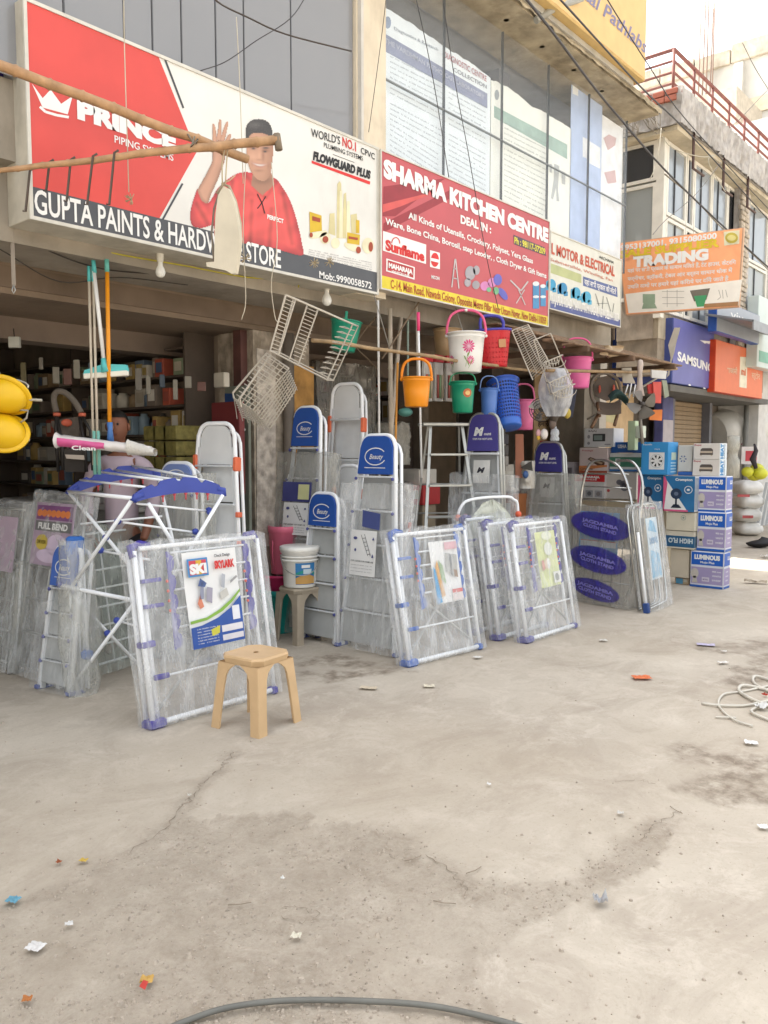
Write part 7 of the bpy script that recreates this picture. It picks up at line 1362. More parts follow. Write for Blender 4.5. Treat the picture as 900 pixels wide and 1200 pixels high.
def grill(t, f, sd, W, H, D):
    shape(f, rect(0, .02 * H, W, .12 * H), mat('b0583c', .5), t, .001); text(f, 'Prestige', (.1 * W, .86 * H), (.5 * W, .86 * H), .06 * H, mat('c06a70', .5), t, .001, 1); shape(f, [(.3 * W, .56 * H), (.4 * W, .64 * H), (.92 * W, .44 * H), (.88 * W, .26 * H), (.75 * W, .26 * H)], mat('5c4436', .5), t, .001); shape(f, [(.36 * W, .55 * H), (.42 * W, .6 * H), (.85 * W, .42 * H), (.8 * W, .36 * H)], mat('b8a088', .5), t, .002)
    shape(f, [(0, .1 * H), (W, .28 * H), (W, .34 * H), (0, .3 * H)], mat('d88a54', .5), t, .0015); text(f, 'Griddle', (.05 * W, .05 * H + .1 * H), (.5 * W, .15 * H), .08 * H, mat('7a5c4c', .5), t, .003, 1)
def mah(t, f, sd, W, H, D):
    shape(f, rect(0, .70 * H, W, H - .003), mat('d62f34', .45), t, .001); text(f, 'MAHARAJA', (.18 * W, .85 * H), (.84 * W, .85 * H), .09 * H, PRINTW, t, .002, 3); text(f, 'WHITELINE', (.28 * W, .76 * H), (.74 * W, .76 * H), .05 * H, PRINTW, t, .002, 1.5)
    for i in range(3): shape(f, rect((.08 + .3 * i) * W, .06 * H, (.32 + .3 * i) * W, .34 * H), mat('a8a8aa', .5), t, .001); shapes(f, [ell((.2 + .3 * i) * W, .2 * H, .07 * W, .09 * H)], mat(('a85a5a', '6a6a6e', '8a8080')[i], .5), t, .002)
carton('white toaster oven carton at the top of the left stack', '3c', 92, 382, 222, 464, Xm, .3, 'dedfe2', prints=oven); carton('white carton with a slanted griddle picture and orange stripe', '3c', 70, 467, 194, 582, Xm - .02, .3, 'e0cfcc', prints=grill)
carton('red topped white kitchen appliance carton behind the garment rack', '3c', 50, 585, 182, 690, Xm - .05, .3, 'dedad8', prints=mah); carton('cream carton with a grey mixer picture beside the red topped one', '3c', 186, 574, 322, 694, Xm, .3, 'd9d2ca', prints=lambda t, f, sd, W, H, D: (shapes(f, [ell(.62 * W, .5 * H, .14 * W, .2 * H), ell(.45 * W, .62 * H, .1 * W, .1 * H)], mat('77757c', .5), t, .001), shapes(f, [ell(.6 * W, .5 * H, .07 * W, .1 * H)], mat('4c4a52', .5), t, .002), shapes(f, [ell(.1 * W, .3 * H, .02, .02)], mat('c05050', .5), t, .001)))
carton('blue topped carton behind the sky blue fan carton', '3c', 210, 442, 350, 490, Xm + .05, .3, '2f66b4', prints=lambda t, f, sd, W, H, D: text(f, 'USHA', (.22 * W, .45 * H), (.5 * W, .45 * H), .3 * H, PRINTW, t, .001, 2)); carton('white carton with a broad green band below the blue topped one', '3c', 204, 491, 345, 572, Xm + .02, .3, 'dfe3e2', prints=lambda t, f, sd, W, H, D: (shape(f, rect(0, .25 * H, W, .78 * H), mat('4f8a72', .5), t, .001), shape(f, rect(.18 * W, .34 * H, .34 * W, .7 * H), mat('dce6e0', .5), t, .002), shape(f, rect(0, .0, W, .12 * H), mat('3f78b8', .5), t, .001)))
carton('grey and lilac carton at the inner edge of the left stack', '3c', -2, 530, 48, 612, Xm + .05, .3, 'c2bcc4', prints=lambda t, f, sd, W, H, D: shape(f, rect(.2 * W, .2 * H, .8 * W, .7 * H), mat('77727a', .5), t, .001)); carton('pale carton with a blue strip under the grey and lilac one', '3c', -4, 613, 46, 692, Xm + .03, .3, 'd2ccd0', prints=lambda t, f, sd, W, H, D: shape(f, rect(0, .75 * H, W, .95 * H), mat('4a5c94', .5), t, .001))
carton('hidden base carton under the red topped carton', '3c', 50, 692, 182, 900, Xm - .05, .3, 'bfae94'); carton('plain base carton under the mixer carton', '3c', 186, 696, 322, 905, Xm, .3, 'c4b498')
carton('plain base carton under the pink striped fan cartons', '3c', 330, 738, 448, 1000, Xl + .02, .2, 'c9bb9e')
for i, (x, y, c_) in enumerate(((285, 350, 'c4d8b4'), (318, 372, 'd8e0cc'))):
    a = PX(*q('3c', x, y), Xm - .1); b = PX(*q('3c', x + 32, y), Xm - .1); tag(MB().bbox((Xm - .1, b.y, PX(*q('3c', x, 478), Xm - .1).z + (0 if i == 0 else .15)), (Xm, a.y, a.z), e=.004).build('slim_carton', mat(c_, .5, var=.1), None), ('tall slim green and white carton in front of the fan pole', 'short slim pale carton beside the tall slim one')[i], 'carton')
# ---------------------------------------------------------------- buckets and tubs by the grey stool
def tub(label, c, rt, rb, H, col, name='tub', cat='tub', m=None, n=28):
    M = Matrix.Translation(c); t = T(name, label, cat, M)
    MB().lathe([(1e-3, .003), (rb * .96, 0), (rb, .01), (rt * .97, H * .86), (rt * 1.03, H * .87), (rt * 1.04, H * .97), (rt * 1.02, H), (rt * .94, H), (rb * .92, .02), (1e-3, .02)], M, n).build('body', m or mat(col, .4, var=.06), t); return t, M
pb = V(gs.x, gs.y, .462); K = 1.1
t, M = tub('white paint bucket with a blue label on the grey stool', pb, .155, .135, .33, 'f4f2ec', 'paint_bucket', 'bucket', mat('f4f2ec', .4, var=.05, dirt=.08, k=.9))
MB().lathe([(.150, .22), (.160, .222), (.160, .235), (.152, .237)], M, 28).lathe([(.150, .25), (.161, .252), (.161, .262), (.152, .264)], M, 28).build('rib', mat('f2f0e8', .4, k=.9), t); MB().lathe([(.162, .300), (.167, .305), (.167, .335), (.155, .340), (1e-3, .338)], M, 28).build('lid', mat('f0eee6', .45, dirt=.1, k=.9), t)
va = atan2(-pb.y, -pb.x)
def wrap(z0, z1, a0, a1, m, nm, o=.002, zz=None):
    def fn(u, v):
        a = va + a0 + (a1 - a0) * u; z = z0 + (z1 - z0) * v if zz is None else zz(u, v); r = .135 + (.155 * .97 - .135) * z / .33 / .86 + o; return M @ V(r * cos(a), r * sin(a), z)
    MB().grid(fn, 14, 3).build(nm, m, t)
wrap(.03, .21, -.25, .95, mat('3a86c4', .5), 'label'); wrap(0, 0, -.25, .95, mat('d8a860', .5), 'label_print', .004, lambda u, v: .035 + v * (.05 + .03 * sin(u * 3))); wrap(0, 0, -.25, .95, mat('2c9c94', .5), 'label_print', .004, lambda u, v: .10 + .03 * sin(u * 3) + v * .025); wrap(.17, .195, .1, .6, PRINTW, 'label_print', .005); wrap(.12, .16, .2, .7, mat('d8e8f0', .5), 'label_print', .005)
MB().path(catm([M @ V(.165 * cos(va + x), .165 * sin(va + x), z) for x, z in ((-1.35, .27), (-.9, .17), (-.2, .115), (.5, .12), (1.1, .19), (1.4, .27))], 5), .0035, 5).build('wire_handle', STEEL, t)
def stackc(px, py, d): p = PD(px, py, d); return V(p.x, p.y, max(p.z, 0))
c0 = PD(327, 722, 7.1); c0.z = 0
tub('turquoise tub on the ground behind the grey stool', c0, .18, .15, .38, '1ea098'); tub('deep pink tub resting in the turquoise tub', c0 + V(0, 0, .31), .165, .13, .20, 'd83c74'); t, M = tub('coral pink bucket standing on the tubs behind the paint bucket', c0 + V(.0, 0, .515) + RT * .05, .135, .115, .42, 'f47c98', 'bucket', 'bucket')
MB().path(catm([M @ V(-.15, -.02, .30), M @ V(-.16, -.03, .15), M @ V(-.14, -.04, .03)], 4), .005, 5).build('handle', mat('e86a88', .5), t)
g = T('plastic_sack', 'bulging white polythene sack beside the pillar', 'sack', PD(300, 690, 7.4)); c1 = PD(298, 612, 7.4)
MB().grid(lambda u, v: c1 + (RT * cos(2 * pi * u) * .26 + FH * sin(2 * pi * u) * .2) * (sin(pi * min(.999, max(.001, v))) ** .45) * (1 + .12 * noise.noise(V(cos(2 * pi * u) * 2, sin(2 * pi * u) * 2, v * 4))) + V(0, 0, (v - .5) * .62 - .02 + .03 * noise.noise(V(u * 6, v * 6, 5))), 24, 16).build('sack', film('dcdcda', .8, .97, 2.5, .3), g)
# ---------------------------------------------------------------- right side: sacks, pole, bubble roll
dS = 15.2; sk = PD(874, 620, dS); sk.z = 0; s = mpp(PD(874, 590, dS))
SKM = mat('f6f4ee', .8, var=.08, bump=.5, bs=60)
for i in range(4):
    h_ = 1.02 / 4; c = V(sk.x, sk.y, h_ * (i + .5)) + RT * random.Random(i).uniform(-.02, .02)
    o = MB().grid(lambda u, v: c + (lambda a, b: RT * (abs(cos(a)) ** .5 * (1 if cos(a) > 0 else -1)) * .23 * b + FH * (abs(sin(a)) ** .5 * (1 if sin(a) > 0 else -1)) * .32 * b)(2 * pi * u, sin(pi * min(.995, max(.005, v))) ** .35) + V(0, 0, (v - .5) * h_ * 1.12 + .02 * noise.noise(V(u * 9, v * 5, i))), 28, 10).build('woven_sack', SKM, None)
    tag(o, ('bottom white woven sack of the pile', 'white woven sack second from the ground with a red print', 'white woven sack third from the ground', 'topmost white woven sack of the pile with a red and black print')[i], 'sack', 'white sacks piled past the fan cartons')
    if i in (1, 2): shape(Pix(c - FH * .345, FH, '4f'), rect(525, 930, 620, 955) if i == 1 else rect(482, 745, 590, 768), mat('c05c5c', .6), o, .003, 'print')
t = T('steel_post', 'thin grey post holding up the shop front past the cartons', 'post', PY(872, 560, 4.6)); p = PY(872, 560, 5.3); MB().tube(V(p.x, p.y, 0), V(p.x, p.y, zs_b), .05, 10).build('post', mat('85847f', .6), t)
t = T('bubble_wrap_roll', 'big translucent roll of bubble wrap lying above the counter', 'roll', PD(855, 508, 17.5)); a, b = PD(832, 510, 17), PD(884, 497, 17.6); MB().path([a, a.lerp(b, .3), a.lerp(b, .7), b], [.44, .47, .50, .52], 24).build('roll', mat('e2e0da', .35, var=.12, scale=3, bump=.6, bs=14), t); MB().sphere(b + RT * .05, .28, 10, 8, (.8, .8, 1)).build('loose_end', mat('c8c6bf', .35, bump=.6), t)
t = T('counter_stand', 'dim counter below the bubble wrap roll', 'counter', PD(855, 560, 17.3)); MB().bbox((-.5, 0, 0), (.75, .5, 1.02), frame(V(PD(850, 560, 17.6).x, PD(850, 560, 17.6).y, 0), RT, V(0, 0, 1)), .02).build('counter', mat('746a62', .7, dirt=.3), t); 
MB().path(catm([PD(850, 528, 16.9), PD(858, 519, 16.9), PD(868, 519, 16.9), PD(874, 530, 16.9)], 5), .04, 6).build('arch', mat('a87880', .6), t)
t = T('paper_sign', 'small red and white board behind the thin post', 'sign board', PD(878, 545, 15.8)); MB().bbox((-.16, 0, 0), (.16, .03, .34), frame(PD(878, 544, 15.8), RT, V(0, 0, 1)), .005).build('board', mat('e2dcda', .6), t); MB().bbox((-.08, -.004, .06), (.14, 0, .26), frame(PD(878, 544, 15.8), RT, V(0, 0, 1)), .002).build('print', mat('c84450', .6), t)
t = T('balloon_bunch', 'bunch of yellow bags tied with a black strap beside the post', 'bag bunch', PD(884, 560, 13.5))
for x, y, r in ((876, 553, .10), (884, 556, .13), (891, 555, .12), (887, 550, .12)): MB().sphere(PD(x, y, 13.5 + (x % 3) * .06), r, 12, 8, (1, 1, .85)).build('bag', mat('d8d83c', .4, var=.1), t)
MB().path([PD(886, 549, 13.4), PD(882, 538, 13.4), PD(886, 528, 13.4), PD(884, 520, 13.4)], [.03, .05, .035, .015], 8).build('strap', mat('38343a', .7), t)
for i in range(3): tag(MB().prism([PD(886 + i * 5, 616, 15 - i * .3), PD(889 + i * 5, 616, 15 - i * .3), PD(900 + i * 4, 565, 15.3 - i * .3), PD(897 + i * 4, 565, 15.3 - i * .3)], FH * .04 + RT * .02).build('metal_strip', mat('a7a7a4', .45, .4), None), ('grey metal strip leaning nearest the white sacks', 'middle leaning grey metal strip', 'outermost leaning grey metal strip at the frame edge')[i], 'metal strip', 'metal strips leaning beyond the sacks')
t = T('glass_jar', 'dim glass jar stack beside the heater cartons', 'jar', PD(858, 560, 12.2)); M = Matrix.Translation(PD(858, 560, 12.2)); MB().lathe([(1e-3, 0), (.10, 0), (.10, .26), (.07, .32), (.07, .40), (.09, .42), (.09, .62), (1e-3, .64)], M, 14).build('jar', film('b5b4aa', .55, .85, 6), t)
cl = T('black_bundle', 'crumpled black rubber bundle lying on the pavement by the sacks', 'bundle', G(889, 640)); c = G(890, 642); MB().grid(lambda u, v: c + (RT * cos(2 * pi * u) * .22 + FH * sin(2 * pi * u) * .12) * sin(pi * min(.99, max(.01, v))) ** .6 * (1 + .15 * noise.noise(V(u * 5, v * 4, 1))) + V(0, 0, max(0, (1 - v)) * .15 * (1.25 - .8 * u * (1 - u) * 2)), 18, 8).build('bundle', mat('1c1a1c', .6, var=.2), cl)
# ================================================================ INSIDE THE SHOPS
gr = random.Random(12); ncol = ['b2aa9e', 'd8d0c0', 'a08868', '8a7c70', 'c0604a', '7a8ca0', 'e0d8c8', '8c987c', 'ece6da', '6a625a', 'c4a464', '94a8b4']
nms = dict(zip(ncol, ['grey', 'pale', 'brown', 'dark taupe', 'rust red', 'slate blue', 'cream', 'olive', 'off white', 'charcoal', 'mustard', 'blue grey']))
def shelves(label, x, ya_, yb_, zs, dpt, sgn=-1):
    t = T('shop_shelves', label, 'shelves', V(x, (ya_ + yb_) / 2, 0))
    for z in zs: MB().box((x, ya_, z - .02), (x + dpt, yb_, z)).build('shelf', mat('5c5046', .7), t)
    for y in (ya_, (ya_ + yb_) / 2, yb_): MB().box((x, y - .015, 0), (x + dpt, y + .015, zs[-1] + .3)).build('upright', mat('5c5046', .7), t)
zs_ = [.6, .95, 1.22, 1.48, 1.74, 2.0, 2.26, 2.5]
shelves('crowded dim shelves along the side wall of the hardware shop', 4.28, 6.0, 9.9, zs_, .31)
ORD = ['lowest tier', 'second lowest tier', 'third tier up', 'fourth tier up', 'fifth tier up', 'sixth tier up', 'seventh tier up']
def goods(x, ya_, yb_, z, hmax, who, lim):
    y = ya_ + .02
    while y < yb_ - .05:
        w_ = gr.uniform(.07, .17) * (1 + (y - ya_) * .12); h = gr.uniform(.55, .98) * hmax; c_ = gr.choice(ncol)
        if gr.random() < .05: y += w_; continue
        jit = gr.uniform(0, .1)
        if gr.random() < .3: o = MB().lathe([(1e-3, 0), (w_ * .42, 0), (w_ * .42, h * .8), (w_ * .25, h * .9), (w_ * .25, h), (1e-3, h)], Matrix.Translation(V(x + .1 + jit, y + w_ / 2, z + .001)), 10).build('shop_tin', mat(c_, .5, var=.2), None); what = 'tin'
        else: o = MB().bbox((x + jit, y, z + .001), (x + jit + .16, y + w_ * .94, z + h), e=.004).build('shop_box', mat(c_, .6, var=.2), None); what = 'box'
        if what == 'box':
            fp = MB().box((x + jit - .002, y + w_ * .15, z + h * .25), (x + jit, y + w_ * .8, z + h * .8)).build('box_print', mat(gr.choice(['e4dccc', 'a85a4c', '5a7090', 'c4ac6c', '6a8468', 'efe9dc', 'c8bca8']), .5), o)
        tag(o, f'{nms[c_]} {what} on the {lim} of the {who}', what, f'{nms[c_]} {what} goods on the {lim} of the {who}')
        y += w_
for i, z in enumerate(zs_[:-1]): goods(4.29, 6.02, 9.3, z, zs_[i + 1] - z - .04, 'hardware shop side shelves', ORD[i])
zs2 = [.9, 1.25, 1.6, 1.95, 2.3, 2.6]
shelves('dim shelves along the far side of the kitchen shop', 8.03, 6.7, 9.0, zs2, .3)
for i, z in enumerate(zs2[:-1]): goods(8.04, 6.72, 8.9, z, zs2[i + 1] - z - .05, 'kitchen shop shelves', ORD[i])
# brick like block pile, cream cartons, counter
t = T('crate_stack', 'stack of olive mesh crates on the hardware shop counter', 'crates', V(4.1, 6.9, 1.0)); 
for i in range(3):
    for j in range(3):
        A_ = PX(193 + j * 12, 503, 4.1); MB().bbox((4.1 - .16, A_.y - .1, 1.42 + i * .13 - .0), (4.25, A_.y + .085, 1.54 + i * .13), e=.008).build('crate', mat('8c8248', .7, var=.3, scale=20), t)
t = T('shop_counter', 'pale grey counter deep inside the hardware shop', 'counter', V(3.9, 7, 0)); MB().bbox((3.7, 5.95, 0), (4.2, 8.2, 1.08), e=.02).build('counter', mat('a8a49c', .6, dirt=.3), t); MB().bbox((3.66, 5.9, 1.08), (4.24, 8.25, 1.12), e=.008).build('counter_top', mat('c4c0ba', .4), t)
for i in range(4): tag(MB().bbox((3.8, 6.02 + i * .3, 1.121), (4.0, 6.27 + i * .3, 1.22 + (i % 2) * .05), e=.004).build('paper_carton', mat('cfcac4', .6, var=.08), None), 'white flat carton in the row on the shop counter', 'carton', 'white flat cartons on the shop counter')
for i, (x, y, c_) in enumerate(((258, 445, 'c0b8a8'), (262, 500, '6e2a2a'))):
    p = PX(x, y, 4.2); tag(MB().bbox((4.2, p.y - (.05 if i == 0 else .2), p.z - (.06 if i == 0 else .55)), (4.26, p.y + (.09 if i == 0 else .16), p.z + (.06 if i == 0 else .2)), e=.006).build(('wall_box', 'maroon_board')[i], mat(c_, .6, var=.1), None), ('cream electrical box fixed under the beam', 'maroon board on the shop side wall')[i], ('box', 'board')[i])
t = T('tool_board', 'grey green board of aqua hand tools and a blue poster', 'board', PX(279, 520, 4.45)); a, b = PX(264, 500, 4.45), PX(291, 500, 4.45)
MB().bbox((4.45, b.y, PX(279, 640, 4.45).z), (4.48, a.y, PX(279, 452, 4.45).z), e=.004).build('board', mat('84897c', .7, var=.15, dirt=.4), t)
Pg = Pix((4.445, 0, 0), (1, 0, 0), '4b'); shapes(Pg, [[(735, 95), (785, 95), (785, 245), (738, 245)]], mat('2c4c84', .5), t, .001); shapes(Pg, [[(742, 150), (775, 140), (778, 180), (745, 195)]], mat('9ab4cc', .5), t, .002)
for i in range(5): MB().sphere(PX(*q('4b', 775 + (i % 3) * 14, 380 + (i // 3) * 24), 4.40), .035, 8, 5, (.5, 1, .8)).build('tool', mat('3c9aa0', .5), t)
for a_, b_ in (((755, 350), (795, 330)), ((750, 290), (840, 285)), ((800, 440), (812, 620))): MB().tube(PX(*q('4b', *a_), 4.41), PX(*q('4b', *b_), 4.41), .012, 6).build('tool', mat('b8b8b0', .5), t)
# ---------------------------------------------------------------- the shopkeeper standing in the shade
dP = 6.15; pc = PD(143, 600, dP); base = V(pc.x, pc.y, .03); fx = RT; fy = -FH       # faces the street
def body_pt(x, f, z): return base + fx * x + fy * f + V(0, 0, z)
def skin(name, verts, edges, rad, m, parent, lvl=2, root=0):
    me = bpy.data.meshes.new(name); inv = MW[parent.name].inverted(); me.from_pydata([tuple(inv @ v) for v in verts], edges, []); o = bpy.data.objects.new(name, me); _link(o, parent, MW[parent.name].copy())
    sk_ = o.modifiers.new('skin', 'SKIN'); sk_.use_smooth_shade = True
    for i, r in enumerate(rad): me.skin_vertices[0].data[i].radius = (r if isinstance(r, tuple) else (r, r))
    me.skin_vertices[0].data[root].use_root = True; o.modifiers.new('sub', 'SUBSURF').levels = lvl; o.modifiers['sub'].render_levels = lvl; me.materials.append(m); return o
per = T('person', 'shopkeeper in a pale mauve shirt standing in the dim hardware shop', 'person', base)
SKN = mat('8a5a44', .55, var=.06, k=.8); SHI = mat('cbb8c2', .8, var=.06, bump=.3, bs=14); TRO = mat('2c2a30', .85)
bv = [body_pt(*p) for p in ((0, 0, .98), (0, .0, 1.15), (0, .0, 1.38), (0, .01, 1.50), (0, .02, 1.60), (0, .04, 1.70),
     (-.09, 0, .92), (-.10, .02, .50), (-.10, -.02, .10), (-.10, .10, .03), (.09, 0, .92), (.11, .02, .50), (.11, -.02, .10), (.11, .10, .03),
     (-.19, .0, 1.46), (-.25, .03, 1.18), (-.20, .16, 1.02), (-.185, .20, .96), (.19, .0, 1.46), (.25, .02, 1.18), (.22, .14, .96), (.21, .18, .90))]
be = [(0, 1), (1, 2), (2, 3), (3, 4), (4, 5), (0, 6), (6, 7), (7, 8), (8, 9), (0, 10), (10, 11), (11, 12), (12, 13), (3, 14), (14, 15), (15, 16), (16, 17), (3, 18), (18, 19), (19, 20), (20, 21)]
skin('body', bv, be, [(.08, .05), (.07, .05), (.08, .055), (.06, .045), .045, .055, .085, .06, .045, .04, .085, .06, .045, .04, .062, .046, .034, .03, .062, .046, .034, .03], SKN, per)
tv = [body_pt(*p) for p in ((0, 0, .90), (0, 0, 1.12), (0, 0, 1.38), (0, .01, 1.49), (-.19, 0, 1.45), (-.26, .03, 1.20), (-.215, .13, 1.06), (.19, 0, 1.45), (.26, .02, 1.20), (.235, .10, 1.04))]
skin('shirt', tv, [(0, 1), (1, 2), (2, 3), (3, 4), (4, 5), (5, 6), (3, 7), (7, 8), (8, 9)], [(.145, .10), (.14, .10), (.15, .10), (.10, .08), .066, .056, .048, .066, .056, .048], SHI, per)
skin('trousers', [body_pt(*p) for p in ((0, 0, .96), (-.09, 0, .86), (-.10, .02, .48), (-.10, -.01, .08), (.09, 0, .86), (.11, .02, .48), (.11, -.01, .08))], [(0, 1), (1, 2), (2, 3), (0, 4), (4, 5), (5, 6)], [(.13, .095), .09, .072, .06, .105, .08, .065], TRO, per)
hc = body_pt(0, .055, 1.74)
hd_ = MB(); hd_.grid(lambda u, v: (lambda a, b: hc + fx * (.078 * sin(b) * cos(a) * (1 - .18 * max(0, cos(b)))) + fy * (.098 * sin(b) * sin(a)) + V(0, 0, -.118 * cos(b)) )(2 * pi * u, pi * v), 22, 14)
hd_.path([hc + fy * .094 + V(0, 0, .025), hc + fy * .118 - V(0, 0, .02), hc + fy * .100 - V(0, 0, .028)], [.009, .015, .010], 6); hd_.sphere(hc - fx * .080, .022, 7, 5, (.5, 1, 1.4)).sphere(hc + fx * .080, .022, 7, 5, (.5, 1, 1.4)); hd_.build('head', SKN, per)
for s_ in (-1, 1): MB().sphere(hc + fx * .03 * s_ + fy * .088 + V(0, 0, .018), .010, 7, 5).build('eye', mat('201c1a', .3), per)
MB().path([hc - fx * .025 + fy * .094 - V(0, 0, .058), hc + fy * .100 - V(0, 0, .060), hc + fx * .025 + fy * .094 - V(0, 0, .058)], .006, 5).build('mouth', mat('6a3a32', .5), per)
MB().grid(lambda u, v: (lambda a, b: hc + fx * (.086 * sin(b) * cos(a)) + fy * (.106 * sin(b) * sin(a) - .008) + V(0, 0, .128 * cos(b)))(2 * pi * u, (pi * (.50 if sin(2 * pi * u) < .2 else .32)) * v), 24, 8).build('hair', mat('16120f', .6), per)
for sd_, w0 in ((-1, body_pt(-.185, .205, .955)), (1, body_pt(.21, .185, .895))):
    dn = (V(0, 0, -1) * .8 + fy * .3 + fx * .25 * (-sd_ if sd_ < 0 else 0)).normalized(); ac = fx * (1 if sd_ < 0 else -1)
    vv = [w0, w0 + dn * .045, w0 + dn * .085]; ee = [(0, 1), (1, 2)]; rd_ = [(.026, .018), (.036, .016), (.038, .014)]
    for k in range(4):
        o_ = ac * (.030 - .020 * k) ; L_ = (.062, .075, .07, .055)[k]; i0 = len(vv); vv += [w0 + dn * .095 + o_, w0 + dn * (.095 + L_ * .5) + o_ * 1.25 + fy * .008, w0 + dn * (.095 + L_) + o_ * 1.35 - fy * .004]; ee += [(2, i0), (i0, i0 + 1), (i0 + 1, i0 + 2)]; rd_ += [.010, .009, .0075]
    i0 = len(vv); vv += [w0 + dn * .04 + ac * .038, w0 + dn * .075 + ac * .062, w0 + dn * .10 + ac * .070]; ee += [(1, i0), (i0, i0 + 1), (i0 + 1, i0 + 2)]; rd_ += [.012, .010, .008]
    skin('hand', vv, ee, rd_, SKN, per)
# ================================================================ CABLES OVERHEAD
def cable(label, pts, r, m='3e3c3e', sub=5): tag(MB().path(catm([PD(*p) for p in pts], sub), r * .78, 5).build('overhead_cable', mat(m, .6), None), label, 'cable', 'cables strung over the street')
cable('thick black cable crossing before the yellow sign to the red railing', [(600, -60, 5.4), (657, 0, 6.5), (750, 101, 8.5), (813, 162, 10.5), (910, 268, 13)], .011)
cable('heavy dark cable running over the upper glazing and the pale notices', [(560, -70, 5), (640, 28, 6.4), (695, 101, 7.6), (730, 143, 8.4), (779, 199, 9.6), (842, 260, 11.2), (910, 322, 13)], .014)
cable('pale twin cable running along under the glazed building windows', [(779, 204, 9.7), (813, 232, 10.6), (845, 266, 11.4), (880, 296, 12.4), (910, 326, 13.2)], .012, 'a39c8c')
cable('thin black cable grazing the end of the yellow sign', [(690, -40, 7), (712, 0, 7.6), (761, 78, 9), (807, 144, 10.6), (910, 255, 13.5)], .008)
cable('slim wire dropping across the pale notices to the kitchen sign', [(478, -40, 5.6), (488, 0, 5.7), (508, 95, 6), (526, 208, 6.2)], .004)
cable('slim wire slanting down over the kitchen sign to its yellow strip', [(513, -40, 5.8), (519, 0, 5.9), (534, 100, 6.1), (549, 180, 6.3), (570, 300, 6.5), (584, 362, 6.7)], .004)
cable('fine wire falling before the cream pillar', [(455, -30, 5.6), (450, 20, 5.7), (441, 90, 5.8), (432, 155, 5.9)], .003)
cable('looping dark wire in front of the smoked glass panes', [(235, 83, 5.0), (265, 72, 5.1), (300, 48, 5.2), (340, 22, 5.3), (362, -10, 5.4)], .004)
cable('thick dark cord arching across the top of the smoked glass', [(240, -20, 5.0), (255, 2, 5.0), (290, 20, 5.2), (335, 40, 5.4), (412, 60, 5.8)], .007, '4a423c')
cable('long thin wire running from the roof railing to the pale far wall', [(768, 150, 12), (840, 160, 14), (905, 100, 16)], .007, '5c5a58')
cable('thin wire crossing the far concrete wall', [(870, 50, 15), (885, 80, 15.5), (905, 112, 16)], .008, '5c5a58')
cable('white wire tangle looping under the roof ledge', [(776, 160, 11.6), (786, 172, 11.6), (805, 180, 11.8), (825, 184, 12), (838, 182, 12.2), (830, 190, 12), (850, 225, 12.6)], .008, 'c9c4b4')
cable('pale wire drooping down beside the window frame', [(775, 150, 11.5), (773, 170, 11.4), (768, 195, 11.4), (762, 210, 11.4)], .006, 'c4bfae'); cable('grey wire cutting over the lower window panes', [(845, 190, 11.8), (815, 228, 11.5), (780, 258, 11.2), (765, 275, 11)], .006, '6a6a6a')
tg = MB(); tr_ = random.Random(4)
for i in range(14):
    x = tr_.uniform(728, 775); pts = [PD(x + tr_.uniform(-12, 12), tr_.uniform(126, 160), 11.6 + tr_.uniform(0, .2)) for _ in range(4)]; tg.path(catm(pts, 4), .006, 4)
tag(tg.build('wire_tangle', mat('8c8478', .8), None), 'tangled grey wires heaped on the rubble roof edge', 'wires', kind='stuff')
t = T('pipe_bracket', 'grey pipe reaching out from under the yellow sign', 'pipe', PD(650, 8, 8.5)); MB().path([PY(628, 24, 4.3), PY(652, 8, 4.2), PY(682, -2, 4.1)], .035, 8).build('pipe', mat('a8a69c', .5), t)
# ================================================================ GROUND LITTER
def scrap(label, px, py, w_, h_, col, seed, curl=.012, cat='litter', name='paper_scrap', rot=0, rough=.7, tri=False):
    p = G(px, py); s = mpp(p); rnd = random.Random(seed); a = rot + rnd.uniform(-.4, .4); u_ = (RT * cos(a) + FH * sin(a)); v_ = V(-u_.y, u_.x, 0); W, Hh = w_ * s * .72, min(h_ * s * 1.8, w_ * s * .62)
    b = MB(); n_ = 8; M = []
    def fn(u, v):
        uu = (u - .5) * (1 - (.75 * v if tri else 0)); e = noise.noise(V(u * 3 + seed, v * 3, seed)) ; q_ = p + u_ * W * uu + v_ * Hh * (v - .5) * (1 + .25 * e); return V(q_.x, q_.y, .008 + curl * abs(e) * 2.2 + curl * .8 * abs(u - .5) + .004)
    b.grid(fn, n_, 6, False); return tag(b.build(name, mat(col, rough, var=.1, scale=30), None), label, cat)
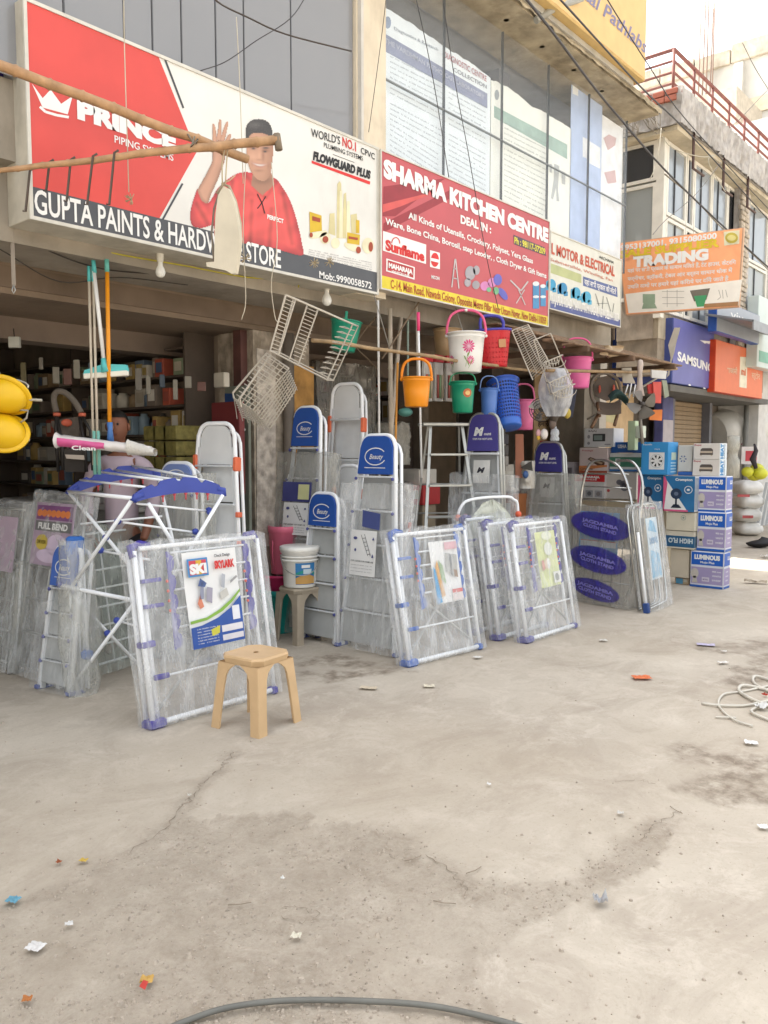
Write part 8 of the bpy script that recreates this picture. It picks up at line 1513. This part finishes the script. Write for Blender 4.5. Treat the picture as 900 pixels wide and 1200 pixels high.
L_ = [('long white crumpled paper scrap near the lower left of the dusty ground', 42, 1114, 28, 12, 'dfdcd8', 'w'), ('little folded white paper above the long white scrap', 81, 1087, 13, 5, 'e4e2de', ''), ('small yellow wrapper lying on the crack in the ground', 98, 1012, 13, 6, 'd0b050', ''), ('blue and white crumpled wrapper at the edge of the frame', 15, 1059, 22, 11, '6aa0b4', ''), ('red and yellow snack wrapper above the black hose', 172, 1153, 22, 16, 'cca458', ''), ('white triangular paper scrap on the gravel', 331, 1033, 10, 12, 'eceae4', 't'), ('cream leaf shaped scrap below the white triangle', 347, 1101, 17, 9, 'e2dcc8', ''), ('flat cream tile chip in front of the wet stain', 432, 808, 28, 6, 'd8c8ae', ''), ('flat cream chip before the blue jointed dryer', 503, 806, 18, 5, 'e2d8c0', ''), ('orange and white flattened packet on the open ground', 752, 796, 30, 8, 'e07848', ''), ('silvery crumpled foil on the dust', 703, 1061, 22, 16, 'c4c4c6', ''), ('white card at the frame edge on the right', 894, 972, 16, 9, 'eeeeea', ''), ('white card lying below the cable coil', 880, 873, 20, 6, 'ecebe8', ''), ('lilac and white wrapper far out on the pavement', 827, 757, 28, 6, 'c4bcd4', ''), ('small white scrap beside the lilac wrapper', 847, 778, 17, 4, 'e4e0d8', ''), ('tiny white fleck in the middle of the ground', 573, 922, 7, 4, 'eceae6', ''), ('pale paper lying out from the purple dryers', 707, 752, 12, 7, 'd8d4ca', ''), ('brown dry leaf near the yellow wrapper', 69, 1014, 9, 9, 'a8603a', ''), ('orange brown leaf at the lower edge left of the hose', 32, 1176, 16, 7, 'b8743c', ''), ('cream fleck by the crack beside the beige stool', 222, 935, 6, 5, 'e0dcd0', ''), ('small crescent of white paper on the pale slab', 727, 956, 10, 5, 'd8d4cc', ''), ('pale scrap near the wrapped dryers foot', 560, 772, 14, 4, 'dcd8d0', ''), ('white fleck near the far edge of the pavement', 848, 765, 8, 3, 'e4e0d8', '')]
for i, (lb, x, y, w_, h_, c_, fl) in enumerate(L_): scrap(lb, x, y, w_, h_, c_, i + 1, tri=(fl == 't'), curl=.006 if i != 10 else .03)
shape(Pix(G(172, 1153) + V(0, 0, .03), V(0, 0, -1), '0'), [(163, 1156), (168, 1148), (174, 1150), (170, 1160)], mat('c8443c', .6), None, .004, 'torn_corner') ; tag(bpy.data.objects[[o.name for o in C.objects if o.name.startswith('torn_corner')][0]], 'red corner of the snack wrapper above the hose', 'litter')
# hose and white cable coil
tag(MB().path(catm([G(185, 1216) + V(0, 0, .012), G(215, 1203) + V(0, 0, .013), G(264, 1187) + V(0, 0, .014), G(330, 1179) + V(0, 0, .016), G(420, 1179) + V(0, 0, .016), G(510, 1185) + V(0, 0, .014), G(600, 1205) + V(0, 0, .012), G(680, 1232) + V(0, 0, .012)], 8), .0085, 10).build('rubber_hose', mat('77766f', .65, var=.15, dirt=.3), None), 'black rubber hose curving along the very front of the ground', 'hose')
t = T('cable_coil', 'loose white cable loops lying on the pavement at the right', 'cable', G(870, 820)); CW = mat('dcd6c8', .5)
for pts, r in (([(822, 826), (840, 829), (870, 829), (890, 826), (905, 822)], .008), ([(882, 853), (858, 845), (842, 828), (848, 816), (870, 812), (905, 805)], .007), ([(905, 800), (885, 795), (884, 803), (905, 815)], .010), ([(905, 832), (880, 822), (866, 812), (872, 806), (905, 812)], .011), ([(905, 848), (880, 836), (905, 826)], .009), ([(838, 842), (850, 843), (862, 843)], .006)):
    MB().path(catm([G(*p) + V(0, 0, r + .003 + .004 * (i % 2)) for i, p in enumerate(pts)], 6), r, 6).build('loop', CW, t)
scrap('small red bit caught in the white cable loops', 896, 817, 8, 6, 'b8402c', 77); scrap('white crumpled paper under the cable loops', 892, 832, 18, 8, 'f0efec', 78, curl=.03)
for i, (x, y, w_, h_, c_, lb) in enumerate(((842, 676, 28, 5, 'b8a890', 'rough slab chip in the sunlit strip by the fan cartons'), (885, 684, 34, 5, 'a89a86', 'broken paving piece at the frame edge past the fan cartons'), (897, 654, 14, 5, 'ece8e0', 'white scrap in the strip of sun'))): scrap(lb, x, y, w_, h_, c_, 90 + i, curl=.03)
# pebbles and grit
pb_ = MB(); pr_ = random.Random(21); npb = 0
while npb < 4200:
    x, y = pr_.uniform(-20, 920), pr_.uniform(880, 1215) if pr_.random() < .8 else pr_.uniform(740, 900)
    p = G(x, y); wgt = gz(p.x, p.y)[1] if gx0 < p.x < gx1 else 0
    if pr_.random() > .03 + wgt * (.5 + .9 * noise.noise(V(p.x * 3, p.y * 3, 2))): continue
    r = .0018 + .0065 * pr_.random() ** 3; r = r * (1.7 if pr_.random() < .04 else 1); k = 6; a0 = pr_.uniform(0, 6)
    vs_ = [p + V(r * cos(a0 + 2 * pi * i / k) * pr_.uniform(.7, 1.2), r * sin(a0 + 2 * pi * i / k) * pr_.uniform(.7, 1.2), 0) for i in range(k)]; zz_ = gz(p.x, p.y)[0]
    pb_.add([v + V(0, 0, zz_ - .002) for v in vs_] + [v.lerp(p, .45) + V(0, 0, zz_ + r * .8) for v in vs_], [(i, (i + 1) % k, (i + 1) % k + k, i + k) for i in range(k)] + [tuple(range(k, 2 * k))]); npb += 1
tag(pb_.build('pebbles', mat('bbae9e', .95, var=.25, scale=60), None), 'scattered grit and pebbles on the dusty ground', 'pebbles', kind='stuff')
tw = random.Random(33)
for i in range(5):
    p = G(tw.uniform(40, 860), tw.uniform(900, 1150)); a = tw.uniform(0, 6); tag(MB().path([p + V(0, 0, .008), p + V(cos(a) * .04, sin(a) * .04, .012), p + V(cos(a + .3) * .08, sin(a + .3) * .08, .008)], .002, 4).build('twig', mat('a09280', .9), None), 'tiny dry twig lying in the dust', 'twig', 'dry twigs scattered over the ground')
# the low lip of ground before the near cluster
# stock filling the mouth of the kitchen shop
kr = random.Random(44)
t = T('wall_rack', 'tall rack of kitchen goods across the back of the kitchen shop', 'shelves', V(6.6, 7.6, 0))
for z in (.5, .9, 1.25, 1.6, 1.95, 2.3): MB().box((5.0, 7.55, z - .02), (8.0, 7.85, z)).build('shelf', mat('8a8076', .7), t)
for x in (5.0, 6.0, 7.0, 8.0): MB().box((x - .015, 7.56, 0), (x + .015, 7.84, 2.6)).build('upright', mat('8a8076', .7), t)
KN = ['steel', 'white', 'red', 'blue', 'cream', 'green', 'pink', 'brown']; KC = ['b8b8b4', 'eeeae2', 'c84844', '4a70b0', 'd8ccb0', '5a9a70', 'd87898', '9a7858']
for si, z in enumerate((.9, 1.25, 1.6, 1.95, 2.3)):
    x = 5.05
    while x < 7.9:
        w_ = kr.uniform(.12, .24); h = kr.uniform(.16, .30); ci = kr.randrange(8)
        if kr.random() < .5: o = MB().lathe([(1e-3, 0), (w_ * .40, 0), (w_ * .44, h * .9), (w_ * .44, h), (w_ * .3, h * 1.02), (1e-3, h * 1.02)], Matrix.Translation(V(x + w_ / 2, 7.68, z + .001)), 14).build('kitchen_pot', mat(KC[ci], .3 if ci == 0 else .5, .6 if ci == 0 else 0, var=.1), None); wh = 'pot'
        else:
            o = MB().bbox((x, 7.58, z + .001), (x + w_ * .95, 7.8, z + h), e=.004).build('kitchen_box', mat(KC[ci], .5, var=.12), None); wh = 'box'; MB().box((x + w_ * .2, 7.577, z + h * .3), (x + w_ * .75, 7.58, z + h * .8)).build('box_print', mat(KC[(ci + 3) % 8], .5), o)
        tag(o, f'{KN[ci]} {wh} on the {ORD[si]} of the kitchen shop rack', wh, f'{KN[ci]} {wh} goods on the {ORD[si]} of the kitchen rack'); x += w_
# goods standing on the floor between the ladders
for i, (px, py, dd, w_, h_, c_, lb) in enumerate(((470, 600, 8.3, .34, .26, '3f66a8', 'blue carton on the goods heap behind the tall ladder'), (482, 580, 8.4, .30, .20, 'c83a3c', 'red carton on top of the goods heap behind the tall ladder'), (473, 640, 8.2, .40, .28, '33363c', 'black crate low in the goods heap behind the tall ladder'), (478, 560, 8.5, .3, .18, 'e2dcd0', 'white carton topping the goods heap'), (500, 620, 8.6, .34, .5, '8a7a6a', 'brown sack like carton behind the open aluminium ladder'), (590, 600, 8.9, .30, .40, 'a8683c', 'orange brown carton behind the purple ladder'), (600, 560, 9.1, .3, .3, 'c9c2b4', 'pale carton behind the purple ladder'), (345, 560, 7.6, .3, .5, 'b07a3c', 'ochre carton wedged beside the tallest white ladder'))):
    p = PD(px, py, dd); M = frame(V(p.x, p.y, p.z - h_ / 2), V(0, -1, 0) if i % 2 else V(1, 0, 0), V(0, 0, 1)) @ Matrix.Translation(V(-w_ / 2, 0, 0)); o = T('carton', lb, 'carton', M, 'cartons heaped between the ladders'); MB().bbox((0, 0, 0), (w_, .3, h_), M, .005).build('box', mat(c_, .6, var=.12), o); MB().box((w_ * .15, -.003, h_ * .3), (w_ * .8, -.001, h_ * .75), M).build('print', mat('d8d4c8', .5), o)
    if p.z - h_ / 2 > .1: MB().bbox((0.03, .04, -(p.z - h_ / 2) + .01), (w_ - .03, .26, -.002), M, .005).build('lower_box', mat('a89880', .7, var=.15), o)
# packets strung along the beam of the hardware shop
for i in range(14):
    px, py = 30 + i * 16 + kr.uniform(-5, 5), 414 + i * 2 + kr.uniform(-3, 12); dd = 6.6; o = PD(px, py, dd); w_ = kr.uniform(.03, .07); h_ = kr.uniform(.06, .2)
    kc = kr.randrange(5); cn = ('grey', 'rust', 'slate', 'cream', 'olive')[kc]
    tag(MB().bbox((-w_ / 2, 0, -h_), (w_ / 2, .02, 0), frame(o, RT, V(0, 0, 1)), .004).build('hanging_packet', mat(('7c766c', '6a463c', '48545f', '8f897c', '6a603f')[kc], .45), None), f'{cn} packet strung under the beam of the hardware shop', 'packet', f'{cn} packets strung under the beam')
